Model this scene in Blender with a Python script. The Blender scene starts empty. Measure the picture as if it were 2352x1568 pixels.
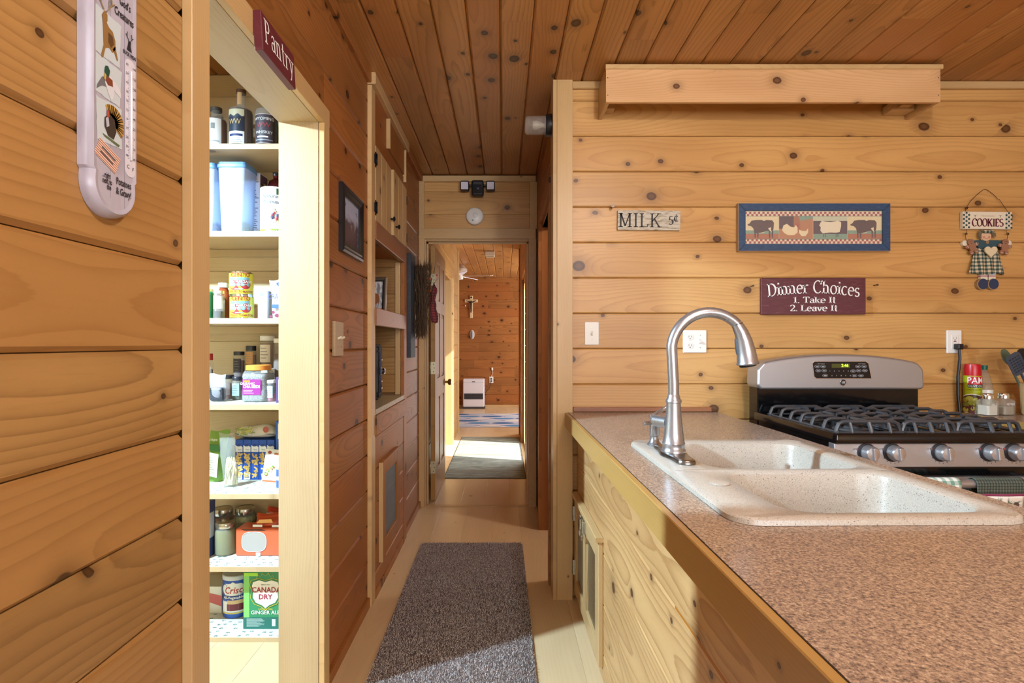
import bpy, bmesh, math, random
from mathutils import Matrix, Vector, Euler
R = math.radians
PI = math.pi
random.seed(7)
scene = bpy.context.scene
COL = scene.collection

# ------------------------------------------------------------------ camera
FPX, U0, V0, EYE = 1250.0, 1157.0, 787.0, 1.26
cam = bpy.data.cameras.new('camera')
cam.sensor_width = 36.0
cam.lens = 36.0 * FPX / 2352.0
cam.shift_x = (1176.0 - U0) / 2352.0
cam.shift_y = (V0 - 784.0) / 2352.0
cam.clip_start = 0.02
cam_ob = bpy.data.objects.new('camera', cam)
COL.objects.link(cam_ob)
cam_ob.location = (0, 0, EYE)
cam_ob.rotation_euler = (PI / 2, 0, 0)
scene.camera = cam_ob

# ------------------------------------------------------------------ view, world, lights
vs = scene.view_settings
vs.view_transform = 'Standard'
vs.look = 'None'
vs.gamma = 1.0
vs.use_curve_mapping = False
vs.exposure = 0.0
world = bpy.data.worlds.new('sky')
scene.world = world
world.use_nodes = True
_bg = world.node_tree.nodes['Background']
_bg.inputs[0].default_value = (0.86, 0.93, 1.0, 1)
_bg.inputs[1].default_value = 2.5


def area_light(name, loc, rot, sx, sy, power, col):
    l = bpy.data.lights.new(name, 'AREA')
    l.shape = 'RECTANGLE'
    l.size = sx
    l.size_y = sy
    l.energy = power
    l.color = col
    o = bpy.data.objects.new(name, l)
    COL.objects.link(o)
    o.location = loc
    o.rotation_euler = rot
    return o


def point_light(name, loc, power, col, rad=0.05):
    l = bpy.data.lights.new(name, 'POINT')
    l.energy = power
    l.color = col
    l.shadow_soft_size = rad
    o = bpy.data.objects.new(name, l)
    COL.objects.link(o)
    o.location = loc
    return o


sun = bpy.data.lights.new('sun', 'SUN')
sun.energy = 22.0
sun.angle = R(1.0)
sun.color = (1.0, 0.97, 0.93)
sun_ob = bpy.data.objects.new('sun', sun)
COL.objects.link(sun_ob)
sun_ob.rotation_euler = Vector((-1.0, 0.30, -0.85)).to_track_quat('-Z', 'Y').to_euler()

# daylight at the hall's glazed door; the rear and far-room lamps are added fill
area_light('rear_fill', (0.55, -3.1, 1.5), (R(104), 0, 0), 1.9, 1.3, 66, (0.88, 0.94, 1.0))  # added fill behind the camera, tilted up to brighten the ceiling
area_light('rear_fill_right', (2.0, -3.1, 1.5), (R(104), 0, 0), 1.2, 1.3, 42, (0.88, 0.94, 1.0))  # second added fill lamp with the same upward tilt
area_light('daylight_hall_door', (0.36, 6.25, 1.05), (0, R(-90), R(180)), 1.9, 0.85, 40, (0.85, 0.93, 1.0))
area_light('far_room_fill', (2.1, 9.2, 1.45), (0, R(-90), R(180)), 1.2, 1.3, 110, (0.95, 0.97, 1.0))  # lamp added inside the room to brighten it; no window there
# ------------------------------------------------------------------ helpers: meshes and objects
def lin(c):
    c = c / 255.0
    return c / 12.92 if c <= 0.04045 else ((c + 0.055) / 1.055) ** 2.4


def hx(s):
    s = s.lstrip('#')
    return (lin(int(s[0:2], 16)), lin(int(s[2:4], 16)), lin(int(s[4:6], 16)), 1.0)


class MB:
    def __init__(self, M=None):
        self.v = []
        self.f = []
        self.mi = []
        self.sm = []
        self.M = M

    def add(self, vs, fs, mi=0, smooth=False):
        b = len(self.v)
        if self.M is not None:
            vs = [tuple(self.M @ Vector(p)) for p in vs]
        self.v.extend(vs)
        for f in fs:
            self.f.append([i + b for i in f])
            self.mi.append(mi)
            self.sm.append(smooth)
        return self

    def box(self, x0, x1, y0, y1, z0, z1, mi=0):
        vs = [(x0, y0, z0), (x1, y0, z0), (x1, y1, z0), (x0, y1, z0),
              (x0, y0, z1), (x1, y0, z1), (x1, y1, z1), (x0, y1, z1)]
        fs = [(0, 3, 2, 1), (4, 5, 6, 7), (0, 1, 5, 4), (1, 2, 6, 5), (2, 3, 7, 6), (3, 0, 4, 7)]
        return self.add(vs, fs, mi)

    def prism(self, poly, z0, z1, mi=0, smooth=False):
        a = sum(poly[i][0] * poly[(i + 1) % len(poly)][1] - poly[(i + 1) % len(poly)][0] * poly[i][1] for i in range(len(poly)))
        if a < 0:
            poly = poly[::-1]
        n = len(poly)
        vs = [(p[0], p[1], z0) for p in poly] + [(p[0], p[1], z1) for p in poly]
        fs = [tuple(range(n - 1, -1, -1)), tuple(range(n, 2 * n))]
        self.add(vs, fs, mi, False)
        self.f_side(vs, n, mi, smooth)
        return self

    def f_side(self, vs, n, mi, smooth):
        self.add(vs, [(i, (i + 1) % n, n + (i + 1) % n, n + i) for i in range(n)], mi, smooth)

    def lathe(self, prof, n=20, o=(0, 0, 0), mi=0, smooth=True, cap=True, a0=0.0, a1=2 * PI):
        full = abs(a1 - a0 - 2 * PI) < 1e-6
        m = n if full else n + 1
        vs = []
        for (r, z) in prof:
            for i in range(m):
                a = a0 + (a1 - a0) * i / n
                vs.append((o[0] + r * math.cos(a), o[1] + r * math.sin(a), o[2] + z))
        fs = []
        for k in range(len(prof) - 1):
            for i in range(n):
                j = (i + 1) % m
                fs.append((k * m + i, k * m + j, (k + 1) * m + j, (k + 1) * m + i))
        self.add(vs, fs, mi, smooth)
        if cap and full:
            self.add(vs[:m], [tuple(range(m - 1, -1, -1))], mi)
            self.add(vs[-m:], [tuple(range(m))], mi)
        return self

    def cyl(self, a, b, r, n=16, mi=0, r2=None, smooth=True):
        return self.tube([a, b], [r, r if r2 is None else r2], n, mi, smooth)

    def tube(self, pts, r, n=10, mi=0, smooth=True, cap=True, flat=None):
        pts = [Vector(p) for p in pts]
        if not isinstance(r, (list, tuple)):
            r = [r] * len(pts)
        vs = []
        t0 = (pts[1] - pts[0]).normalized()
        up = Vector((0, 0, 1)) if abs(t0.z) < 0.9 else Vector((1, 0, 0))
        x = t0.cross(up).normalized()
        for k, p in enumerate(pts):
            if k == 0:
                t = pts[1] - pts[0]
            elif k == len(pts) - 1:
                t = pts[-1] - pts[-2]
            else:
                t = pts[k + 1] - pts[k - 1]
            t.normalize()
            x = (x - t * x.dot(t)).normalized()
            y = t.cross(x)
            for i in range(n):
                a = 2 * PI * i / n
                ca, sa = math.cos(a), math.sin(a)
                if flat:
                    vs.append(tuple(p + x * (ca * r[k] * flat[0]) + y * (sa * r[k] * flat[1])))
                else:
                    vs.append(tuple(p + x * (ca * r[k]) + y * (sa * r[k])))
        fs = []
        for k in range(len(pts) - 1):
            for i in range(n):
                j = (i + 1) % n
                fs.append((k * n + i, k * n + j, (k + 1) * n + j, (k + 1) * n + i))
        self.add(vs, fs, mi, smooth)
        if cap:
            self.add(vs[:n], [tuple(range(n - 1, -1, -1))], mi)
            self.add(vs[-n:], [tuple(range(n))], mi)
        return self

    def sphere(self, c, r, n=12, mi=0, sc=(1, 1, 1)):
        vs = []
        m = n // 2 + 1
        for k in range(m):
            t = PI * k / (m - 1)
            for i in range(n):
                a = 2 * PI * i / n
                vs.append((c[0] + sc[0] * r * math.sin(t) * math.cos(a), c[1] + sc[1] * r * math.sin(t) * math.sin(a), c[2] + sc[2] * r * math.cos(t)))
        fs = []
        for k in range(m - 1):
            for i in range(n):
                j = (i + 1) % n
                fs.append((k * n + i, (k + 1) * n + i, (k + 1) * n + j, k * n + j))
        return self.add(vs, fs, mi, True)

    def grid(self, fn, nu, nv, mi=0, smooth=True):
        vs = [fn(i / nu, j / nv) for j in range(nv + 1) for i in range(nu + 1)]
        w = nu + 1
        fs = [(j * w + i, j * w + i + 1, (j + 1) * w + i + 1, (j + 1) * w + i) for j in range(nv) for i in range(nu)]
        return self.add(vs, fs, mi, smooth)

    def loops(self, lps, mi=0, smooth=True, cap0=False, cap1=True):
        n = len(lps[0])
        vs = [p for l in lps for p in l]
        fs = []
        for k in range(len(lps) - 1):
            for i in range(n):
                j = (i + 1) % n
                fs.append((k * n + i, k * n + j, (k + 1) * n + j, (k + 1) * n + i))
        self.add(vs, fs, mi, smooth)
        if cap0:
            self.add(lps[0], [tuple(range(n - 1, -1, -1))], mi)
        if cap1:
            self.add(lps[-1], [tuple(range(n))], mi)
        return self

    def mesh(self, name, bevel=0.0, seg=2, weld=True, fixn=True):
        me = bpy.data.meshes.new(name)
        me.from_pydata(self.v, [], self.f)
        me.polygons.foreach_set('material_index', self.mi)
        me.polygons.foreach_set('use_smooth', self.sm)
        bm = bmesh.new()
        bm.from_mesh(me)
        if weld:
            bmesh.ops.remove_doubles(bm, verts=bm.verts, dist=1e-6)
        if fixn:
            bmesh.ops.recalc_face_normals(bm, faces=bm.faces)
        if bevel:
            es = [e for e in bm.edges if len(e.link_faces) == 2 and e.calc_face_angle(0) > R(30)]
            bmesh.ops.bevel(bm, geom=es, offset=bevel, segments=seg, profile=0.5, affect='EDGES', clamp_overlap=True)
        # sharp edges stay sharp under smooth shading
        for e in bm.edges:
            if len(e.link_faces) == 2 and e.calc_face_angle(0) > R(38):
                e.smooth = False
        bm.to_mesh(me)
        bm.free()
        me.update()
        return me


def link(name, data, parent=None, loc=(0, 0, 0), rot=(0, 0, 0)):
    o = bpy.data.objects.new(name, data)
    COL.objects.link(o)
    if parent is not None:
        o.parent = parent
    o.location = loc
    o.rotation_euler = rot
    return o


def obj(name, mb, mat, parent=None, loc=(0, 0, 0), rot=(0, 0, 0), bevel=0.0, seg=2, **kw):
    me = mb.mesh(name, bevel, seg, **kw)
    for m in (mat if isinstance(mat, (list, tuple)) else [mat]):
        me.materials.append(m)
    return link(name, me, parent, loc, rot)


def tag(o, label, cat, group=None):
    o['label'] = label
    o['category'] = cat
    if group:
        o['group'] = group
    return o


def thing(name, label, cat, loc=(0, 0, 0), rot=(0, 0, 0), group=None):
    o = link(name, None, None, loc, rot)
    o.empty_display_size = 0.05
    return tag(o, label, cat, group)


def struct(o):
    o['kind'] = 'structure'
    return o


def px(u, v, d):
    return Vector(((u - U0) * d / FPX, d, EYE - (v - V0) * d / FPX))


def lw(u, v, X):
    """pixel on a plane of constant X -> (Y, z)"""
    d = X * FPX / (u - U0)
    return d, EYE - (v - V0) * d / FPX


FRONT = (PI / 2, 0, 0)            # local x right, y up, z towards the camera
LEFTW = (PI / 2, 0, PI / 2)       # local x along +Y, y up, z towards +X
_bm_cache = {}


def board(name, mat, parent, c, L, W, T, xd, yd, ch=0.0015, full=False):
    """a board: local X = length, Y = width, Z = thickness (front face at +T/2)"""
    key = (round(L, 4), round(W, 4), round(T, 4), ch, mat.name)
    me = _bm_cache.get(key)
    if me is None:
        w, t, h = W / 2, T / 2, L / 2
        sec = [(-w, -t), (w, -t), (w, t - ch), (w - ch, t), (-w + ch, t), (-w, t - ch)]
        mb = MB()
        mb.M = None
        vs = [(-h, a, b) for a, b in sec] + [(h, a, b) for a, b in sec]
        n = len(sec)
        mb.add(vs, [tuple(range(n - 1, -1, -1)), tuple(range(n, 2 * n))] + [(i, (i + 1) % n, n + (i + 1) % n, n + i) for i in range(n)])
        me = mb.mesh('board')
        me.materials.append(mat)
        _bm_cache[key] = me
    x = Vector(xd).normalized()
    y = Vector(yd).normalized()
    z = x.cross(y)
    o = link(name, me, parent)
    m = Matrix((x, y, z)).transposed().to_4x4()
    m.translation = Vector(c)
    o.matrix_local = m
    return o


def planks(parent, mat, o, ud, vd, u0, u1, joints, holes=(), T=0.016, ch=0.005, name='plank', butts=0.0, rnd=None, gap=0.0006):
    """rows of planks on a plane through o; the front faces lie on that plane, ud x vd points out"""
    o, ud, vd = Vector(o), Vector(ud), Vector(vd)
    nd = ud.cross(vd)
    rnd = rnd or random.Random(3)
    for k in range(len(joints) - 1):
        v0, v1 = joints[k], joints[k + 1]
        segs = [(u0, u1, v0, v1)]
        for (a, b, c, d) in holes:
            new = []
            for (s, e, p, q) in segs:
                if b <= s + 1e-5 or a >= e - 1e-5 or d <= p + 1e-5 or c >= q - 1e-5:
                    new.append((s, e, p, q))
                    continue
                if a > s:
                    new.append((s, a, p, q))
                if b < e:
                    new.append((b, e, p, q))
                if c > p:
                    new.append((max(s, a), min(e, b), p, c))
                if d < q:
                    new.append((max(s, a), min(e, b), d, q))
            segs = new
        for (s, e, p, q) in segs:
            if q - p < 0.012 or e - s < 0.01:
                continue
            cuts = [s]
            if butts and e - s > 0.8:
                x = s + rnd.uniform(0.15, 1.0) * butts
                while x < e - 0.15:
                    cuts.append(x)
                    x += butts * rnd.uniform(0.7, 1.2)
            cuts.append(e)
            for a, b in zip(cuts[:-1], cuts[1:]):
                c = o + ud * ((a + b) / 2) + vd * ((p + q) / 2) - nd * (T / 2)
                board(name, mat, parent, c, b - a - gap, q - p - gap, T, ud, vd, ch)


# ---- lettering
def text_mesh(s, size, align='CENTER', sx=1.0, shear=0.0, ext=0.0004, bold=0.0, res=2, space=1.0):
    cu = bpy.data.curves.new('lettering', 'FONT')
    cu.body = s
    cu.size = size
    cu.align_x = align
    cu.align_y = 'CENTER'
    cu.shear = shear
    cu.extrude = 0
    cu.offset = bold
    cu.resolution_u = res
    cu.space_character = space
    t = bpy.data.objects.new('lettering_source', cu)
    me = bpy.data.meshes.new_from_object(t)
    bpy.data.objects.remove(t)
    bpy.data.curves.remove(cu)
    for v in me.vertices:
        v.co.x *= sx
        v.co.z = ext
    return me


def text(s, size, mat, parent, loc, rot=FRONT, name='lettering', **kw):
    me = text_mesh(s, size, **kw)
    me.materials.clear()
    me.materials.append(mat)
    return link(name, me, parent, loc, rot)


def text_cyl(s, size, mat, parent, r, ang, z, name='lettering', **kw):
    """lettering wrapped round an upright cylinder; ang=0 faces -Y"""
    me = text_mesh(s, size, **kw)
    for v in me.vertices:
        a = ang + v.co.x / r
        x, y = v.co.x, v.co.y
        v.co = (r * math.sin(a), -r * math.cos(a), z + y)
    me.materials.clear()
    me.materials.append(mat)
    return link(name, me, parent)


def arc(cx, cy, rx, ry, a0, a1, n=12):
    return [(cx + rx * math.cos(R(a0 + (a1 - a0) * i / n)), cy + ry * math.sin(R(a0 + (a1 - a0) * i / n))) for i in range(n + 1)]


def _arch(x):
    return arc(x + 0.19, 0.43, 0.19, 0.23, 180, 20, 9) + [(x + 0.38, 0.40), (x + 0.38, 0.0)]


SER = {
    'D': (0.86, [[(.17, 0), (.17, 1)], [(.17, .97)] + arc(.36, .5, .40, .48, 85, -85) + [(.17, .03)]], [(.17, 0), (.17, 1)]),
    'C': (0.84, [arc(.45, .5, .37, .49, 42, 318, 16), [(.73, .70), (.73, .95)]], []),
    'P': (0.74, [[(.17, 0), (.17, 1)], [(.17, .97)] + arc(.36, .74, .25, .23, 85, -85) + [(.17, .51)]], [(.17, 0), (.17, 1)]),
    'M': (1.04, [[(.17, 0), (.17, 1)], [(.17, 1), (.52, .08)], [(.52, .08), (.87, 1)], [(.87, 1), (.87, 0)]], [(.17, 0), (.87, 0), (.17, 1), (.87, 1)]),
    'I': (0.42, [[(.21, 0), (.21, 1)]], [(.21, 0), (.21, 1)]),
    'L': (0.72, [[(.17, 0), (.17, 1)], [(.17, .03), (.62, .03), (.64, .22)]], [(.17, 0), (.17, 1)]),
    'K': (0.86, [[(.17, 0), (.17, 1)], [(.17, .42), (.70, 1)], [(.34, .6), (.74, 0)]], [(.17, 0), (.17, 1), (.70, 1), (.74, 0)]),
    'O': (0.86, [arc(.43, .5, .36, .49, 0, 360, 24)], []),
    'E': (0.72, [[(.17, 0), (.17, 1)], [(.17, .97), (.60, .97), (.62, .8)], [(.17, .5), (.50, .5)], [(.17, .03), (.60, .03), (.64, .22)]], [(.17, 0), (.17, 1)]),
    'S': (0.68, [arc(.33, .74, .24, .23, 35, 270, 12) + arc(.33, .26, .26, .25, 90, -145, 12)], []),
    'T': (0.80, [[(.40, 0), (.40, 1)], [(.06, .78), (.08, .97), (.72, .97), (.74, .78)]], [(.40, 0)]),
    'a': (0.60, [arc(.28, .46, .18, .2, 160, 0, 8) + [(.46, .4), (.46, .1), (.56, .02)], arc(.27, .20, .19, .18, 50, 330, 12)], []),
    'n': (0.70, [[(.13, 0), (.13, .66)], _arch(.13)], [(.13, 0), (.51, 0), (.08, .65)]),
    'h': (0.70, [[(.13, 0), (.13, 1)], _arch(.13)], [(.13, 0), (.51, 0), (.08, 1)]),
    't': (0.44, [[(.20, .92), (.20, .14)] + arc(.33, .14, .13, .13, 180, 290, 6), [(.04, .64), (.38, .64)]], []),
    'r': (0.52, [[(.15, 0), (.15, .66)], arc(.36, .42, .2, .23, 175, 55, 6)], [(.15, 0), (.10, .65)]),
    'y': (0.62, [[(.08, .66), (.33, .03)], [(.54, .66), (.33, .03), (.22, -.25), (.08, -.28)]], [(.08, .66), (.54, .66)]),
    'i': (0.34, [[(.17, 0), (.17, .66)], [(.17, .86), (.17, .98)]], [(.17, 0), (.12, .65)]),
    'e': (0.60, [[(.07, .37), (.54, .37)], arc(.31, .34, .24, .33, 5, 310, 16)], []),
    'o': (0.66, [arc(.33, .33, .26, .34, 0, 360, 20)], []),
    'c': (0.58, [arc(.32, .33, .25, .34, 50, 315, 14)], []),
    's': (0.52, [arc(.25, .49, .17, .17, 35, 270, 9) + arc(.25, .17, .19, .17, 90, -145, 9)], []),
    'k': (0.68, [[(.13, 0), (.13, 1)], [(.13, .28), (.52, .66)], [(.27, .4), (.56, 0)]], [(.13, 0), (.08, 1), (.52, .66), (.58, 0)]),
    'v': (0.62, [[(.06, .66), (.31, .0)], [(.31, 0), (.56, .66)]], [(.08, .66), (.54, .66)]),
    '1': (0.50, [[(.06, .80), (.26, .97), (.26, 0)]], [(.26, 0)]),
    '2': (0.64, [arc(.31, .72, .23, .25, 170, -20, 10) + [(.46, .5), (.08, .06)], [(.08, .04), (.56, .04), (.58, .2)]], []),
    '5': (0.60, [[(.50, .96), (.16, .96), (.13, .56)] + arc(.27, .32, .23, .29, 120, -140, 12)], []),
    '.': (0.28, [[(.14, .0), (.14, .11)]], []),
    ' ': (0.36, [], []),
}


def serif_mesh(s, size, thick=0.15, thin=0.055, sx=1.0, track=0.0, curve=0.0, slab=0.17, z=0.0004):
    """stroke-built serif lettering, centred; curve > 0 arches the line"""
    V, F = [], []
    adv = sum(SER[c][0] + track for c in s) - track
    x0 = -adv / 2

    def place(p):
        x, y = p[0] * sx * size, (p[1] - 0.5) * size
        if curve:
            tot = adv * sx * size
            t = x / tot
            y += -curve * (2 * t) ** 2 * size
            x -= (p[1] - 0.5) * size * (-curve * 8 * t * size / tot) * 0.6
        V.append((x, y, z))

    def ribbon(pts):
        n = len(pts)
        b = len(V)
        for k, p in enumerate(pts):
            q = pts[min(k + 1, n - 1)]
            r = pts[max(k - 1, 0)]
            dx, dy = q[0] - r[0], q[1] - r[1]
            l = math.hypot(dx, dy) or 1
            dx, dy = dx / l, dy / l
            w = (thin + (thick - thin) * abs(dy) ** 1.3) / 2
            if dx * dy > 0.15:
                w *= 0.72
            place((p[0] - dy * w, p[1] + dx * w))
            place((p[0] + dy * w, p[1] - dx * w))
        for k in range(n - 1):
            F.append((b + 2 * k, b + 2 * k + 1, b + 2 * k + 3, b + 2 * k + 2))
    for c in s:
        a, st, se = SER[c]
        for pl in st:
            ribbon([(x0 + p[0], p[1]) for p in pl])
        for (sx_, sy_) in se:
            sg = 1 if sy_ < 0.3 else -1
            b = len(V)
            for p in ((-slab, 0), (slab, 0), (slab, sg * thin), (-slab, sg * thin)):
                place((x0 + sx_ + p[0], sy_ + p[1]))
            F.append((b, b + 1, b + 2, b + 3))
        x0 += a + track
    me = bpy.data.meshes.new('lettering')
    me.from_pydata(V, [], F)
    bm = bmesh.new()
    bm.from_mesh(me)
    for f in bm.faces:
        if f.normal.z < 0:
            f.normal_flip()
    bm.to_mesh(me)
    bm.free()
    return me


def serif(s, size, mat, parent, loc, rot=FRONT, name='lettering', **kw):
    me = serif_mesh(s, size, **kw)
    me.materials.append(mat)
    return link(name, me, parent, loc, rot)


def plate(mb, x0, x1, y0, y1, z, mi=0):
    mb.add([(x0, y0, z), (x1, y0, z), (x1, y1, z), (x0, y1, z)], [(0, 1, 2, 3)], mi)


def flat_poly(mb, pts, z, mi=0):
    a = sum(pts[i][0] * pts[(i + 1) % len(pts)][1] - pts[(i + 1) % len(pts)][0] * pts[i][1] for i in range(len(pts)))
    if a < 0:
        pts = pts[::-1]
    mb.add([(p[0], p[1], z) for p in pts], [tuple(range(len(pts)))], mi)


def rrect(x0, x1, y0, y1, r, n=5):
    """rounded rectangle, counter-clockwise; r may be one radius or four (x1y1, x0y1, x0y0, x1y0)"""
    rr = r if isinstance(r, (list, tuple)) else [r] * 4
    out = []
    for (cx, cy, a0, q) in ((x1, y1, 0, rr[0]), (x0, y1, 90, rr[1]), (x0, y0, 180, rr[2]), (x1, y0, 270, rr[3])):
        sx = -1 if a0 in (0, 270) else 1
        sy = -1 if a0 in (0, 90) else 1
        for i in range(n + 1):
            a = R(a0 + 90 * i / n)
            out.append((cx + sx * q + q * math.cos(a), cy + sy * q + q * math.sin(a)))
    return out
# ------------------------------------------------------------------ materials
class NT:
    def __init__(self, name):
        self.m = bpy.data.materials.new(name)
        self.m.use_nodes = True
        self.t = self.m.node_tree
        self.b = self.t.nodes['Principled BSDF']

    def n(self, typ, ins=None, out=0, **props):
        nd = self.t.nodes.new(typ)
        for k, v in props.items():
            setattr(nd, k, v)
        for k, v in (ins or {}).items():
            self.put(nd.inputs[k], v)
        return nd.outputs[out]

    def put(self, sock, v):
        if hasattr(v, 'is_output') or isinstance(v, bpy.types.NodeSocket):
            self.t.links.new(v, sock)
        else:
            sock.default_value = v

    def ma(self, op, a, b=0.0, c=0.0, clamp=False):
        nd = self.t.nodes.new('ShaderNodeMath')
        nd.operation = op
        nd.use_clamp = clamp
        for i, v in enumerate((a, b, c)):
            self.put(nd.inputs[i], v)
        return nd.outputs[0]

    def mix(self, f, a, b, mode='MIX'):
        nd = self.t.nodes.new('ShaderNodeMix')
        nd.data_type = 'RGBA'
        nd.blend_type = mode
        self.put(nd.inputs['Factor'], f)
        self.put(nd.inputs['A'], a)
        self.put(nd.inputs['B'], b)
        return nd.outputs['Result']

    def sstep(self, v, a, b):
        nd = self.t.nodes.new('ShaderNodeMapRange')
        nd.interpolation_type = 'SMOOTHSTEP'
        self.put(nd.inputs['Value'], v)
        nd.inputs['From Min'].default_value = a
        nd.inputs['From Max'].default_value = b
        return nd.outputs[0]

    def xyz(self, x, y, z=0.0):
        return self.n('ShaderNodeCombineXYZ', {0: x, 1: y, 2: z})

    def noise(self, vec, scale=1.0, detail=2.0, rough=0.5, dim='3D', out=0):
        return self.n('ShaderNodeTexNoise', {'Vector': vec, 'Scale': scale, 'Detail': detail, 'Roughness': rough}, out=out, noise_dimensions=dim)

    def objco(self):
        return self.n('ShaderNodeTexCoord', out=3)

    def sep(self, v):
        nd = self.t.nodes.new('ShaderNodeSeparateXYZ')
        self.put(nd.inputs[0], v)
        return nd.outputs[0], nd.outputs[1], nd.outputs[2]

    def bump(self, h, strength=0.2, dist=0.001):
        self.put(self.b.inputs['Normal'], self.n('ShaderNodeBump', {'Height': h, 'Strength': strength, 'Distance': dist}))

    def base(self, c, rough=None, metal=None):
        self.put(self.b.inputs['Base Color'], c)
        if rough is not None:
            self.put(self.b.inputs['Roughness'], rough)
        if metal is not None:
            self.put(self.b.inputs['Metallic'], metal)
        return self.m


_mats = {}


def M(hexcol, rough=0.5, metal=0.0, name=None, **kw):
    key = (hexcol, rough, metal, tuple(sorted(kw.items())))
    if key in _mats:
        return _mats[key]
    t = NT(name or ('plain_' + hexcol.strip('#')))
    t.base(hx(hexcol), rough, metal)
    for k, v in kw.items():
        t.b.inputs[k.replace('_', ' ')].default_value = v
    _mats[key] = t.m
    return t.m


def pine(name, light, dark, knot='4A2A18', vary=0.25, density=0.33, spacing=0.0085, line=0.5, rough=0.36, red=None, ksize=1.0, fiber=0.12, off=0.0, spec=0.4):
    t = NT(name)
    x, y, z = t.sep(t.objco())
    rnd = t.n('ShaderNodeObjectInfo', out=5)
    r2 = t.ma('FRACT', t.ma('MULTIPLY', rnd, 17.31))
    r3 = t.ma('FRACT', t.ma('MULTIPLY', rnd, 71.77))
    seed = t.ma('ADD', t.ma('MULTIPLY', rnd, 53.0), off)
    xs = t.ma('ADD', x, seed)
    ys = t.ma('ADD', y, t.ma('MULTIPLY', r2, 9.0))
    warp = t.ma('SUBTRACT', t.noise(t.xyz(t.ma('MULTIPLY', xs, 2.2), t.ma('MULTIPLY', ys, 9.0), seed), 1.0, 3.0), 0.5)
    # knots
    kv = t.xyz(t.ma('DIVIDE', t.ma('ADD', xs, t.ma('MULTIPLY', warp, 0.02)), 0.205), t.ma('DIVIDE', t.ma('ADD', ys, t.ma('MULTIPLY', warp, 0.02)), 0.165))
    vn = t.t.nodes.new('ShaderNodeTexVoronoi')
    vn.voronoi_dimensions = '2D'
    t.put(vn.inputs['Vector'], kv)
    vn.inputs['Scale'].default_value = 1.0
    dk = vn.outputs['Distance']
    cr, cg, cb = t.sep(vn.outputs['Color'])
    have = t.ma('LESS_THAN', cr, density)
    size = t.ma('MULTIPLY', t.ma('ADD', 0.045, t.ma('MULTIPLY', t.ma('POWER', cg, 3.0), 0.11)), ksize)
    kd = t.ma('DIVIDE', dk, size)
    kmask = t.ma('MULTIPLY', have, t.sstep(kd, 1.12, 0.86))
    halo = t.ma('MULTIPLY', have, t.ma('EXPONENT', t.ma('MULTIPLY', t.ma('MULTIPLY', kd, kd), -0.16)))
    # growth rings of a slightly leaning log
    yc = t.ma('ADD', t.ma('ADD', y, t.ma('MULTIPLY', t.ma('SUBTRACT', r2, 0.5), 0.26)), t.ma('MULTIPLY', warp, 0.016))
    dep = t.ma('ADD', 0.012, t.ma('MULTIPLY', t.noise(t.xyz(t.ma('MULTIPLY', xs, 0.9), seed, 0.0), 1.0, 1.5), 0.16))
    rad = t.ma('SQRT', t.ma('ADD', t.ma('MULTIPLY', yc, yc), t.ma('MULTIPLY', dep, dep)))
    rad = t.ma('ADD', rad, t.ma('MULTIPLY', halo, t.ma('MULTIPLY', size, 0.15)))
    fine = t.noise(t.xyz(t.ma('MULTIPLY', xs, 14.0), t.ma('MULTIPLY', ys, 130.0), seed), 1.0, 2.0)
    ring = t.ma('FRACT', t.ma('ADD', t.ma('DIVIDE', rad, spacing), t.ma('MULTIPLY', fine, 0.22)))
    late = t.ma('POWER', ring, 3.0)
    lf = t.ma('MULTIPLY', t.ma('MULTIPLY', late, t.sstep(ring, 1.0, 0.93)), line)
    blot = t.noise(t.xyz(t.ma('MULTIPLY', xs, 1.3), t.ma('MULTIPLY', ys, 6.0), seed), 1.0, 2.0)
    c = t.mix(t.sstep(blot, 0.25, 0.8), hx(light), t.mix(0.45, hx(light), hx(dark)))
    c = t.mix(lf, c, hx(dark))
    c = t.mix(t.ma('MULTIPLY', t.sstep(fine, 0.5, 0.8), fiber), c, hx(dark))
    if red:
        c = t.mix(t.ma('MULTIPLY', t.sstep(r3, 0.45, 1.0), 0.7), c, t.mix(0.75, c, hx(red)))
    br = t.ma('ADD', 1.0 - vary, t.ma('MULTIPLY', r3, vary * 1.5))
    c = t.mix(1.0, c, t.n('ShaderNodeCombineColor', {0: br, 1: br, 2: br}), 'MULTIPLY')
    # knots: stained halo, dark rim, brown heart
    c = t.mix(t.ma('MULTIPLY', t.ma('MULTIPLY', halo, 0.38), t.sstep(kd, 4.5, 1.0)), c, hx(knot))
    heart = t.mix(t.sstep(kd, 0.25, 0.85), t.mix(0.72, hx(dark), hx(knot)), hx(knot))
    kr = t.ma('FRACT', t.ma('MULTIPLY', kd, 3.0))
    heart = t.mix(t.ma('MULTIPLY', kr, 0.35), heart, hx('2A160C'))
    c = t.mix(t.ma('MULTIPLY', kmask, 0.92), c, heart)
    t.base(c, rough)
    t.b.inputs['Specular IOR Level'].default_value = spec
    t.bump(t.ma('SUBTRACT', t.ma('MULTIPLY', fine, 0.4), t.ma('MULTIPLY', late, 0.6)), 0.12, 0.0006)
    return t.m


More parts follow.
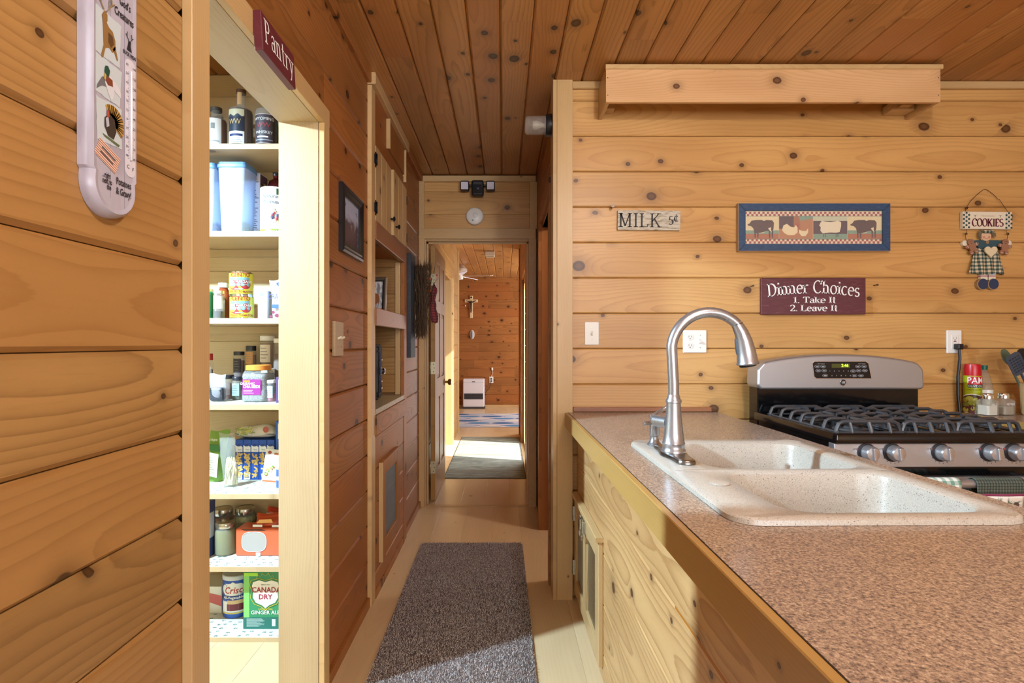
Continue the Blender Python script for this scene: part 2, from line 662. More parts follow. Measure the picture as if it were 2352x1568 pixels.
PINE_KIT = pine('honey_pine', 'D7A767', 'A67238', knot='4E2C1C', vary=0.09, line=0.42, spacing=0.012, density=0.42, ksize=1.0)
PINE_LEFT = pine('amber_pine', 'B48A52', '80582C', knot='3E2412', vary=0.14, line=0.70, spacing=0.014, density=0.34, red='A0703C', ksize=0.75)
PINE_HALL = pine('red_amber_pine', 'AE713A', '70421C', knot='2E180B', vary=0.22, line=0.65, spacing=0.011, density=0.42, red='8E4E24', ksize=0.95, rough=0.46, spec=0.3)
PINE_CEIL = pine('ceiling_pine', 'C68E52', '825426', knot='301A0C', vary=0.18, line=0.6, spacing=0.012, density=0.34, red='985E2C', ksize=0.95)
PINE_TRIM = pine('trim_pine', 'D0AE7C', 'AA844E', knot='5A3820', vary=0.10, line=0.30, density=0.12, spacing=0.006, ksize=0.5)
PINE_JAMB = pine('pale_pine', 'BEA682', '9E825C', knot='5E4630', vary=0.06, line=0.3, density=0.10, spacing=0.007, ksize=0.55)
PINE_GOLD = pine('varnished_pine', 'B48E50', '8E6C3A', knot='5A3416', vary=0.06, line=0.25, density=0.06, spacing=0.005, ksize=0.5)
PINE_SHELF = pine('raw_shelf_pine', 'C6AE88', 'A08662', knot='7A6244', vary=0.08, line=0.25, density=0.2)
PINE_PANEL = pine('island_pine', 'CFA670', '9C6E40', knot='4A2E20', vary=0.08, line=0.80, spacing=0.013, density=0.36, ksize=0.8)
PINE_FLOOR = pine('floor_pine', 'D8BE94', 'BE9E72', knot='8A6236', vary=0.05, line=0.22, density=0.16, ksize=0.45, rough=0.30, spacing=0.012)
PINE_VAL = pine('valance_pine', 'E2B684', 'B98450', knot='54301C', vary=0.05, line=0.40, density=0.62, ksize=1.25, off=7.7)
PINE_DOOR = pine('door_pine', 'B5894C', '84602E', knot='5E3E1C', vary=0.06, line=0.4, density=0.03, spacing=0.006)
REDWOOD = pine('red_brown_wood', '9C6440', '744426', knot='4A200E', vary=0.08, line=0.35, density=0.03, spacing=0.005)


def speckle_mat(name, stops, scale, rough, contrast=1.0):
    t = NT(name)
    p = t.objco()
    n1 = t.noise(p, scale, 3.0, 0.65)
    r = t.t.nodes.new('ShaderNodeValToRGB')
    r.color_ramp.elements[0].position = stops[0][0]
    r.color_ramp.elements[0].color = hx(stops[0][1])
    r.color_ramp.elements[1].position = stops[-1][0]
    r.color_ramp.elements[1].color = hx(stops[-1][1])
    for pos, c in stops[1:-1]:
        e = r.color_ramp.elements.new(pos)
        e.color = hx(c)
    t.put(r.inputs[0], n1)
    return t.base(r.outputs[0], rough)


LAMINATE = speckle_mat('brown_speckled_laminate', [(0.28, '4C4642'), (0.42, '826F62'), (0.50, '9C8674'), (0.58, 'AE9680'), (0.72, 'D0BCA2')], 240.0, 0.24)
NICHE_TOP = speckle_mat('grey_speckled_laminate', [(0.3, '6A5C44'), (0.5, '9A8A68'), (0.7, 'C4B48E')], 200.0, 0.4)


def granite_sink():
    t = NT('speckled_composite_sink')
    p = t.objco()
    v = t.n('ShaderNodeTexVoronoi', {'Vector': p, 'Scale': 260.0}, out=0)
    vc = t.n('ShaderNodeTexVoronoi', {'Vector': p, 'Scale': 260.0}, out=1)
    rr, gg, bb = t.sep(vc)
    dots = t.ma('MULTIPLY', t.ma('LESS_THAN', v, 0.33), t.ma('LESS_THAN', rr, 0.16))
    n = t.noise(p, 420.0, 2.0)
    c = t.mix(t.sstep(n, 0.35, 0.65), hx('AFA698'), hx('C2BBAF'))
    c = t.mix(t.ma('MULTIPLY', dots, t.ma('ADD', 0.3, t.ma('MULTIPLY', gg, 0.6))), c, hx('54483E'))
    return t.base(c, 0.3)


SINKM = granite_sink()


def brushed(name, col, rough=0.3, axis=0, metal=1.0):
    t = NT(name)
    x, y, z = t.sep(t.objco())
    s = [12.0, 12.0, 12.0]
    s[0] = 700.0 if axis != 0 else 6.0
    s[1] = 700.0 if axis != 1 else 6.0
    s[2] = 700.0 if axis != 2 else 6.0
    n = t.noise(t.xyz(t.ma('MULTIPLY', x, s[0]), t.ma('MULTIPLY', y, s[1]), t.ma('MULTIPLY', z, s[2])), 1.0, 2.0)
    t.base(hx(col), t.ma('ADD', rough - 0.08, t.ma('MULTIPLY', n, 0.16)), metal)
    return t.m


STEEL = brushed('brushed_stainless', 'B4B6BA', 0.36, 0, 0.8)
NICKEL = brushed('brushed_nickel', 'B4B6BA', 0.30, 2, 0.85)
CHROME = M('D8D8D8', 0.12, 1.0, 'chrome')
ZINC = M('C8CCC8', 0.25, 1.0, 'zinc_hardware')
BRASS = M('9A7A48', 0.3, 1.0, 'antique_brass')
BLACKGLOSS = M('0B0B0D', 0.10, 0.0, 'black_enamel')
BLACKSAT = M('15151A', 0.4, 0.0, 'black_satin')
IRON = M('3A3C40', 0.38, 0.0, 'cast_iron', Specular_IOR_Level=0.7)
BLACKMET = M('17181A', 0.45, 0.6, 'black_metal')
WHITEP = M('EDEBE4', 0.35, 0.0, 'white_plastic')
IVORY = M('DDD4B8', 0.35, 0.0, 'ivory_plastic')
WHITE = M('F0EFEC', 0.5, 0.0, 'white_print')
INK = M('22201E', 0.6, 0.0, 'black_print')
BURG = M('5E2530', 0.55, 0.0, 'burgundy_paint')


def wornpaint(name, col, wear, amount=0.5, scale=30.0, rough=0.6, stretch=6.0):
    t = NT(name)
    x, y, z = t.sep(t.objco())
    n = t.noise(t.xyz(x, t.ma('MULTIPLY', y, stretch), z), scale, 4.0, 0.6)
    return t.base(t.mix(t.sstep(n, 1.0 - amount - 0.12, 1.0 - amount + 0.12), hx(col), hx(wear)), rough)


def glass(name, col='FFFFFF', rough=0.0, ior=1.45):
    t = NT(name)
    t.base(hx(col), rough)
    t.b.inputs['Transmission Weight'].default_value = 1.0
    t.b.inputs['IOR'].default_value = ior
    return t.m


def clear(name, col='FFFFFF', alpha=0.25, rough=0.1):
    """thin clear plastic or glass wall: mostly see-through with a reflection"""
    t = NT(name)
    out = [n for n in t.t.nodes if n.type == 'OUTPUT_MATERIAL'][0]
    tr = t.n('ShaderNodeBsdfTransparent', {0: hx(col)})
    t.base(hx(col), rough)
    ms = t.n('ShaderNodeMixShader', {0: alpha, 1: tr, 2: t.b.outputs[0]})
    t.t.links.new(ms, out.inputs[0])
    return t.m


def emit(name, col, s):
    t = NT(name)
    t.base(hx('000000'), 0.5)
    t.b.inputs['Emission Color'].default_value = hx(col)
    t.b.inputs['Emission Strength'].default_value = s
    return t.m


def rugmat(name, c0, c1, scale=350.0, rough=0.95):
    t = NT(name)
    p = t.objco()
    n = t.noise(p, scale, 2.0, 0.7)
    m = t.noise(p, 5.0, 2.0)
    c = t.mix(t.sstep(n, 0.36, 0.66), hx(c0), hx(c1))
    t.base(t.mix(t.ma('MULTIPLY', t.sstep(m, 0.3, 0.7), 0.3), c, hx(c0)), rough)
    t.bump(n, 0.6, 0.004)
    return t.m
# ------------------------------------------------------------------ the setting
XL, XR, YB, YF, ZC = -0.65, 0.242, 2.70, 4.20, 2.55
SUB = M('7A5228', 0.7, 0.0, 'wood_backing')
SUBF = M('B8935A', 0.5, 0.0, 'floor_backing')
RX = 2.85         # right kitchen wall
RY = -3.2         # wall behind the camera
PX = -2.20        # pantry left wall
PB = 2.62         # pantry far wall

floor = struct(obj('floor', MB().box(-2.6, 3.0, -3.4, 11.0, -0.12, -0.014), SUBF))
ceil = struct(obj('ceiling', MB().box(-2.6, 3.0, -3.4, 4.3, ZC + 0.016, ZC + 0.14).box(-2.6, 0.36, 4.3, 7.42, ZC + 0.016, ZC + 0.14).box(-2.6, 2.45, 7.42, 11.0, ZC + 0.016, ZC + 0.14), M('B07A40', 0.6, 0, 'ceiling_backing')))

# floor boards along Y
rf = random.Random(11)


def floor_zone(x0, x1, y0, y1, w=0.195, mat=PINE_FLOOR):
    x = x0
    k = 0
    while x < x1 - 0.01:
        e = min(x + w, x1)
        y = y0 - rf.uniform(0, 1.2)
        while y < y1:
            b = min(y + rf.uniform(1.3, 2.2), y1)
            a = max(y, y0)
            if b > a + 0.05:
                board('floor_board', mat, floor, ((x + e) / 2, (a + b) / 2, -0.007), b - a - 0.0005, e - x - 0.0005, 0.014, (0, 1, 0), (-1, 0, 0), 0.0008)
            y = b if b > y else y + 1
        x = e


floor_zone(-0.665, 0.42, 0.6, 4.235)
floor_zone(-2.18, -0.665, 0.6, PB)
floor_zone(0.42, 2.85, 2.72, 4.2)
floor_zone(-1.9, 0.9, 4.235, 7.7)
floor_zone(-1.9, 0.9, 7.7, 10.75)
board('threshold_strip', PINE_TRIM, floor, (-0.2, 4.205, 0.002), 0.80, 0.04, 0.006, (1, 0, 0), (0, 1, 0), 0.001)

# ceiling planks along Y, 133 mm wide, staggered ends
rc = random.Random(5)


def ceil_zone(xs, y0, y1, mat=PINE_CEIL, lo=0.8, hi=1.9):
    for a, b in zip(xs[:-1], xs[1:]):
        y = y0 - rc.uniform(0, 1.0)
        while y < y1 - 0.02:
            e = min(y + rc.uniform(lo, hi), y1)
            s = max(y, y0)
            if e - s > 0.03:
                board('plank', mat, ceil, ((a + b) / 2, (s + e) / 2, ZC + 0.008), e - s - 0.0006, b - a - 0.0024, 0.016, (0, 1, 0), (1, 0, 0), 0.0075)
            y = e


xs = [-0.015 + 0.133 * k for k in range(-5, 22)]
xs[0] = -0.66
ceil_zone(xs, -0.6, YF)
ceil_zone([-2.18 + 0.133 * k for k in range(0, 12)], 1.2, PB, PINE_HALL)
ceil_zone([-1.345 + 0.133 * k for k in range(0, 13)], YF + 0.12, 7.42, PINE_CEIL, 2.0, 3.0)
ceil_zone([-1.345 + 0.133 * k for k in range(0, 18)], 7.42, 10.75, PINE_CEIL, 2.0, 3.0)

# kitchen wall
wb = struct(obj('wall_back', MB().box(0.262, RX, YB + 0.016, YB + 0.10, 0, ZC + 0.016), SUB))
jk = [0.0] + [1.055 + 0.1758 * k for k in range(-5, 9)] + [ZC]
planks(wb, PINE_KIT, (0, YB, 0), (1, 0, 0), (0, 0, 1), 0.335, RX, jk, ch=0.005, gap=.0022)
tm = struct(link('trim_5', None))
board('top_molding', PINE_TRIM, tm, (1.59, YB - 0.011, 2.531), 2.5, 0.036, 0.022, (1, 0, 0), (0, 0, 1), 0.004)
# corner post of two boards at the end of the kitchen wall
cp = struct(obj('trim_1', MB().box(0.262, 0.338, 2.69, 2.74, 0, ZC), SUB))
board('post_face', PINE_TRIM, cp, (0.300, 2.679, ZC / 2), ZC, 0.077, 0.020, (0, 0, 1), (-1, 0, 0), 0.0015)
board('post_edge', PINE_TRIM, cp, (0.2515, 2.7335, ZC / 2), ZC, 0.130, 0.019, (0, 0, 1), (0, -1, 0), 0.0015)
# corridor right wall with the bathroom doorway
D0, D1, DH = 2.885, 3.66, 2.036
mb = MB()
mb.box(0.262, 0.345, 2.80, D0, 0, ZC + 0.016)
mb.box(0.262, 0.345, D1, YF + 0.1, 0, ZC + 0.016)
mb.box(0.262, 0.345, D0, D1, DH, ZC + 0.016)
wr = struct(obj('wall_right', mb, SUB))
jl = [0.0] + [1.237 + 0.17 * k for k in range(-7, 8)] + [ZC]
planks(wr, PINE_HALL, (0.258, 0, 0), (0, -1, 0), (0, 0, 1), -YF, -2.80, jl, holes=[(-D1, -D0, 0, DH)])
dc = struct(obj('trim_2', MB().box(0.255, 0.345, D1 - 0.001, D1 + 0.012, 0, DH), PINE_HALL))
board('door_casing', PINE_HALL, dc, (0.246, D1 + 0.03, (DH + .03) / 2), DH + .03, 0.06, 0.024, (0, 0, 1), (0, -1, 0), 0.002)
board('door_casing', PINE_HALL, dc, (0.246, D0 - 0.03, (DH + .03) / 2), DH + .03, 0.06, 0.024, (0, 0, 1), (0, -1, 0), 0.002)
board('door_casing', PINE_HALL, dc, (0.246, (D0 + D1) / 2, DH + 0.06), D1 - D0 + 0.12, 0.07, 0.024, (0, -1, 0), (0, 0, 1), 0.002)
obj('door_jamb', MB().box(0.262, 0.36, D0 - 0.012, D0 + .001, 0, DH), PINE_HALL, dc)
obj('door_head', MB().box(0.262, 0.36, D0, D1, DH, DH + 0.012), PINE_HALL, dc)
# bathroom shell behind the kitchen wall
struct(obj('wall_bath', MB().box(0.36, RX, YF - 0.02, YF + 0.08, 0, ZC).box(RX, RX + .1, YB, YF, 0, ZC), M('D8C8A8', 0.7)))

# left wall with the pantry doorway and the opening of the built-in cupboard
PD0, PD1, PH = 1.167, 1.912, 2.034
CB0, CB1 = 2.60, 3.53
mb = MB()
for (a, b, c, d) in ((RY, PD0 - .012, 0, ZC), (PD0 - .012, PD1 + .012, PH + .012, ZC), (PD1 + .012, CB0 + 0.02, 0, ZC), (CB1 - 0.02, YF + 0.1, 0, ZC)):
    mb.box(-0.78, XL - 0.016, a, b, c, d + 0.016)
wl = struct(obj('wall_left', mb, SUB))
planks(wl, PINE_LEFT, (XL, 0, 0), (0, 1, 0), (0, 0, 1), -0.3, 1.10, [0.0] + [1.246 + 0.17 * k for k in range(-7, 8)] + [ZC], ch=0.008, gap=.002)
planks(wl, PINE_HALL, (XL, 0, 0), (0, 1, 0), (0, 0, 1), 1.10, CB0, [0.0] + [1.230 + 0.1692 * k for k in range(-7, 8)] + [ZC], holes=[(1.10, 1.969, 0, 2.098)], ch=0.007, gap=.002)  # same wall as above; its dimmer light is put into this redder pine
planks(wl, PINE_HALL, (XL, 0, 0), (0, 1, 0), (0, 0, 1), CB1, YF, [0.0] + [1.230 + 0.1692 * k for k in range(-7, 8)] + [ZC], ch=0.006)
tl = struct(obj('trim_3', MB().box(-0.790, -0.651, PD1, PD1 + 0.012, 0, PH), PINE_JAMB))       # pantry door frame
board('door_casing', PINE_TRIM, tl, (-0.64, 1.1335, 1.05), 2.098, 0.067, 0.020, (0, 0, 1), (0, -1, 0), 0.0015)
board('door_casing', PINE_TRIM, tl, (-0.64, 1.9405, 1.017), 2.034, 0.057, 0.020, (0, 0, 1), (0, -1, 0), 0.002)
board('door_casing', PINE_TRIM, tl, (-0.64, 1.568, 2.0665), 0.802, 0.063, 0.020, (0, 1, 0), (0, 0, 1), 0.002)
board('door_jamb', PINE_JAMB, tl, (-0.7205, PD1 + 0.004, PH / 2), PH, 0.139, 0.012, (0, 0, 1), (1, 0, 0), 0.001)
board('door_jamb', PINE_JAMB, tl, (-0.7205, PD0 - 0.006, PH / 2), PH, 0.139, 0.012, (0, 0, 1), (-1, 0, 0), 0.001)
board('door_head', PINE_JAMB, tl, (-0.7205, (PD0 + PD1) / 2, PH + 0.006), PD1 - PD0, 0.139, 0.012, (0, 1, 0), (1, 0, 0), 0.001)
board('crown', PINE_HALL, wl, (-0.64, 0.9, ZC - 0.025), 3.39, 0.05, 0.02, (0, 1, 0), (0, 0, 1), 0.004)
board('crown', PINE_TRIM, wl, (-0.63, 3.06, ZC - 0.028), 0.93, 0.056, 0.04, (0, 1, 0), (0, 0, 1), 0.004)
board('crown', PINE_HALL, wl, (-0.635, 3.86, ZC - 0.025), 0.67, 0.05, 0.03, (0, 1, 0), (0, 0, 1), 0.004)
bl = struct(obj('baseboard_left', MB().box(XL - .005, XL + 0.012, 1.97, CB0, 0, 0.045).box(XL - .005, XL + 0.012, CB1, YF - .02, 0, 0.045).box(XL + .012, XL + .022, CB0 + .08, CB1 - .08, 0, 0.04), PINE_HALL))

# wall at the end of the corridor with its door frame
O0, O1, OH = -0.600, 0.192, 2.046
mb = MB()
mb.box(-0.80, O0 - 0.02, YF + 0.006, YF + 0.12, 0, ZC + .016)
mb.box(O1 + 0.02, 0.36, YF + 0.006, YF + 0.12, 0, ZC + .016)
mb.box(O0 - 0.02, O1 + 0.02, YF + 0.006, YF + 0.12, OH + 0.02, ZC + .016)
wf = struct(obj('wall_far', mb, SUB))
planks(wf, PINE_KIT, (0, YF, 0), (1, 0, 0), (0, 0, 1), -0.62, 0.20, [2.137, 2.251, 2.426, 2.50], ch=0.002)
tf = struct(obj('trim_4', MB().box(O0 - 0.02, O0, YF - 0.002, YF + 0.12, 0, OH).box(O1, O1 + 0.02, YF - 0.002, YF + 0.12, 0, OH).box(O0 - 0.02, O1 + 0.02, YF - 0.002, YF + 0.12, OH, OH + 0.02), PINE_TRIM))
board('door_casing', PINE_TRIM, tf, (-0.635, YF - 0.012, 1.03), 2.06, 0.054, 0.022, (0, 0, 1), (-1, 0, 0), 0.002)
board('door_casing', PINE_TRIM, tf, (0.221, YF - 0.012, 1.03), 2.06, 0.058, 0.022, (0, 0, 1), (-1, 0, 0), 0.002)
board('head_casing', PINE_TRIM, tf, (-0.205, YF - 0.013, 2.098), 0.90, 0.080, 0.024, (1, 0, 0), (0, 0, 1), 0.002)
board('panel_stile', PINE_TRIM, tf, (-0.637, YF - 0.010, 2.317), 0.36, 0.052, 0.018, (0, 0, 1), (-1, 0, 0), 0.002)
board('panel_stile', PINE_TRIM, tf, (0.229, YF - 0.010, 2.317), 0.36, 0.056, 0.018, (0, 0, 1), (-1, 0, 0), 0.002)
board('crown', PINE_TRIM, tf, (-0.205, YF - 0.014, 2.520), 0.90, 0.046, 0.026, (1, 0, 0), (0, 0, 1), 0.003)
obj('door_stop', MB().box(O0, O0 + 0.012, YF + 0.055, YF + 0.07, 0, OH).box(O1 - 0.012, O1, YF + 0.055, YF + 0.07, 0, OH).box(O0, O1, YF + 0.055, YF + 0.07, OH - 0.012, OH), PINE_TRIM, tf)

# kitchen shell around and behind the camera: right wall, rear wall with two windows
ws = struct(obj('wall_side', MB().box(RX + 0.016, RX + 0.1, RY, YB, 0, ZC), M('C79A58', 0.55)))
planks(ws, PINE_KIT, (RX, 0, 0), (0, -1, 0), (0, 0, 1), -YB, 1.2, jk, ch=0.005, gap=.0022, butts=1.8)
mb = MB()
mb.box(XL - .13, -0.45, RY - 0.1, RY, 0, ZC).box(1.40, 1.55, RY - 0.1, RY, 0, ZC).box(2.6, RX + .1, RY - 0.1, RY, 0, ZC)
mb.box(-0.45, 2.6, RY - 0.1, RY, 0, 0.85).box(-0.45, 2.6, RY - 0.1, RY, 2.15, ZC)
struct(obj('wall_rear', mb, M('C79A58', 0.55)))

# pantry shell
WP = M('C4A878', 0.7, 0, 'pantry_backing')
wp = struct(obj('wall_pantry', MB().box(PX - .1, -0.78, PB + 0.016, PB + 0.07, 0, ZC + .016), WP))
planks(wp, PINE_SHELF, (0, PB, 0), (1, 0, 0), (0, 0, 1), PX, -0.78, [0.0] + [2.444 + 0.168 * k for k in range(-14, 1)] + [ZC], ch=0.003)
struct(obj('wall_pantry_side', MB().box(PX - .1, PX, 0.5, PB + .07, 0, ZC + .016), WP))
struct(obj('wall_pantry_near', MB().box(PX - .1, -0.78, 0.5, 0.6, 0, ZC + .016), WP))

# hall and room beyond the far door
HL, HR = -0.645, 0.222
mb = MB()
mb.box(HL - 0.12, HL - 0.014, YF + .12, 5.75, 0, ZC).box(HL - 0.12, HL - 0.014, 6.735, 7.62, 0, ZC).box(HL - 0.12, HL - 0.014, 5.75, 6.735, 2.03, ZC)
wh = struct(obj('wall_hall_left', mb, SUB))
jh = [0.0] + [1.230 + 0.1692 * k for k in range(-7, 8)] + [ZC]
planks(wh, PINE_LEFT, (HL, 0, 0), (0, 1, 0), (0, 0, 1), YF + .12, 7.60, jh, holes=[(5.75, 6.735, 0, 2.03)], ch=0.006)
obj('door_jamb', MB().box(HL - 0.125, HL + 0.002, 6.722, 6.737, 0, 2.03), PINE_TRIM, wh)
board('door_casing', PINE_TRIM, wh, (HL + 0.009, 6.765, 1.03), 2.06, 0.06, 0.018, (0, 0, 1), (0, -1, 0), 0.002)
board('corner_trim', PINE_TRIM, wh, (HL + 0.004, 7.61, ZC / 2), ZC, 0.03, 0.05, (0, 0, 1), (-1, 0, 0), 0.002)
mb = MB()
mb.box(HR + .014, HR + .12, YF + .12, 5.70, 0, ZC).box(HR + .014, HR + .12, 6.85, 7.5, 0, ZC).box(HR + .014, HR + .12, 5.70, 6.85, 2.05, ZC)
wq = struct(obj('wall_hall_right', mb, SUB))
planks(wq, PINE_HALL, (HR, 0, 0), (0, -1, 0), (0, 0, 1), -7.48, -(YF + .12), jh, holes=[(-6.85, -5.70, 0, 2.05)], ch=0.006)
board('corner_trim', PINE_HALL, wq, (HR, 7.495, ZC / 2), ZC, 0.03, 0.04, (0, 0, 1), (-1, 0, 0), 0.002)
# glazed outside door of the hall
gd = struct(obj('window_1', MB().box(HR + .03, HR + .10, 5.70, 5.78, 0, 2.05).box(HR + .03, HR + .10, 6.77, 6.85, 0, 2.05).box(HR + .03, HR + .10, 5.78, 6.77, 1.97, 2.05).box(HR + .03, HR + .10, 5.78, 6.77, 0, 0.06), PINE_TRIM))
obj('pane', MB().box(HR + .062, HR + .066, 5.78, 6.77, 0.06, 1.97), clear('door_glass', 'FFFFFF', 0.06, 0.02), gd)
# far room
wz = struct(obj('wall_room_far', MB().box(-2.0, 2.4, 10.716, 10.8, 0, ZC), SUB))
planks(wz, PINE_HALL, (0, 10.70, 0), (1, 0, 0), (0, 0, 1), -1.2, 0.9, [0.0] + [1.26 + 0.169 * k for k in range(-7, 8)] + [ZC], ch=0.004, butts=0.9)
board('baseboard', PINE_TRIM, wz, (-0.15, 10.69, 0.02), 2.1, 0.04, 0.015, (1, 0, 0), (0, 0, 1), 0.003)
struct(obj('wall_room_left', MB().box(-2.1, -2.0, 4.3, 10.8, 0, ZC).box(-2.0, HL - .12, 7.62, 7.70, 0, ZC).box(-2.0, HL - .1, 4.3, 4.4, 0, ZC), M('B07A42', 0.6)))
struct(obj('wall_room_right', MB().box(2.3, 2.4, 7.5, 10.8, 0, ZC).box(HR + .12, 2.4, 7.42, 7.5, 0, ZC), M('B07A42', 0.6)))
# ------------------------------------------------------------------ island with worktop, sink, faucet
ISL = (0.314, 2.664, 0)
IROT = R(0.85)
CT = 0.919          # worktop height


def isl(x, y, z=0):
    c, s = math.cos(IROT), math.sin(IROT)
    return (ISL[0] + x * c - y * s, ISL[1] + x * s + y * c, z)


it = thing('kitchen_island', 'long pine plank kitchen island carrying the sink worktop', 'kitchen island', ISL, (0, 0, IROT))
EN = -2.45
obj('carcass', MB().box(0.062, 0.69, EN, -0.02, 0.0, 0.70), SUB, it)
planks(it, PINE_PANEL, (0.046, 0, 0), (0, -1, 0), (0, 0, 1), 0.02, -EN, [0.0, 0.10, 0.287, 0.477, 0.671, 0.849], ch=0.004, gap=.0015)
obj('joint_strip', MB().box(0.047, 0.06, EN, -1.45, 0.664, 0.678), M('A86A22', 0.5), it)
# vent door of the island: frame, two screened openings, hinges, hooks
gx0, gx1 = 0.028, 0.045
vd = obj('vent_door', MB().box(gx0, gx1, -0.645, -0.575, 0.055, 0.52).box(gx0, gx1, -0.075, -0.025, 0.055, 0.52)
         .box(gx0, gx1, -0.355, -0.285, 0.055, 0.52).box(gx0, gx1, -0.575, -0.355, 0.055, 0.125).box(gx0, gx1, -0.285, -0.075, 0.055, 0.125)
         .box(gx0, gx1, -0.575, -0.355, 0.445, 0.52).box(gx0, gx1, -0.285, -0.075, 0.445, 0.52), PINE_TRIM, it, bevel=0.0015, seg=1)
board('top_strip', PINE_TRIM, vd, (0.031, -0.335, 0.529), 0.63, 0.030, 0.018, (0, -1, 0), (1, 0, 0), 0.002)
mb = MB()
for (a, b) in ((-0.575, -0.355), (-0.285, -0.075)):
    y = a
    while y < b:
        mb.box(0.0385, 0.0395, y, y + 0.0012, 0.125, 0.445)
        y += 0.008
    z = 0.125
    while z < 0.445:
        mb.box(0.0385, 0.0395, a, b, z, z + 0.0012)
        z += 0.008
obj('wire_screen', mb, ZINC, vd)
for z in (0.14, 0.40):
    obj('hinge', MB().box(0.020, 0.029, -0.034, -0.022, z, z + 0.07).cyl((0.022, -0.020, z), (0.022, -0.020, z + 0.07), 0.004, 8), ZINC, vd)
for y in (-0.355, -0.30):
    hk = MB().box(0.020, 0.028, y - 0.012, y + 0.012, 0.45, 0.505)
    hk.cyl((0.015, y, 0.452), (0.015, y, 0.512), 0.006, 8).box(0.010, 0.024, y - 0.014, y + 0.014, 0.498, 0.506)
    hk.tube([(0.012 + 0.011 * math.cos(a) * 0.4, y + 0.013 * math.cos(a), 0.437 + 0.014 * math.sin(a)) for a in [2 * PI * i / 14 for i in range(15)]], 0.0025, 6)
    obj('hook_latch', hk, ZINC, vd)

# worktop with sink cut-out and wooden edge
SX0, SX1, SY0, SY1 = 0.092, 0.668, -1.655, -0.822       # sink outline in island space
wt = thing('worktop', 'brown speckled laminate worktop with wooden front edge', 'worktop', ISL, (0, 0, IROT))
hx0, hx1, hy0, hy1 = SX0 + 0.015, SX1 - 0.015, SY0 + 0.015, SY1 - 0.015
x0, x1 = 0.003, 0.738
mb = MB()
mb.box(x0, hx0, EN - .03, 0.0, CT - 0.035, CT).box(hx1, x1, EN - .03, 0.0, CT - 0.035, CT)
mb.box(hx0, hx1, EN - .03, hy0, CT - 0.035, CT).box(hx0, hx1, hy1, 0.0, CT - 0.035, CT)
obj('top', mb, LAMINATE, wt)
obj('seam', MB().box(0.0015, 0.003, EN - .03, 0, CT - 0.004, CT - 0.0006), M('2A1A12', 0.6), wt)
board('edge_band', PINE_GOLD, wt, (-0.006, (EN - .03) / 2, CT - 0.0365), -EN + .03, 0.070, 0.016, (0, -1, 0), (0, 0, 1), 0.002)
obj('support_rail', MB().box(0.062, 0.69, EN, EN + .03, 0.70, CT - .036).box(0.062, 0.69, -0.04, -0.02, 0.70, CT - .036).box(0.69, 0.705, EN, -0.02, 0.0, CT - 0.036), PINE_TRIM, it)
tag(obj('backsplash_strip', MB().box(0.342, 1.025, 2.679, 2.6985, CT + 0.0015, CT + 0.024), REDWOOD, bevel=0.003), 'low red-brown wooden strip where the worktop meets the plank wall', 'trim strip')

# double bowl sink
sk = thing('sink', 'cream speckled composite double-bowl sink set in the worktop', 'sink', ISL, (0, 0, IROT))
B = 0.014
ymid = -1.268
bx0, bx1 = SX0 + 0.128, SX1 - 0.052


def bowl(mb, X0, X1, Y0, Y1, hx, hy, rad, depth, hr):
    """rim plate X0..Y1 with a rounded hole, sloping walls and floor"""
    n = 5
    t = CT + B
    lp = []
    def L(x0, x1, y0, y1, r, z):
        return [(p[0], p[1], z) for p in rrect(x0, x1, y0, y1, r, n)]
    ri = [max(q - 0.012, 0.0004) for q in rad]
    lp.append(L(X0, X1, Y0, Y1, rad, CT + 0.0006))
    lp.append(L(X0 + .002 * (rad[1] > .01), X1 - .002 * (rad[0] > .01), Y0 + .002 * (rad[2] > .01), Y1 - .002 * (rad[0] > .01), rad, t - 0.004))
    e = 0.008
    fy0, fy1 = (e if rad[2] > .01 else 0), (e if rad[0] > .01 else 0)
    lp.append(L(X0 + e, X1 - e, Y0 + fy0, Y1 - fy1, ri, t))
    a0, a1 = hx
    b0, b1 = hy
    lp.append(L(a0 - .012, a1 + .012, b0 - .012, b1 + .012, hr + .012, t - 0.001))
    lp.append(L(a0 - .004, a1 + .004, b0 - .004, b1 + .004, hr + .004, t - 0.006))
    lp.append(L(a0, a1, b0, b1, hr, t - 0.018))
    lp.append(L(a0 + .012, a1 - .012, b0 + .012, b1 - .012, hr, t - depth * 0.75))
    lp.append(L(a0 + .03, a1 - .03, b0 + .03, b1 - .03, hr, t - depth * 0.97))
    lp.append(L(a0 + .06, a1 - .06, b0 + .06, b1 - .06, hr * .6, t - depth))
    mb.loops(lp, 0, True, False, True)


mb = MB()
bowl(mb, SX0, SX1, ymid, SY1, (bx0, bx1), (ymid + 0.026, SY1 - 0.062), [0.055, 0.055, 0.0004, 0.0004], 0.19, 0.06)
bowl(mb, SX0, SX1, SY0, ymid, (bx0, bx1), (SY0 + 0.048, ymid - 0.026), [0.0004, 0.0004, 0.055, 0.055], 0.20, 0.06)
obj('basin', mb, SINKM, sk)
for yy in ((ymid + SY1 - 0.036) / 2, (SY0 + ymid + 0.02) / 2):
    obj('drain', MB().lathe([(0.045, 0), (0.045, 0.003), (0.036, 0.004), (0.030, -0.001), (0.004, -0.001)], 24, ((bx0 + bx1) / 2, yy, CT + B - (0.19 if yy > ymid else 0.20) + .0006)), NICKEL, sk)
obj('hole_cover', MB().lathe([(0.022, 0), (0.022, 0.002), (0.012, 0.003), (0.001, 0.003)], 20, (SX0 + 0.075, -1.40, CT + B)), SINKM, sk)

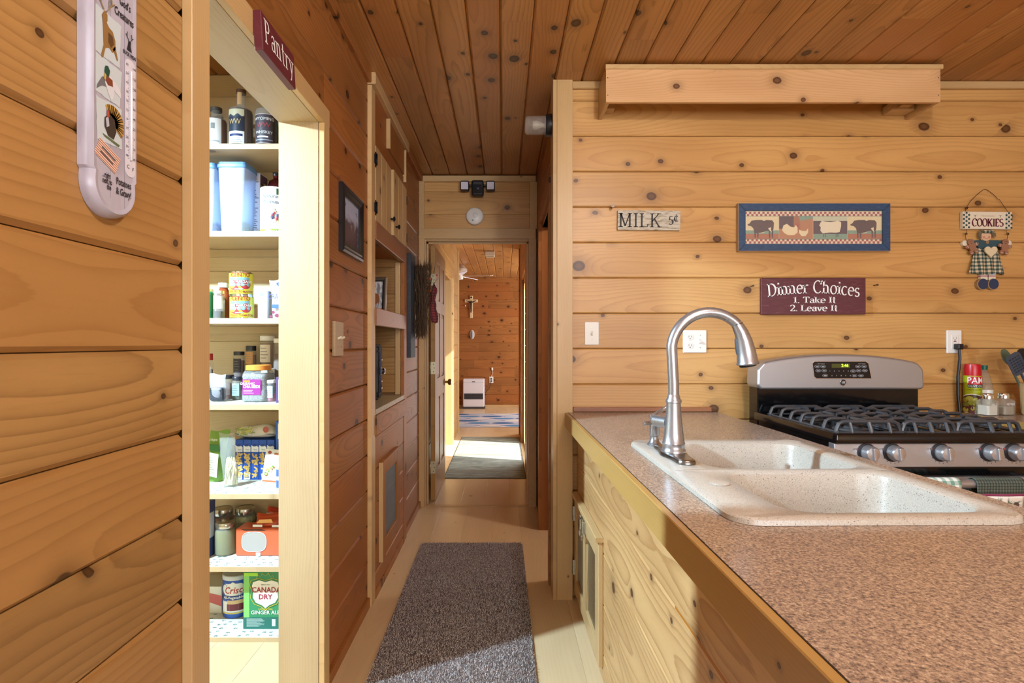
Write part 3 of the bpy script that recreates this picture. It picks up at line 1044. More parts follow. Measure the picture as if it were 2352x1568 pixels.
# faucet
fo = isl(0, 0)
FX, FY, FZ = 0.493, 1.58, CT + B + 0.001
ft = thing('faucet', 'brushed nickel gooseneck pull-down faucet on the sink rim', 'faucet', (FX, FY, FZ), (0, 0, IROT))
mb = MB()
prof = []
for k in range(41):
    a = 2 * PI * k / 40
    yy = 0.128 * math.sin(a)
    w = 0.034 + 0.0 * abs(yy)
    xx = math.cos(a)
    s = abs(yy) / 0.128
    wid = 0.040 * (1 - s) ** 0.5 * (0.55 + 0.45 * math.cos(min(s * 2.2, 1) * PI)) if s < 0.45 else 0.0
    prof.append((xx, yy))


def esc(sc, z):
    pts = []
    N = 48
    for k in range(N):
        s = -1 + 2 * k / (N - 1)
        h = 0.026 + 0.012 * math.exp(-(s / 0.33) ** 2)
        if abs(s) > 0.8:
            h *= math.sqrt(max(0.0, 1 - ((abs(s) - 0.8) / 0.2) ** 2))
        pts.append((h, s * 0.128))
    return [(x * sc, y * (1 - (1 - sc) * .3), z) for x, y in pts] + [(-x * sc, y * (1 - (1 - sc) * .3), z) for x, y in pts[::-1][1:-1]]


mb.loops([esc(1.0, 0), esc(1.0, 0.005), esc(0.93, 0.009), esc(0.7, 0.011)], 0, True, True, True)
obj('base_plate', mb, brushed('nickel_plate', '8A8682', 0.3, 1), ft)
obj('body', MB().lathe([(0.034, 0.010), (0.034, 0.016), (0.031, 0.020), (0.031, 0.034), (0.0325, 0.036), (0.031, 0.039), (0.028, 0.060), (0.0245, 0.090), (0.0215, 0.120),
                        (0.020, 0.148), (0.020, 0.152), (0.0225, 0.154), (0.0225, 0.160), (0.0195, 0.164), (0.0165, 0.176)], 32), NICKEL, ft)
s = FY / FPX
zc = (V0 - 805) * s + EYE - FZ
rr = 88 * s
path = [(0, 0, 0.17), (0, 0, zc * 0.85)]
xo = (1630 - 1547) * s
path = [(0, 0, 0.17), (0, 0, 0.21)] + [(xo + rr * math.cos(R(a)), 0, zc + rr * math.sin(R(a))) for a in range(180, 36, -8)]
path[2] = (path[2][0] * .8, 0, path[2][2])
obj('spout', MB().tube(path, 0.0152, 20), NICKEL, ft)
e = Vector(path[-1])
hp = [e, e + Vector((0.012, 0, -0.022)), e + Vector((0.021, 0, -0.048)), e + Vector((0.027, 0, -0.078)), e + Vector((0.031, 0, -0.108)), e + Vector((0.0318, 0, -0.114)), e + Vector((0.0322, 0, -0.118))]
hd = obj('spray_head', MB().tube(hp, [0.0158, 0.019, 0.0225, 0.026, 0.029, 0.0315, 0.030], 24), NICKEL, ft)
obj('spray_face', MB().tube([hp[-1], hp[-1] + Vector((0.001, 0, -0.005))], [0.024, 0.023], 20), BLACKSAT, hd)
obj('toggle_button', MB().tube([hp[2] + Vector((-0.023, 0, 0.004)), hp[3] + Vector((-0.0255, 0, 0.004)), hp[4] + Vector((-0.028, 0, 0.02))], [0.005, 0.006, 0.005], 8), M('5A6470', 0.35, 0.6), hd)
obj('seam_ring', MB().tube([e + Vector((0, 0, 0.001)), e + Vector((0.0006, 0, -0.001))], 0.0164, 20), M('6A6866', 0.3, 1.0), hd)
hv = MB().cyl((-0.010, 0.018, 0.092), (-0.034, 0.062, 0.092), 0.0175, 20)
hv.cyl((-0.034, 0.062, 0.092), (-0.040, 0.073, 0.092), 0.0165, 20, r2=0.010)
obj('handle_hub', hv, NICKEL, ft)
obj('lever', MB().tube([(-0.040, 0.073, 0.093), (-0.043, 0.080, 0.100), (0.005, 0.105, 0.122), (0.024, 0.108, 0.132)], [0.006, 0.0065, 0.0055, 0.007], 10), NICKEL, ft)
# soap dispenser
sd = thing('soap_dispenser', 'short brushed nickel soap dispenser beside the faucet', 'soap dispenser', (0.482, 1.742, FZ), (0, 0, R(205)))
obj('base', MB().lathe([(0.023, 0), (0.023, 0.003), (0.016, 0.010), (0.0125, 0.022), (0.0125, 0.028), (0.016, 0.031)], 24), NICKEL, sd)
obj('pump', MB().lathe([(0.016, 0.031), (0.0155, 0.060), (0.0175, 0.064), (0.0175, 0.070), (0.012, 0.073), (0.002, 0.074)], 24), NICKEL, sd)
obj('nozzle', MB().tube([(0.0, 0, 0.068), (0.020, 0, 0.070), (0.036, 0, 0.072), (0.041, 0, 0.067)], [0.008, 0.007, 0.006, 0.0065], 10), NICKEL, sd)
# ------------------------------------------------------------------ gas range
RW = 0.762
RGX, RGY = 1.165, 1.93
RYAW = R(0.5)
rg = thing('gas_range', 'stainless steel and black gas range with five knobs and cast-iron grates', 'range', (RGX, RGY, 0), (0, 0, RYAW))
# local: x to the right, y to the back, front of the control panel at y = 0
CZ = 0.940
obj('body', MB().box(0.012, RW - 0.012, 0.03, 0.63, 0.03, CZ - 0.035), BLACKGLOSS, rg, bevel=0.002, seg=1)
# cooktop: raised rim tray
mb = MB()
mb.loops([[(p[0], p[1], z) for p in rrect(a, RW - a, b, c, r, 4)] for (a, b, c, r, z) in
          ((0.0, -0.012, 0.60, 0.012, CZ - 0.034), (0.0, -0.014, 0.60, 0.012, CZ - 0.006), (0.004, -0.010, 0.597, 0.012, CZ), (0.022, 0.012, 0.58, 0.012, CZ - 0.001), (0.032, 0.024, 0.572, 0.02, CZ - 0.010), (0.06, 0.05, 0.55, 0.03, CZ - 0.012))], 0, True, True, True)
obj('cooktop', mb, BLACKGLOSS, rg)
# control panel, tilted slightly
mb = MB()
mb.add([(0.004, -0.004, CZ - 0.036), (RW - .004, -0.004, CZ - 0.036), (RW - .004, -0.010, CZ - 0.120), (0.004, -0.010, CZ - 0.120),
        (0.004, 0.03, CZ - 0.036), (RW - .004, 0.03, CZ - 0.036), (RW - .004, 0.03, CZ - 0.120), (0.004, 0.03, CZ - 0.120)],
       [(0, 3, 2, 1), (4, 5, 6, 7), (0, 1, 5, 4), (3, 7, 6, 2), (0, 4, 7, 3), (1, 2, 6, 5)])
obj('control_panel', mb, STEEL, rg, bevel=0.003)
kz = CZ - 0.068
KX = [0.122, 0.213, 0.385, 0.557, 0.645]
KNOB = M('C6C8CC', .28, .8, 'satin_knob')
REDP = M('C03A34', 0.5)
for i, kx in enumerate(KX):
    k = obj('knob', MB(Matrix.Translation((kx, -0.008, kz)) @ Matrix.Rotation(R(90), 4, 'X')).lathe([(0.027, 0), (0.0275, 0.010), (0.0255, 0.014), (0.0255, 0.026), (0.022, 0.031), (0.006, 0.033)], 28), KNOB, rg)
    obj('knob_grip', MB(Matrix.Translation((kx, -0.041, kz)) @ Matrix.Rotation(R(-6), 4, 'Y')).box(-0.006, 0.006, -0.008, 0.006, -0.022, 0.022), KNOB, k, bevel=0.003)
    obj('knob_collar', MB(Matrix.Translation((kx - .004, -0.0075, kz)) @ Matrix.Rotation(R(90), 4, 'X')).lathe([(0.033, 0), (0.033, 0.0012), (0.026, 0.0016)], 28), BLACKSAT, k)
    mb = MB()
    for q in range(7):
        a = R(-150 + q * 22)
        mb.box(kx + .038 * math.cos(a) - .0012, kx + .038 * math.cos(a) + .0012, -0.0095, -0.0085, kz + .038 * math.sin(a) - .0014, kz + .038 * math.sin(a) + .0014)
    obj('dial_marks', mb, INK, k)
    text('OFF', 0.007, INK, k, (kx - .004, -0.0062, kz + .040))
    text('LITE', 0.007, INK, k, (kx - .046, -0.0078, kz + .012))
    obj('lite_mark', MB().box(kx - .037, kx - .035, -0.0085, -0.0075, kz + .008, kz + .016).box(kx + .014, kx + .021, -0.0085, -0.0065, kz + .032, kz + .036), REDP, k)
    text('Front' if i in (0, 4) else 'Rear' if i != 2 else 'Center', 0.007, INK, k, (kx + .026, -0.0065, kz + .044))
# vent gap, oven door, handle
obj('vent_strip', MB().box(0.006, RW - 0.006, 0.004, 0.04, CZ - 0.152, CZ - 0.121), BLACKGLOSS, rg, bevel=0.002)
od = obj('oven_door', MB().box(0.006, RW - 0.006, -0.012, 0.035, 0.20, CZ - 0.154), STEEL, rg, bevel=0.006)
obj('door_window', MB().box(0.13, RW - 0.13, -0.0135, -0.011, 0.33, 0.58), BLACKGLOSS, od)
hb = obj('door_handle', MB().tube([(0.05, -0.062, 0.776), (RW - 0.05, -0.062, 0.776)], 0.0155, 20), STEEL, od)
for x in (0.06, RW - 0.06):
    obj('handle_bracket', MB().box(x - 0.014, x + 0.014, -0.062, -0.010, 0.766, 0.786), STEEL, od, bevel=0.003)
obj('storage_drawer', MB().box(0.006, RW - 0.006, -0.008, 0.035, 0.03, 0.192), STEEL, rg, bevel=0.005)
# backguard: black riser, arched stainless head, display
obj('backguard_riser', MB().box(0.008, RW - 0.008, 0.575, 0.66, CZ - 0.06, 1.055), BLACKGLOSS, rg, bevel=0.004)
top = []
N = 24
zl, zh = 1.168, 1.207
x0, x1 = -0.004, RW + 0.006
pts = [(x0 + 0.020, 1.046), (x1 - 0.02, 1.046)] + arc(x1 - .02, 1.066, .02, .02, -90, 0, 4)[1:] + [(x1 - 0.004, zl - 0.03)]
for k in range(N + 1):
    t = k / N
    x = x1 - 0.03 - (x1 - x0 - 0.06) * t
    pts.append((x, zl + (zh - zl) * math.sin(PI * t) ** 0.75))
pts += [(x0 + 0.004, zl - 0.03), (x0 + .001, 1.066)]
mb = MB(Matrix.Rotation(R(90), 4, 'X'))
mb.prism(pts, -0.665, -0.555, 0)
obj('backguard_head', mb, STEEL, rg, bevel=0.010, seg=3)
yf = 0.5545
cx = 0.385
panel = [(cx - 0.125, 1.174), (cx + 0.108, 1.174), (cx + 0.120, 1.166), (cx + 0.134, 1.098), (cx + 0.126, 1.098), (cx - 0.116, 1.098), (cx - 0.126, 1.106), (cx - 0.134, 1.166)]
dp = obj('display_panel', MB(Matrix.Rotation(R(90), 4, 'X')).prism(panel, -yf, -yf + 0.003), BLACKGLOSS, rg)
obj('display_bezel', MB(Matrix.Rotation(R(90), 4, 'X')).prism([((p[0] - cx) * 1.025 + cx, (p[1] - 1.136) * 1.06 + 1.136) for p in panel], -yf, -yf + 0.0018), CHROME, rg)
yb = yf - 0.0036
obj('clock_window', MB().box(cx - 0.048, cx + 0.036, yb, yb + .0005, 1.146, 1.164), M('4A4A10', 0.4), dp)
text('2:46', 0.019, emit('clock_digits', 'C8FF3C', 2.2), dp, (cx + 0.012, yb - 0.0004, 1.156), bold=0.0004)
GREYP = M('C9C9CC', 0.5)
keys = [(-.115, 1.152), (-.088, 1.152), (-.110, 1.133), (-.083, 1.133), (-.078, 1.111), (.072, 1.152), (.1, 1.152), (.076, 1.133), (.104, 1.133), (.05, 1.131), (.056, 1.110), (.086, 1.110)]
mb = MB()
for (kx, kzz) in keys:
    ring = [(cx + kx + .012 * math.cos(2 * PI * q / 16), yb, kzz + .0062 * math.sin(2 * PI * q / 16)) for q in range(17)]
    mb.tube(ring, 0.0004, 4)
    mb.box(cx + kx - .007, cx + kx + .007, yb - .0003, yb, kzz + .0004, kzz + .0018).box(cx + kx - .006, cx + kx + .006, yb - .0003, yb, kzz - .0024, kzz - .001)
obj('key_outlines', mb, GREYP, dp)
for q, ch in enumerate('12345'):
    text(ch, 0.008, GREYP, dp, (cx - .057 + q * .021, yb, 1.131))
for q, ch in enumerate('67890'):
    text(ch, 0.008, GREYP, dp, (cx - .047 + q * .021, yb, 1.110))
text('Oven Controls', 0.0052, GREYP, dp, (cx - .097, yb, 1.164))
text('Timer Controls', 0.0052, GREYP, dp, (cx + .09, yb, 1.164))
lg = obj('emblem', MB(Matrix.Translation((cx + 0.005, yf, 1.079)) @ Matrix.Rotation(R(90), 4, 'X')).lathe([(0.0135, 0), (0.0135, 0.002), (0.001, 0.0024)], 24), M('3A3A3E', 0.4, 0.5), rg)
obj('emblem_ring', MB().tube([(cx + .005 + .0128 * math.cos(2 * PI * q / 20), yf - .0024, 1.079 + .0128 * math.sin(2 * PI * q / 20)) for q in range(21)], 0.0011, 6), CHROME, lg)
text('GE', 0.013, WHITE, lg, (cx + 0.005, yf - 0.003, 1.079), shear=0.25)
# burners and grates
for (bx, by, br) in ((0.165, 0.155, 0.042), (0.165, 0.43, 0.034), (0.381, 0.29, 0.05), (0.60, 0.155, 0.046), (0.60, 0.43, 0.034)):
    b = obj('burner', MB().lathe([(br + .02, 0), (br + .016, 0.006), (br, 0.010), (br, 0.014)], 24, (bx, by, CZ - .011)), M('4A4C50', 0.5, 0.4), rg)
    obj('burner_cap', MB().lathe([(br, 0.014), (br, 0.020), (br - .006, 0.024), (0.002, 0.024)], 24, (bx, by, CZ - .011)), BLACKSAT, b)


def barx(mb, y, xa, xb, zt, legs=True, w=0.0075, h=0.007):
    """bar across a grate; its ends sweep down to the tray in a curve"""
    zb = 0.003
    if legs:
        pts = [(xa, y, zb), (xa + 0.002, y, zb + .012), (xa + 0.010, y, zt - 0.006), (xa + 0.024, y, zt), ((xa + xb) / 2, y, zt), (xb - 0.024, y, zt), (xb - 0.010, y, zt - 0.006), (xb - 0.002, y, zb + .012), (xb, y, zb)]
    else:
        pts = [(xa, y, zt), (xb, y, zt)]
    mb.tube(pts, w, 8, flat=(1.0, 1.05))


def grate(x0, x1):
    mb = MB()
    zt = 0.040
    ys = [0.040, 0.118, 0.196, 0.274, 0.352, 0.430, 0.520]
    for k, y in enumerate(ys):
        if k in (0, len(ys) - 1):
            barx(mb, y, x0, x1, zt)
        else:
            m = (x0 + x1) / 2
            g = 0.034
            w = 0.0075
            mb.tube([(x0, y, .003), (x0 + .002, y, .015), (x0 + .010, y, zt - .006), (x0 + .024, y, zt), (m - g, y, zt)], w, 8)
            mb.tube([(x1, y, .003), (x1 - .002, y, .015), (x1 - .010, y, zt - .006), (x1 - .024, y, zt), (m + g, y, zt)], w, 8)
    for x in (x0, x1):
        mb.tube([(x, 0.02, .004), (x, 0.54, .004)], 0.005, 6)
    for f in (0.0, 1.0):
        y = 0.02 if f == 0 else 0.54
        mb.tube([(x0, y, .004), (x1, y, .004)], 0.005, 6)
        s = 1 if f == 0 else -1
        for x in (x0 + (x1 - x0) * .5,):
            mb.tube([(x, y, .004), (x, y + s * .004, .016), (x, y + s * .014, zt - .004), (x, y + s * .03, zt), (x, y + s * .11, zt)], 0.0078, 8)
        for x in (x0 + (x1 - x0) * .2, x0 + (x1 - x0) * .8):
            mb.tube([(x, y, .004), (x, y + s * .003, .016), (x, y + s * .012, zt - .004), (x, y + s * .024, zt)], 0.006, 8)
    m = (x0 + x1) / 2
    mb.tube([(m, 0.25, zt), (m, 0.31, zt)], 0.0065, 8)
    return mb


for (a, b) in ((0.045, 0.278), (0.286, 0.478), (0.486, 0.717)):
    obj('grate', grate(a, b), IRON, rg, loc=(0, 0.01, CZ - 0.008))


# dish towels on the oven door handle
def towel(name, label, x0, x1, z_low, mats, bands):
    """cloth folded over the bar: bands are (from, to, material) along the front drop"""
    t = thing(name, label, 'dish towel', (RGX, RGY, 0), (0, 0, RYAW), 'dish towels on the oven handle')
    yc, zc, r = -0.062, 0.776, 0.020
    rr_ = random.Random(len(name) + int(x0 * 100))
    ph = rr_.uniform(0, 6)

    def pt(u, sdist):
        # sdist: distance along the cloth, 0 at the top of the bar, + front, - back
        x = x0 + (x1 - x0) * u
        q = r * PI / 2
        wob = 0.004 * math.sin(u * 9 + ph)
        if abs(sdist) <= q:
            a = PI / 2 + sdist / r
            return (x, yc + math.cos(a) * r, zc + math.sin(a) * r)
        drop = abs(sdist) - q
        sg = -1 if sdist > 0 else 1
        k = min(drop / 0.1, 1)
        return (x + (u - .5) * -0.02 * k, yc + sg * (r - 0.004 * k) + wob * k * (1 if sg < 0 else .3), zc - drop)
    for i, (nm, s0, s1, mt) in enumerate(bands):
        n = max(4, int((s1 - s0) / 0.008))
        mb = MB()
        mb.grid(lambda u, v: pt(u, s0 + (s1 - s0) * v), 20, n)
        o = obj(nm, mb, mt, t)
        sm = o.modifiers.new('thickness', 'SOLIDIFY')
        sm.thickness = 0.003
        sm.offset = 0
    return t, pt


def quilt():
    t = NT('green_quilted_cloth')
    x, y, z = t.sep(t.objco())
    a = t.ma('SINE', t.ma('MULTIPLY', t.ma('ADD', x, z), 320.0))
    b = t.ma('SINE', t.ma('MULTIPLY', t.ma('SUBTRACT', x, z), 320.0))
    q = t.ma('MULTIPLY', a, b)
    c = t.mix(t.sstep(q, -0.6, 0.6), hx('343A32'), hx('5A6256'))
    t.base(c, 0.9)
    t.bump(q, 0.5, 0.002)
    return t.m


def checkcloth(name, a, b, c, s, ax=(0, 2)):
    t = NT(name)
    co = t.sep(t.objco())
    f1 = t.ma('GREATER_THAN', t.ma('FRACT', t.ma('MULTIPLY', co[ax[0]], s)), 0.5)
    f2 = t.ma('GREATER_THAN', t.ma('FRACT', t.ma('MULTIPLY', co[ax[1]], s)), 0.5)
    k = t.mix(t.ma('MULTIPLY', t.ma('ADD', f1, f2), 0.5), hx(a), hx(c))
    both = t.ma('MULTIPLY', f1, f2)
    one = t.ma('SUBTRACT', t.ma('ADD', f1, f2), t.ma('MULTIPLY', both, 2.0))
    col = t.mix(one, hx(a), hx(b))
    col = t.mix(both, col, hx(c))
    return t.base(col, 0.9)


PRINTW = M('E6DED2', 0.9, 0, 'cream_cloth')
tw, twp = towel('dish_towel', 'quilted green and cream dish towel printed with pine cones', 0.445, 0.612, 0.4, None,
                [('quilted_top', -0.12, 0.062, quilt()), ('ribbon_stripe', 0.062, 0.070, M('8A3A5A', 0.8)), ('printed_cloth', 0.070, 0.26, PRINTW)])
CONE, NEEDLE = M('5E463C', 0.9), M('6E8468', 0.9)
rt = random.Random(4)
for row, (zz, off) in enumerate(((0.105, 0.0), (0.165, 0.5))):
    for c in range(5):
        u = (c + 0.35 + off * .5) / 5.2
        if u > 0.96:
            continue
        o = Vector(twp(u, zz + rt.uniform(-.006, .006))) + Vector((0, -0.0035, 0))
        mb = MB(Matrix.Translation(o) @ Matrix.Rotation(R(90), 4, 'X'))
        flat_poly(mb, [(0.010 * math.cos(2 * PI * q / 10), 0.013 * math.sin(2 * PI * q / 10)) for q in range(10)], 0.0004)
        for q in range(3):
            mb.add([(-.008, -.006 + q * .006, .0008), (.008, -.004 + q * .006, .0008), (.008, -.003 + q * .006, .0008), (-.008, -.005 + q * .006, .0008)], [(0, 1, 2, 3)], 2)
        for q in range(16):
            a = rt.uniform(0, 2 * PI)
            l = rt.uniform(.012, .022)
            bx_, by_ = .004 * math.cos(a), .008 + .004 * math.sin(a)
            flat_poly(mb, [(bx_ + .001 * math.sin(a), by_ - .001 * math.cos(a)), (bx_ + l * math.cos(a), by_ + l * math.sin(a)), (bx_ - .001 * math.sin(a), by_ + .001 * math.cos(a))], 0.0002, 1)
        obj('pine_cone_print', mb, [CONE, NEEDLE, M('3A2A24', 0.9)], tw)
towel('dish_towel', 'green and white checked dish towel on the oven handle', 0.255, 0.392, 0.4, None,
      [('checked_cloth', -0.12, 0.22, checkcloth('green_check_cloth', 'E9EAE4', 'A9BEAE', '6E9484', 38.0))])
# ------------------------------------------------------------------ things on the kitchen wall
YW = YB


def wallpos(u, v, off=0.0):
    p = px(u, v, YW - off)
    return (p.x, p.y, p.z)


def onwall(u0, u1, v0, v1, d):
    a, b = px(u0, v0, d), px(u1, v1, d)
    return a.x, b.x, b.z, a.z


# box valance under the ceiling
vb = thing('box_valance', 'knotty pine box valance mounted high on the kitchen wall', 'valance', (0.47, 2.70, 2.365))
VL = 1.536
board('front_board', PINE_VAL, vb, (VL / 2, -0.191, 0.076), VL, 0.152, 0.018, (1, 0, 0), (0, 0, 1), 0.002)
board('cap_strip', PINE_TRIM, vb, (VL / 2 + .004, -0.193, 0.1625), VL + 0.012, 0.022, 0.024, (1, 0, 0), (0, 0, 1), 0.003)
board('end_board', PINE_TRIM, vb, (0.009, -0.092, 0.080), 0.180, 0.160, 0.018, (0, 1, 0), (0, 0, 1), 0.002)
board('end_board', PINE_TRIM, vb, (VL - 0.009, -0.092, 0.080), 0.180, 0.160, 0.018, (0, 1, 0), (0, 0, 1), 0.002)
obj('bracket_block', MB().box(VL - 0.13, VL - 0.02, -0.07, -0.002, 0.02, 0.06).box(VL - 0.10, VL - 0.05, -0.10, -0.03, 0.03, 0.10), PINE_TRIM, vb, bevel=0.002)
obj('bracket_block', MB().box(0.02, 0.07, -0.06, -0.002, 0.03, 0.09), PINE_TRIM, vb, bevel=0.002)
obj('nail_heads', MB().box(0.006, 0.010, -0.2005, -0.200, 0.03, 0.034).box(0.006, 0.010, -0.2005, -0.200, 0.11, 0.114).box(VL - .01, VL - .006, -0.2005, -0.200, 0.03, 0.034).box(VL - .01, VL - .006, -0.2005, -0.200, 0.11, 0.114), INK, vb)

# MILK sign
a, b, c, d = onwall(1419, 1563, 483, 528, 2.68)
ms = thing('wooden_sign', 'small weathered white plank sign reading MILK', 'sign', ((a + b) / 2, 2.6985, (c + d) / 2), (PI / 2, 0, 0))
W, H = (b - a), (d - c)
mb = MB(Matrix.Rotation(R(-0.6), 4, 'Z'))
mb.prism(rrect(-W / 2, W / 2, -H / 2, H / 2, 0.003, 2), 0, 0.018)
obj('board', mb, wornpaint('worn_white_paint', 'CFC8B8', '94846C', 0.42, 26.0, 0.75), ms, bevel=0.0015, seg=1)
INKW = wornpaint('worn_black_paint', '3C3A3A', '9A9184', 0.30, 60.0, 0.7, 1.0)
serif('MILK', 0.068, INKW, ms, (-0.046, 0.0, 0.0185), (0, 0, R(-.6)), sx=0.94, track=0.08, thick=0.13)
serif('5', 0.042, INKW, ms, (0.108, -0.002, 0.0185), (0, 0, 0), thick=0.2)
serif('c', 0.040, INKW, ms, (0.134, 0.014, 0.0185), (0, 0, 0), thick=0.2)
obj('cent_bar', MB().box(0.1325, 0.1355, -0.006, 0.029, 0.0186, 0.0189), INKW, ms)
tag(obj('nail', MB().cyl((0.5335, 2.662, 1.930), (0.5335, 2.705, 1.928), 0.004, 8).cyl((0.5335, 2.660, 1.930), (0.5335, 2.664, 1.930), 0.009, 10), M('6A5E52', 0.4, 0.8)), 'old nail in the wall just left of the MILK sign', 'nail')

# long framed farm picture
a, b, c, d = onwall(1697, 2047, 466, 576, 2.67)
fp = thing('framed_picture', 'long navy-framed farm animal picture with red check borders', 'picture', ((a + b) / 2, 2.6985, (c + d) / 2), (PI / 2, 0, R(0)))
W, H, fw = b - a, d - c, 0.036
NAVY = wornpaint('navy_paint', '2C4668', '3A567C', 0.45, 40.0, 0.5)
EDGE = M('B99A72', 0.6)
for (x0, x1, y0, y1, n) in ((-W / 2, W / 2, H / 2 - fw, H / 2, 't'), (-W / 2, W / 2, -H / 2, -H / 2 + fw, 'b')):
    s = 1 if n == 't' else -1
    yo, yi = (y1, y0) if s > 0 else (y0, y1)
    obj('frame_rail', MB().prism([(x0, yo), (x1, yo), (x1 - fw, yi), (x0 + fw, yi)], 0, 0.024), NAVY, fp, bevel=0.0015, seg=1)
for s in (-1, 1):
    obj('frame_stile', MB().prism([(s * W / 2, -H / 2), (s * W / 2, H / 2), (s * (W / 2 - fw), H / 2 - fw), (s * (W / 2 - fw), -H / 2 + fw)], 0, 0.024), NAVY, fp, bevel=0.0015, seg=1)
obj('worn_edge', MB().box(-W / 2 - .0008, W / 2 + .0008, -H / 2 - .0008, -H / 2 + .001, 0.0, 0.0235).box(-W / 2 - .0008, -W / 2 + .001, -H / 2, H / 2, 0, 0.0235).box(-W / 2 - .0008, W / 2 + .0008, H / 2 - .001, H / 2 + .0008, 0, 0.0235), EDGE, fp)
iw, ih = W / 2 - fw, H / 2 - fw
z = 0.012
CR, TAN, TEAL, RUST, PLUM, SKY = M('E8D8B4', .5), M('C79A62', .5), M('7E9C84', .5), M('B0653E', .5), M('4E3038', .5), M('E4D2A4', .5)
obj('print', MB().box(-iw, iw, -ih, ih, 0.004, z), CR, fp)
# check borders: two rows of squares above and below
mb = MB()
n = 62
sq = 2 * iw / n
for top in (1, -1):
    for row in (0, 1):
        for k in range(n):
            if (k + row) % 2 == 0:
                yy = top * (ih - 0.003) - (row + (top > 0)) * sq * top if top > 0 else -(ih - 0.003) + row * sq
                plate(mb, -iw + k * sq, -iw + (k + 1) * sq, yy, yy + sq, z + 0.0003)
obj('check_border', mb, M('A8484A', .5), fp)
py0, py1 = -ih + 0.026, ih - 0.026
pw = 2 * iw / 4
obj('border_line', MB().box(-iw, iw, py0 - .003, py0, z, z + .0003).box(-iw, iw, py1, py1 + .003, z, z + .0003), TEAL, fp)


def cow(mb, ox, s):
    body = [(-.036, .012), (-.030, .020), (-.018, .022), (.0, .022), (.006, .019), (.012, .022), (.030, .021), (.035, .014), (.034, -.004), (.030, -.012), (.016, -.009), (.0, -.014), (-.014, -.017), (-.022, -.014), (-.025, -.002), (-.031, .004), (-.040, .006), (-.042, .009)]
    flat_poly(mb, [(ox + p[0] * s, p[1] * s) for p in body], z + .0012, 0)
    for lx in (-.020, -.012, .022, .030):
        flat_poly(mb, [(ox + (lx - .0022) * s, -.010 * s), (ox + (lx + .0028) * s, -.010 * s), (ox + (lx + .002) * s, -.030 * s), (ox + (lx - .001) * s, -.030 * s)], z + .001, 0)
    flat_poly(mb, [(ox + .018 * s, -.002 * s), (ox + .027 * s, .001 * s), (ox + .026 * s, -.006 * s), (ox + .029 * s, -.014 * s), (ox + .022 * s, -.008 * s)], z + .0014, 1)
    flat_poly(mb, [(ox - .012 * s, -.0165 * s), (ox + .012 * s, -.0115 * s), (ox + .002 * s, -.016 * s)], z + .0014, 1)


BROWN = M('4A2A22', .5)
for k in range(4):
    x0, x1 = -iw + k * pw + .0006, -iw + (k + 1) * pw - .0006
    cx = (x0 + x1) / 2
    hh = py1 - py0
    mb = MB()
    if k in (0, 3):
        plate(mb, x0, x1, py0, py1, z + .0003, 0)
        plate(mb, x0, x1, py0, py0 + hh * .22, z + .0006, 1)
        plate(mb, x0, x1, py0 + hh * .22, py0 + hh * .38, z + .0006, 2)
        mats = [SKY, RUST, TEAL]
    elif k == 1:
        plate(mb, x0, x1, py0, py1, z + .0003, 0)
        plate(mb, x0, cx - .012, py0 + hh * .45, py1, z + .0006, 1)
        flat_poly(mb, [(cx - .012, py0 + hh * .3), (cx - .012, py1), (cx + .012, py1), (cx + .020, py0 + hh * .7), (cx + .022, py0 + hh * .3)], z + .0007, 2)
        flat_poly(mb, [(cx + .012, py1), (x1, py1), (x1, py1 - hh * .1), (cx + .022, py1 - hh * .2)], z + .0009, 3)
        mats = [M('B77A4C', .5), PLUM, M('A8653C', .5), TEAL]
    else:
        plate(mb, x0, x1, py0, py1, z + .0003, 0)
        plate(mb, x0, x1, py0 + hh * .22, py0 + hh * .8, z + .0006, 1)
        plate(mb, x0, x1, py0, py0 + hh * .22, z + .0006, 2)
        mats = [M('C9C9A8', .5), PLUM, TEAL]
    obj('picture_panel', mb, mats, fp)
    mb = MB()
    if k in (0, 3):
        cow(mb, cx, 1.7)
        obj('cow', mb, [BROWN, CR], fp)
    elif k == 1:
        hen = [(-.034, -.004), (-.030, .010), (-.020, .014), (-.010, .006), (0, .004), (.006, .012), (.010, .004), (.010, -.010), (0, -.018), (-.016, -.018), (-.028, -.012)]
        flat_poly(mb, [(cx - .010 + p[0] * 1.75, p[1] * 1.75 - .006) for p in hen], z + .0012, 0)
        flat_poly(mb, [(cx - .002, .014), (cx + .008, .024), (cx + .014, .008), (cx + .006, .0)], z + .0016, 1)
        hen2 = [(.0, .0), (.010, -.004), (.022, -.004), (.028, .004), (.028, -.010), (.020, -.020), (.008, -.020), (.0, -.010)]
        flat_poly(mb, [(cx + .014 + p[0] * 1.6, p[1] * 1.6 - .010) for p in hen2], z + .0014, 0)
        obj('hens', mb, [M('EBD9AC', .5), M('B04A38', .5)], fp)
    else:
        sh = [(-.026, .018), (-.022, .024), (-.014, .022), (0, .020), (.020, .024), (.028, .020), (.028, .008), (.024, -.008), (.014, -.010), (0, -.009), (-.020, -.012), (-.026, -.004), (-.025, .006), (-.029, .010)]
        flat_poly(mb, [(cx + p[0] * 1.9, p[1] * 1.75 - .008) for p in sh], z + .0012, 0)
        for lx in (-.018, -.014, .014, .019):
            plate(mb, cx + lx * 1.9, cx + lx * 1.9 + .003, -.046, -.022, z + .001, 1)
        obj('sheep', mb, [M('E9DCBC', .5), INK], fp)
obj('cover_glass', MB().box(-iw, iw, -ih, ih, 0.0165, 0.0170), clear('picture_glass', 'FFFFFF', 0.06, 0.05), fp)

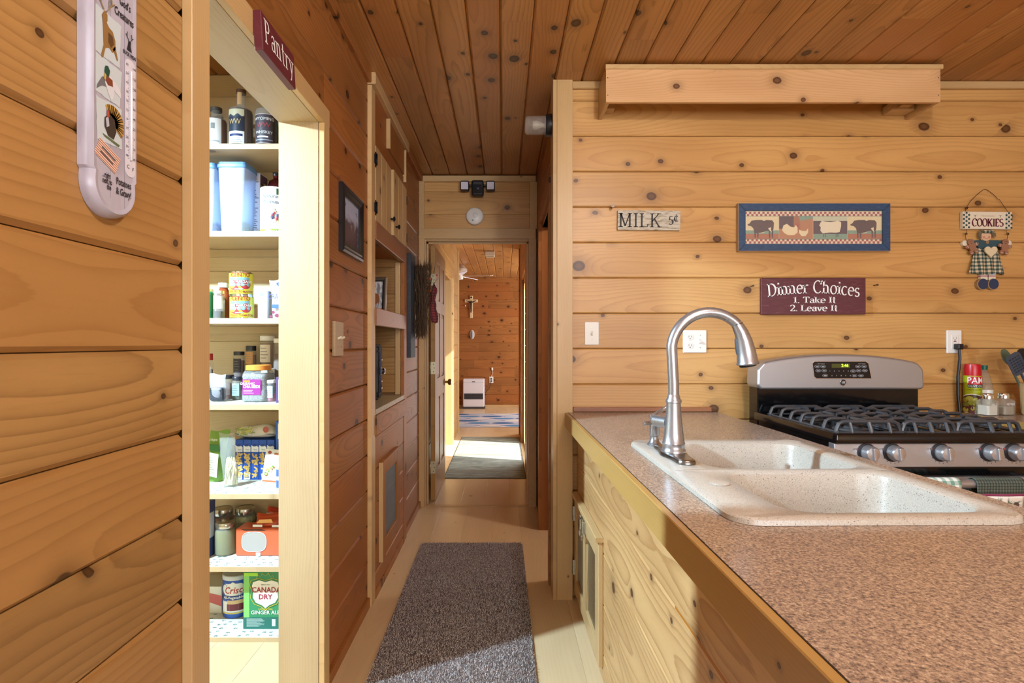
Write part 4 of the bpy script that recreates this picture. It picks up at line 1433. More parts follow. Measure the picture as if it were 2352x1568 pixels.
# Dinner Choices sign
a, b, c, d = onwall(1749, 1989, 638, 722, 2.68)
ds = thing('wooden_sign', 'burgundy plank sign with white lettering about dinner choices', 'sign', ((a + b) / 2, 2.6985, (c + d) / 2), (PI / 2, 0, 0))
W, H = b - a, d - c
obj('board', MB(Matrix.Rotation(R(0.2), 4, 'Z')).prism(rrect(-W / 2, W / 2, -H / 2, H / 2, 0.003, 2), 0, 0.018), [wornpaint('burgundy_worn', '5C2A30', '74404A', 0.38, 30.0, 0.5)], ds, bevel=0.002, seg=1)
serif('Dinner Choices', 0.062, WHITE, ds, (0.0, 0.046, 0.0186), (0, 0, 0), sx=0.86, track=0.02, curve=0.30, thick=0.15, thin=.07)
serif('1. Take It', 0.031, WHITE, ds, (0.004, -0.018, 0.0186), (0, 0, 0), sx=1.35, thick=0.17, thin=0.09)
serif('2. Leave It', 0.031, WHITE, ds, (0.0, -0.058, 0.0186), (0, 0, 0), sx=1.35, thick=0.17, thin=0.09)
for (u, v) in ((1725, 657), (2008, 655)):
    p = px(u, v, 2.695)
    tag(obj('screw', MB().cyl((p.x, 2.672, p.z), (p.x, 2.705, p.z), 0.0022, 8).cyl((p.x, 2.670, p.z), (p.x, 2.673, p.z), 0.005, 10), M('5A5650', 0.35, 0.9)),
        'small screw in the wall just %s of the burgundy dinner sign' % ('left' if u < 1800 else 'right'), 'screw')

# light switch and outlets
def wallplate(name, label, u0, u1, v0, v1, cat='switch'):
    a, b, c, d = onwall(u0, u1, v0, v1, 2.695)
    t = thing(name, label, cat, ((a + b) / 2, 2.6995, (c + d) / 2), (PI / 2, 0, 0))
    W, H = b - a, d - c
    mb = MB()
    mb.loops([[(p[0], p[1], zz) for p in rrect(-W / 2 + i, W / 2 - i, -H / 2 + i, H / 2 - i, 0.004, 3)] for i, zz in ((0, 0), (0, .003), (.0025, .0055))], 0, False, True, True)
    obj('cover_plate', mb, WHITEP, t)
    return t, W, H


def toggle(t, x, y):
    tg = obj('toggle_slot', MB().box(x - .006, x + .006, y - .012, y + .012, .0055, .0064), M('D8D5CC', .4), t)
    obj('toggle', MB(Matrix.Translation((x, y, .006)) @ Matrix.Rotation(R(28), 4, 'X')).box(-.0045, .0045, -.004, .004, 0, .013), WHITEP, t, bevel=.001)
    for s in (-1, 1):
        obj('screw_head', MB().lathe([(0.003, .0055), (0.003, .0066), (.001, .0068)], 10, (x, y + s * .030, 0)), M('B8B4A8', .3, .6), t)


def socket(t, x, y, m=WHITEP):
    o = obj('socket', MB().lathe([(0.0165, .0055), (0.0165, .0072), (.001, .0074)], 20, (x, y, 0)), M('E4E2DA', .35), t)
    obj('slots', MB().box(x - .0068, x - .0052, y - .001, y + .0075, .0073, .0076).box(x + .0052, x + .0068, y - .001, y + .0075, .0073, .0076).lathe([(.0025, .0073), (.0025, .0077)], 8, (x, y - .0075, 0)), INK, o)


t, W, H = wallplate('light_switch', 'white single toggle light switch beside the corner post', 1343, 1376, 739, 792)
toggle(t, 0, 0)
t, W, H = wallplate('outlet_switch_plate', 'white double plate with two outlets and a switch behind the faucet', 1569, 1623, 758, 810, 'outlet')
socket(t, -W * .21, H * .19)
socket(t, -W * .21, -H * .19)
toggle(t, W * .22, 0)
t, W, H = wallplate('range_outlet', 'white wall outlet with a black plug right of the range', 2175, 2209, 758, 811, 'outlet')
obj('receptacle', MB().box(-.017, .017, -.033, .033, .0055, .008), WHITEP, t, bevel=.001)
obj('slots', MB().box(-.0075, -.006, .014, .022, .008, .0083).box(.006, .0075, .014, .022, .008, .0083).lathe([(.0025, .008), (.0025, .0084)], 8, (0, .009, 0)), INK, t)
obj('reset_button', MB().box(-.006, .006, .000, .004, .008, .0095), M('8A2A2E', .4), t)
o = Vector(t.location)
pc = thing('power_plug', 'black right-angle power plug and cord running down behind the range', 'power cord', (o.x + .004, o.y, o.z - .022))
obj('plug', MB().box(-.013, .015, -.040, -.009, -.016, .012), BLACKSAT, pc, bevel=.005)
obj('cord', MB().tube([(0, -.028, -.012), (0.002, -.03, -.06), (-.006, -.028, -.15), (-.004, -.026, -.24), (.002, -.03, -.34), (.002, -.03, -.5)], .0065, 8), BLACKSAT, pc)

# hanging doll sign
p = px(2268, 506, 2.68)
ck = thing('hanging_doll_sign', 'cookies plaque with a rag doll in checked skirt hanging on wire', 'wall decoration', (p.x, 2.6985, p.z), (PI / 2, 0, 0))
k = 2.67 / FPX


def dl(u, v):
    return ((u - 2268) * k, -(v - 506) * k)


CREAM = M('E6DCC4', .6)
pb = obj('plaque', MB().box(-.122, .122, -.043, .043, 0, .020), [CREAM], ck, bevel=.002, seg=1)
pb.rotation_euler = (0, 0, R(-.6))
GRN = M('2F4A48', .7)
mb = MB()
for s in (-1, 1):
    for i in range(3):
        for j in range(8):
            if (i + j) % 2 == 0:
                x = s * (.117 - i * .0125) - (.0 if s > 0 else .0)
                y = -.040 + j * .0102
                plate(mb, x - .0048, x + .0048, y, y + .0095, .0204)
            else:
                x = s * (.117 - i * .0125)
                y = -.040 + j * .0102 + .003
                plate(mb, x - .0013, x + .0013, y, y + .003, .0204, 1)
obj('check_blocks', mb, [GRN, M('9A4A40', .7)], pb)
serif('COOKIES', 0.038, M('6A2430', .7), pb, (0, -.011, .0204), (0, 0, 0), sx=.78, track=.0, thick=.26, thin=.08, slab=.14)
text('Homemade', .014, M('C8B49A', .7), pb, (0, .022, .0204), (0, 0, 0))
mb = MB()
for s in (-1, 1):
    x = s * .062
    flat_poly(mb, [(x - .001, .014), (x + .001, .014), (x + .001, .022), (x + .008, .027), (x, .024), (x - .008, .027), (x - .001, .022)], .0204)
obj('leaf_marks', mb, GRN, pb)
WIRE = M('3A3028', .5, .6)
wire = [(-.103, .040, .012), (-.101, .055, .012), (-.092, .072, .010), (-.072, .100, .008), (-.040, .130, .006), (-.012, .152, .004), (.0, .158, .003), (.012, .154, .004), (.045, .128, .006), (.060, .108, .008)]
x, y = .060, .108
for q in range(9):
    wire += [(x + .008, y - .004, .010), (x + .004, y - .0075, .014)]
    x += .0052
    y -= .0075
wire += [(.106, .040, .012)]
obj('hanging_wire', MB().tube(wire, .0011, 5), WIRE, ck)


def curl(cx, cy, r, n=2.5, zz=.016):
    return [(cx + r * (1 + .25 * math.sin(q * .9)) * math.cos(q * .55), cy + r * math.sin(q * .55), zz + .002 * math.sin(q)) for q in range(int(n * 11.4))]


for (s, ex, ey) in ((-1, -.098, -.098), (1, .100, -.103)):
    obj('link_wire', MB().tube([(s * .100, -.038, .012), (s * .096, -.052, .013), (s * .103, -.062, .014)] + curl(s * .103, -.066, .005) + [(s * .104, -.080, .013), (ex, ey, .012)], .0010, 5), WIRE, ck)
obj('wire_knot', MB().tube(curl(-.101, .060, .005) + [(-.090, .064, .016)], .0010, 5), WIRE, ck)
hd = obj('head', MB().lathe([(.001, -.004), (.024, -.003), (.0265, .004), (.024, .011), (.001, .012)], 20, (-.002, -.076, .004)), M('DDB894', .7), ck)
mb = MB()
mb.tube([(-.010 + .004 * math.cos(a) * 1.6 + .008, -.086 - .005 * math.sin(a), .0165) for a in [PI * q / 8 for q in range(9)]], .0008, 4)
obj('smile', mb, M('8A4A40', .7), hd)
obj('cheeks', MB().lathe([(.006, .0158), (.001, .0162)], 12, (-.015, -.082, 0)).lathe([(.006, .0158), (.001, .0162)], 12, (.011, -.082, 0)), M('D08A78', .8), hd)
mb = MB()
rh = random.Random(2)
for q in range(46):
    s = rh.choice((-1, 1))
    a = rh.uniform(-.3, 1.4)
    cx, cy = s * (.012 + .024 * math.cos(a * .9)), -.072 + .026 * math.sin(a)
    r = rh.uniform(.004, .008)
    ph = rh.uniform(0, 6)
    mb.tube([(cx + r * math.cos(ph + i * .8), cy + r * math.sin(ph + i * .8) - i * .0011, .012 + rh.uniform(-.002, .008)) for i in range(9)], .0009, 4)
obj('curly_hair', mb, M('8C7C62', .8), hd)
GING = checkcloth('green_gingham', 'D9C3A4', '7E8470', '2C4440', 55.0, (0, 1))
mb = MB()
for s in (-1, 1):
    mb.sphere((s * .013 + .004, -.056, .020), .012, 12, 0, (1.15, .75, .5))
mb.sphere((.004, -.057, .024), .006, 10, 0, (1, 1, .7))
obj('hair_bow', mb, GING, hd)
DRESS = M('35525A', .75)
obj('bodice', MB().prism([(-.050, -.096), (.058, -.096), (.060, -.120), (.040, -.140), (-.030, -.140), (-.048, -.122)], .002, .014), DRESS, ck, bevel=.001, seg=1)
for s in (-1, 1):
    obj('sleeve', MB().prism([(s * .040 + .003, -.096), (s * .092 + .003, -.098), (s * .110 + .002, -.104), (s * .114 + .002, -.114), (s * .100 + .002, -.124), (s * .060 + .003, -.126)], .000, .013), DRESS, ck, bevel=.001, seg=1)
    obj('cuff', MB().lathe([(.0135, 0), (.0135, .014), (.001, .0145)], 18, (s * .108 + .002, -.111, 0)), CREAM, ck)
obj('button', MB().lathe([(.008, .014), (.008, .016), (.006, .017), (.001, .0165)], 16, (.003, -.107, 0)), M('9A7A58', .6), ck)


def skirt(u, v):
    w = .052 + .042 * v ** .8
    x = (u * 2 - 1) * w + .002
    y = -.136 - .128 * v + .004 * math.sin(u * 11)
    return (x, y, .012 + .006 * math.sin(u * 23 + 1) * v ** .5 + .012 * math.sin(u * PI) * v)


o = obj('skirt', MB().grid(skirt, 48, 14), GING, ck)
o.modifiers.new('thickness', 'SOLIDIFY').thickness = .002
heart = []
for q in range(32):
    a = 2 * PI * q / 32
    heart.append((.0021 * 16 * math.sin(a) ** 3 * .93 + .006, .0021 * (13 * math.cos(a) - 5 * math.cos(2 * a) - 2 * math.cos(3 * a) - math.cos(4 * a)) * .93 - .154))
obj('heart', MB().prism(heart, .026, .033), M('E2D2AC', .6), ck, bevel=.002)
for (s, gx, gy, rot) in ((-1, -.078, -.130, 18), (1, .082, -.132, -8)):
    Mx = Matrix.Translation((gx, gy, .018)) @ Matrix.Rotation(R(rot), 4, 'Z')
    gb = MB(Mx)
    for (cx, cy, r, sx, sy) in ((0, .024, .0155, 1, 1), (0, 0, .017, 1, 1.25), (-.022, .006, .0095, 1.3, .9), (.022, .006, .0095, 1.3, .9), (-.012, -.026, .0095, 1, 1.2), (.012, -.026, .0095, 1, 1.2)):
        gb.prism([(cx + r * sx * math.cos(2 * PI * q / 18), cy + r * sy * math.sin(2 * PI * q / 18)) for q in range(18)], 0, .006 + (cx == 0) * .0004 + (cy == 0) * .0003)
    g = obj('gingerbread_man', gb, M('9C6E52', .7), ck)
    mb = MB(Mx)
    for (cx, cy) in ((-.005, .028), (.005, .028)):
        mb.lathe([(.0016, .0064), (.0016, .0072)], 8, (cx, cy, 0))
    mb.tube([(.005 * math.cos(a), .021 + .004 * math.sin(a), .0068) for a in [PI + PI * q / 6 for q in range(7)]], .0006, 4)
    obj('face_marks', mb, INK, g)
    mb = MB(Mx)
    for (cx, cy, rr_, aa) in ((-.024, .006, .009, 0), (.024, .006, .009, 0), (-.012, -.031, .009, 90), (.012, -.031, .009, 90)):
        pts = [(-.006, 0, .0066), (0, .002, .0066), (.006, 0, .0066)]
        if aa == 0:
            pts = [(0, -.007, .0066), (.002 * (1 if cx < 0 else -1), 0, .0066), (0, .007, .0066)]
        mb.tube([(cx + q[0], cy + q[1], q[2]) for q in pts], .0008, 4)
    obj('icing', mb, WHITE, g)
for s in (-1, 1):
    cx = .006 + s * .020
    lg = obj('leg', MB().prism([(cx - .017, -.258), (cx + .017, -.258), (cx + .017, -.292), (cx - .017, -.292)], 0, .016), CREAM, ck)
    obj('sock_stripe', MB().box(cx - .0172, cx + .0172, -.276, -.271, 0, .0164), M('A8607A', .7), lg)
    obj('sock_band', MB().box(cx - .0172, cx + .0172, -.268, -.258, 0, .0164), M('A8B4C0', .7), lg)
    sh = [(cx + s * .006 + .0255 * math.cos(2 * PI * q / 24), -.314 + (.029 if math.sin(2 * PI * q / 24) > 0 else .026) * math.sin(2 * PI * q / 24)) for q in range(24)]
    obj('shoe_sole', MB().prism([(p_[0] - .003, p_[1] - .001) for p_ in sh], -.0, .017), M('A88A62', .7), lg)
    obj('shoe', MB().prism([(cx + s * .006 + (p_[0] - cx - s * .006) * .93, -.314 + (p_[1] + .314) * .93) for p_ in sh], .017, .019), M('2C3A5A', .7), lg)

# ------------------------------------------------------------------ corner counter with bottles and utensils
cc = thing('corner_counter', 'wood-edged corner counter right of the range', 'counter', (2.240, 2.668, 0))
obj('cabinet', MB().box(0.046, 0.60, -0.9, -0.01, 0.0, CT - 0.045), SUB, cc)
planks(cc, PINE_PANEL, (0.03, 0, 0), (0, -1, 0), (0, 0, 1), 0.01, 0.9, [0.0, .17, .34, .51, .68, .86], ch=.004)
obj('top', MB().box(0.002, 0.605, -0.93, 0.0, CT - 0.035, CT), LAMINATE, cc)
board('edge_band', PINE_GOLD, cc, (-0.006, -0.465, CT - 0.028), 0.93, 0.054, 0.016, (0, -1, 0), (0, 0, 1), 0.002)
tag(obj('backsplash_strip', MB().box(2.242, 2.285, 2.684, 2.699, CT - .05, CT + .045), PINE_GOLD, bevel=.002), 'small varnished wooden block on the wall behind the spray can', 'trim strip')


def on_counter(u, v, d=None):
    d = (EYE - CT) * FPX / (v - V0)
    return Vector(((u - U0) * d / FPX, d, CT + .0006))


p = on_counter(2234, 948.3)
cs = thing('spray_can', 'green cooking spray can with red cap and olive picture', 'spray can', p)
k = p.y / FPX
r = 17.0 * k
can = obj('can', MB().lathe([(r * .95, 0), (r, .003), (r, 84 * k), (r * .97, 86 * k)], 28), M('A8B414', .35), cs)
obj('cap', MB().lathe([(r * .92, 86 * k), (r * .92, 106 * k), (r * .85, 112 * k), (r * .5, 113 * k), (.001, 113 * k)], 28), M('C01420', .3), cs)
obj('base_rim', MB().lathe([(r * 1.01, .000), (r * 1.01, .003)], 28), CHROME, cs)


def band(name, mat, parent, r, a0, a1, z0, z1, n=14):
    mb = MB()
    mb.grid(lambda u, v: (r * math.sin(R(a0 + (a1 - a0) * u)), -r * math.cos(R(a0 + (a1 - a0) * u)), z0 + (z1 - z0) * v), n, 1)
    return obj(name, mb, mat, parent)


AO = math.degrees(-math.atan2(p.x, p.y))      # angle towards the camera
band('red_label', M('C4202C', .4), can, r * 1.008, AO - 30, AO + 88, 66 * k, 84 * k)
band('green_label', M('1E4A3A', .4), can, r * 1.009, AO - 30, AO + 88, 59 * k, 66 * k)
text_cyl('PAM', 20 * k, WHITE, can, r * 1.02, R(AO + 20), 75 * k, sx=.85, bold=.0004)
text_cyl('OLIVE OIL', 6.5 * k, WHITE, can, r * 1.02, R(AO + 20), 62.5 * k)
text_cyl('SUPERIOR NO-STICK', 3.4 * k, INK, can, r * 1.015, R(AO + 15), 54 * k)
mb = MB()
mb.grid(lambda u, v: (r * 1.006 * math.sin(R(AO - 80 + 160 * u)), -r * 1.006 * math.cos(R(AO - 80 + 160 * u)), (2 + (36 + 7 * math.sin(PI * u)) * v) * k), 20, 4)
obj('picture_panel', mb, M('E8E4D0', .4), can)
mb = MB()
mb.grid(lambda u, v: (r * 1.009 * math.sin(R(AO - 76 + 152 * u)), -r * 1.009 * math.cos(R(AO - 76 + 152 * u)), (3 + (33 + 7 * math.sin(PI * u)) * v) * k), 20, 4)
obj('picture_ground', mb, M('4A3A20', .4), can)
OL = [M('8A8A2E', .3), M('A6A440', .3), M('5A2A2A', .3), M('6E7028', .3)]
ro = random.Random(9)
for (ao, zz, mi) in ((-50, 30, 0), (-18, 34, 1), (20, 31, 1), (50, 34, 2), (-40, 20, 3), (-6, 24, 0), (26, 21, 1), (-20, 13, 2), (12, 11, 1), (45, 14, 0), (-46, 8, 1), (0, 5, 2), (34, 5, 1)):
    a = R(AO + ao)
    obj('olive_print', MB(Matrix.Translation((r * 1.01 * math.sin(a), -r * 1.01 * math.cos(a), zz * k)) @ Matrix.Rotation(a, 4, 'Z')).sphere((0, 0, 0), 6.5 * k, 12, 0, (1.15, .12, .85)), OL[mi], can)

p = on_counter(2277, 950)
k = p.y / FPX
ob = thing('oil_bottle', 'clear oil bottle with green cap and white label behind the shakers', 'bottle', (p.x, 2.656, p.z))
r = 17 * k
GLASSC = clear('clear_bottle', 'F0EEE6', 0.16, 0.06)
obj('bottle', MB().lathe([(r * .9, 0), (r, .004), (r, 52 * k), (r * .95, 64 * k), (r * .72, 82 * k), (r * .42, 96 * k), (r * .36, 102 * k)], 24), GLASSC, ob)
obj('oil', MB().lathe([(r * .88, .002), (r * .95, .006), (r * .95, 16 * k), (.001, 16 * k)], 24), clear('olive_oil', '6A6A22', .55, .1), ob)
obj('cap', MB().lathe([(r * .42, 100 * k), (r * .42, 110 * k), (.001, 110.5 * k)], 20), M('1E6A5A', .4), ob)
lb = band('label', M('ECEAE4', .5), ob, r * 1.01, -100, 60, 14 * k, 54 * k)
band('emblem', M('B0606A', .5), lb, r * 1.02, AO - 22, AO + 12, 43 * k, 47 * k, 4)
band('green_flag', M('2E5A4A', .5), lb, r * 1.02, AO + 36, AO + 60, 43 * k, 45.5 * k, 4)

for (u, v, nm, lab, fill, lev) in ((2268, 953, 'SALT', 'glass salt shaker with chrome lid and white salt', 'EDEBE6', .45), (2305, 952, 'PEPPER', 'glass pepper shaker with chrome lid beside the salt', 'A89A86', .40)):
    p = on_counter(u, v)
    k = p.y / FPX
    s = thing('shaker', lab, 'shaker', p, (0, 0, R(8)), 'salt and pepper shakers')
    w = 15.5 * k
    h = 50 * k
    lps = []
    for (f, zz, rr_) in ((.90, 0, .3), (1, .004, .3), (1, h * .62, .3), (.9, h * .70, .5), (.62, h * .76, .98)):
        q = w * f
        lps.append([(a_, b_, zz) for a_, b_ in rrect(-q, q, -q, q, q * rr_, 4)])
    obj('jar', MB().loops(lps, 0, True, True, False), GLASSC, s)
    q = w * .86
    obj('contents', MB().loops([[(a_, b_, zz) for a_, b_ in rrect(-q, q, -q, q, q * .3, 3)] for zz in (.003, h * lev)], 0, False, True, True), M(fill, .9), s)
    obj('lid', MB().lathe([(w * .70, h * .74), (w * .70, h * .90), (w * .62, h * .97), (w * .4, h), (.001, h)], 20), CHROME, s)
    text(nm, 7 * k, WHITE, s, (0, -w - .0006, h * .50))

# crock with cooking utensils at the edge of the picture
ut = tag(link('utensil_crock', None, None, (2.505, 2.55, CT + .0006)), 'tan crock of cooking utensils in the far right corner', 'crock')
obj('crock', MB().lathe([(.055, 0), (.062, .01), (.064, .12), (.066, .15), (.060, .15), (.057, .02), (.001, .015)], 28), M('C8A878', .5), ut)


def utensil(name, label, tip, base, head, mat, hmat=None):
    """handle from inside the crock up to the head, whose outline lies in the picture plane"""
    b, t_ = Vector(base), Vector(tip)
    d = (t_ - b).normalized()
    xd = d.cross(Vector((0, -1, 0))).normalized()
    nd = xd.cross(d)
    m = Matrix((xd, d, nd)).transposed().to_4x4()
    m.translation = t_
    t = thing(name, label, 'utensil', b)
    o = obj('handle', MB().tube([(0, 0, 0), tuple((t_ - b) * .5), tuple(t_ - b)], [.008, .007, .006], 8, flat=(1, .7)), mat, t)
    mb = head()
    h = obj('head', mb, hmat or mat, t)
    h.matrix_local = Matrix.Translation(-b) @ m
    return t, h


o = Vector(ut.location)
GREYN = M('3E4654', .45)


def spat():
    mb = MB()
    pts = rrect(-.036, .036, 0, .105, [.020, .020, .02, .02], 4)
    mb.prism(pts, 0, .004)
    return mb


t1, h1 = utensil('slotted_spatula', 'dark grey slotted nylon spatula leaning left in the crock', (2.400, 2.525, 1.118), (o.x - .01, o.y - .01, CT + .04), spat, GREYN)
mb = MB()
for i in range(4):
    for j in range(6):
        mb.box(-.026 + i * .014, -.017 + i * .014, .016 + j * .013, .021 + j * .013, .0042, .0048)
obj('slots', mb, M('22262E', .6), h1)


def spoonh():
    mb = MB()
    mb.prism([(.030 * math.cos(2 * PI * q / 28), .045 + .048 * math.sin(2 * PI * q / 28)) for q in range(28)], 0, .006)
    return mb


t2, h2 = utensil('wooden_spoon', 'pale wooden spoon with a burned sunflower drawing', (2.452, 2.500, 1.118), (o.x + .0, o.y - .035, CT + .04), spoonh, M('D8B078', .55))
mb = MB()
for q in range(14):
    a = 2 * PI * q / 14
    c, s = math.cos(a), math.sin(a)
    flat_poly(mb, [(.009 * c - .003 * s, .038 + .009 * s + .003 * c), (.020 * c, .038 + .020 * s), (.009 * c + .003 * s, .038 + .009 * s - .003 * c)], .0064)
flat_poly(mb, [(.008 * math.cos(2 * PI * q / 14), .038 + .008 * math.sin(2 * PI * q / 14)) for q in range(14)], .0066)
for x in (-.014, -.004, .006, .016):
    plate(mb, x, x + .002, .066, .082, .0064)
obj('burned_drawing', mb, M('6A4020', .7), h2)


def leafh():
    mb = MB()
    mb.prism([(.020 * math.cos(2 * PI * q / 20), .035 + .040 * math.sin(2 * PI * q / 20)) for q in range(20)], 0, .006)
    return mb


utensil('green_spoon', 'olive green cooking spoon behind the spatula', (2.415, 2.600, 1.160), (o.x - .01, o.y + .03, CT + .04), leafh, M('5A6248', .5))
utensil('black_ladle', 'black slotted cooking spoon behind the wooden spoon', (2.462, 2.562, 1.145), (o.x + .025, o.y + .01, CT + .04), spoonh, BLACKSAT)
# ------------------------------------------------------------------ corridor: left wall things
# thermometer sign on the left wall (local x along +Y, y up, z out of the wall)
TY, TZ0 = 0.883, 1.462
th = thing('thermometer_sign', 'long grey tin wall thermometer printed with deer, duck and turkey', 'thermometer', (XL + .0005, TY, TZ0), LEFTW)
TIN = wornpaint('lilac_grey_tin', 'B4B0BE', 'A6A0AE', .45, 22.0, .28, .3)
hw, TH = 0.055, 0.46


def tshape(i):
    w = hw - i
    pts = [(w, .07), (w, TH), (-w, TH), (-w, .07), (-w + .004, .066), (-w + .003, .055)]
    n = 18
    for q in range(n + 1):
        a = PI + PI * q / n
        pts.append(((w - .003) * math.cos(a), .050 + (.050 - i) * math.sin(a)))
    pts += [(w - .003, .055), (w - .004, .066)]
    return pts


mb = MB()
mb.loops([[(p[0], p[1], zz) for p in tshape(i)] for i, zz in ((0, 0), (0, .008), (.002, .016), (.007, .021), (.012, .020), (.014, .0195))], 0, True, True, True)
obj('tin_body', mb, TIN, th)
obj('plank_lines', MB().box(-.012, -.0113, .03, TH, .0196, .0198).box(.020, .0207, .02, TH, .0196, .0198), M('8E8896', .4), th)
zf = .0198


def tloc(u, v):
    y, z = lw(u, v, -0.63)
    return y - TY, z - TZ0


PAPER = M('C2CCD0', .4)
for (u, v, w, h, rot) in ((247, 85, .056, .072, -3), (248, 185, .056, .060, -4), (251, 283, .056, .066, 2)):
    x, y = tloc(u, v)
    mb = MB(Matrix.Translation((x, y, 0)) @ Matrix.Rotation(R(rot), 4, 'Z'))
    rp = random.Random(u + v)
    pts = []
    for (ax, ay, bx_, by_) in ((-w / 2, -h / 2, w / 2, -h / 2), (w / 2, -h / 2, w / 2, h / 2), (w / 2, h / 2, -w / 2, h / 2), (-w / 2, h / 2, -w / 2, -h / 2)):
        for q in range(8):
            f = q / 8
            pts.append((ax + (bx_ - ax) * f + rp.uniform(-.001, .001), ay + (by_ - ay) * f + rp.uniform(-.001, .001)))
    flat_poly(mb, pts, zf + .0003)
    obj('paper_panel', mb, PAPER, th)


def tpoly(pts, mat, name, dz=.0008, M0=None):
    mb = MB(M0)
    flat_poly(mb, pts, zf + dz)
    return obj(name, mb, mat, th)


# deer
x, y = tloc(247, 88)
D = Matrix.Translation((x, y, 0))
DB, DD = M('8E6A3C', .5), M('5A3E22', .5)
mb = MB(D)
flat_poly(mb, [(-.012, .022), (-.006, .026), (.002, .018), (.010, .016), (.016, .004), (.016, -.010), (.010, -.018), (.002, -.014), (-.006, -.018), (-.010, -.034), (-.014, -.038), (-.015, -.032), (-.010, -.016), (-.011, .004)], zf + .0008, 0)
flat_poly(mb, [(.010, -.012), (.020, -.026), (.022, -.024), (.016, -.004)], zf + .0008, 0)
flat_poly(mb, [(-.012, .020), (-.014, .030), (-.008, .040), (-.002, .036), (-.002, .026), (-.006, .020)], zf + .0012, 0)
flat_poly(mb, [(.0, .010), (.010, .008), (.012, -.004), (.006, -.012), (.0, -.006)], zf + .0010, 1)
for s in (-1, 1):
    o = -.007 + s * .003
    mb.tube([(o, .040, zf + .0014), (o + s * .006, .048, zf + .0014), (o + s * .012, .058, zf + .0014), (o + s * .010, .070, zf + .0014)], .0009, 5, 2)
    mb.tube([(o + s * .006, .048, zf + .0014), (o + s * .006, .062, zf + .0014)], .0008, 5, 2)
    mb.tube([(o + s * .011, .055, zf + .0014), (o + s * .018, .062, zf + .0014)], .0008, 5, 2)
obj('deer_print', mb, [DB, DD, M('8A744E', .5)], th)
# duck
x, y = tloc(250, 195)
mb = MB(Matrix.Translation((x, y, 0)))
flat_poly(mb, [(-.004, .018), (.004, .014), (.010, .000), (.010, -.014), (.004, -.024), (-.004, -.012), (-.010, .0)], zf + .0010, 0)
flat_poly(mb, [(-.006, .010), (-.016, .006), (-.026, -.010), (-.028, -.018), (-.016, -.008), (-.006, -.006)], zf + .0008, 1)
flat_poly(mb, [(.006, .012), (.018, .008), (.026, -.002), (.026, -.010), (.014, -.006), (.008, -.002)], zf + .0008, 0)
flat_poly(mb, [(-.006, .012), (.006, .010), (.007, .000), (-.004, -.002), (-.009, .003)], zf + .0013, 2)
flat_poly(mb, [(-.010, .026), (-.004, .028), (.0, .022), (-.002, .012), (-.008, .010), (-.012, .016)], zf + .0016, 3)
flat_poly(mb, [(-.012, .014), (-.008, .012), (-.010, .003), (-.013, .004)], zf + .0018, 4)
obj('duck_print', mb, [M('D2D2D8', .5), M('6A6A70', .5), M('7A3E26', .5), M('1E4A38', .5), M('C8A23C', .5)], th)
# turkey
x, y = tloc(253, 283)
mb = MB(Matrix.Translation((x, y, 0)))
for q in range(16):
    a = R(-35 + q * 10.5)
    c, s = math.cos(a), math.sin(a)
    flat_poly(mb, [(.004 + .006 * c - .002 * s, .002 + .006 * s + .002 * c), (.004 + .026 * c - .0028 * s, .002 + .028 * s + .0028 * c), (.004 + .026 * c + .0028 * s, .002 + .028 * s - .0028 * c), (.004 + .006 * c + .002 * s, .002 + .006 * s - .002 * c)], zf + .0008, q % 2)
flat_poly(mb, [(-.014, .004), (-.004, .014), (.008, .008), (.012, -.010), (.006, -.024), (-.006, -.022), (-.014, -.010)], zf + .0012, 2)
flat_poly(mb, [(-.012, .004), (-.006, .008), (-.004, -.006), (-.010, -.010)], zf + .0015, 3)
flat_poly(mb, [(-.010, .018), (-.005, .018), (-.004, .008), (-.010, .006)], zf + .0018, 4)
flat_poly(mb, [(-.018, -.022), (.020, -.028), (.018, -.032), (-.014, -.026)], zf + .0010, 5)
obj('turkey_print', mb, [M('8A6A34', .5), M('B8924E', .5), M('3C342C', .5), M('B4B4C0', .5), M('B04A34', .5), M('5E6A4A', .5)], th)
# napkin with cutlery
x, y = tloc(246, 358)
mb = MB(Matrix.Translation((x, y, 0)) @ Matrix.Rotation(R(-24), 4, 'Z'))
plate(mb, -.025, .025, -.015, .015, zf + .0008, 0)
for q in range(8):
    plate(mb, -.025, .025, -.014 + q * .0037, -.0125 + q * .0037, zf + .0010, 1)
plate(mb, -.016, .016, .003, .006, zf + .0014, 2)
plate(mb, -.016, .014, -.006, -.003, zf + .0014, 2)
obj('napkin_print', mb, [M('E2CDBE', .5), M('B4694E', .5), M('5A5A60', .4)], th)
INKB = M('26242C', .5)
for (s, u, v, sz, sx_) in (("...right", 243, 402, .0125, .56), ('next to', 245, 416, .0125, .56), ('the', 249, 430, .0125, .56), ('Potatoes', 283, 422, .0160, .62), ('& Gravy!', 283, 444, .0160, .62), ('Creatures', 284, 40, .0185, .60), ("God's", 286, 12, .0185, .60), ('BUCK WEAR', 297, 128, .0085, .66)):
    x, y = tloc(u, v)
    text(s, sz, INKB, th, (x, y, zf + .0006), (0, 0, 0), bold=.0003, sx=sx_)
x, y = tloc(296, 104)
mb = MB(Matrix.Translation((x, y, 0)))
flat_poly(mb, [(-.006, -.010), (.006, -.010), (.003, .0), (.004, .006), (-.002, .008), (-.003, .0)], zf + .0006)
for s in (-1, 1):
    mb.tube([(s * .002, .007, zf + .001), (s * .006, .012, zf + .001), (s * .005, .020, zf + .001)], .0006, 4)
    mb.tube([(s * .005, .011, zf + .001), (s * .009, .015, zf + .001)], .0006, 4)
obj('deer_emblem', mb, INKB, th)
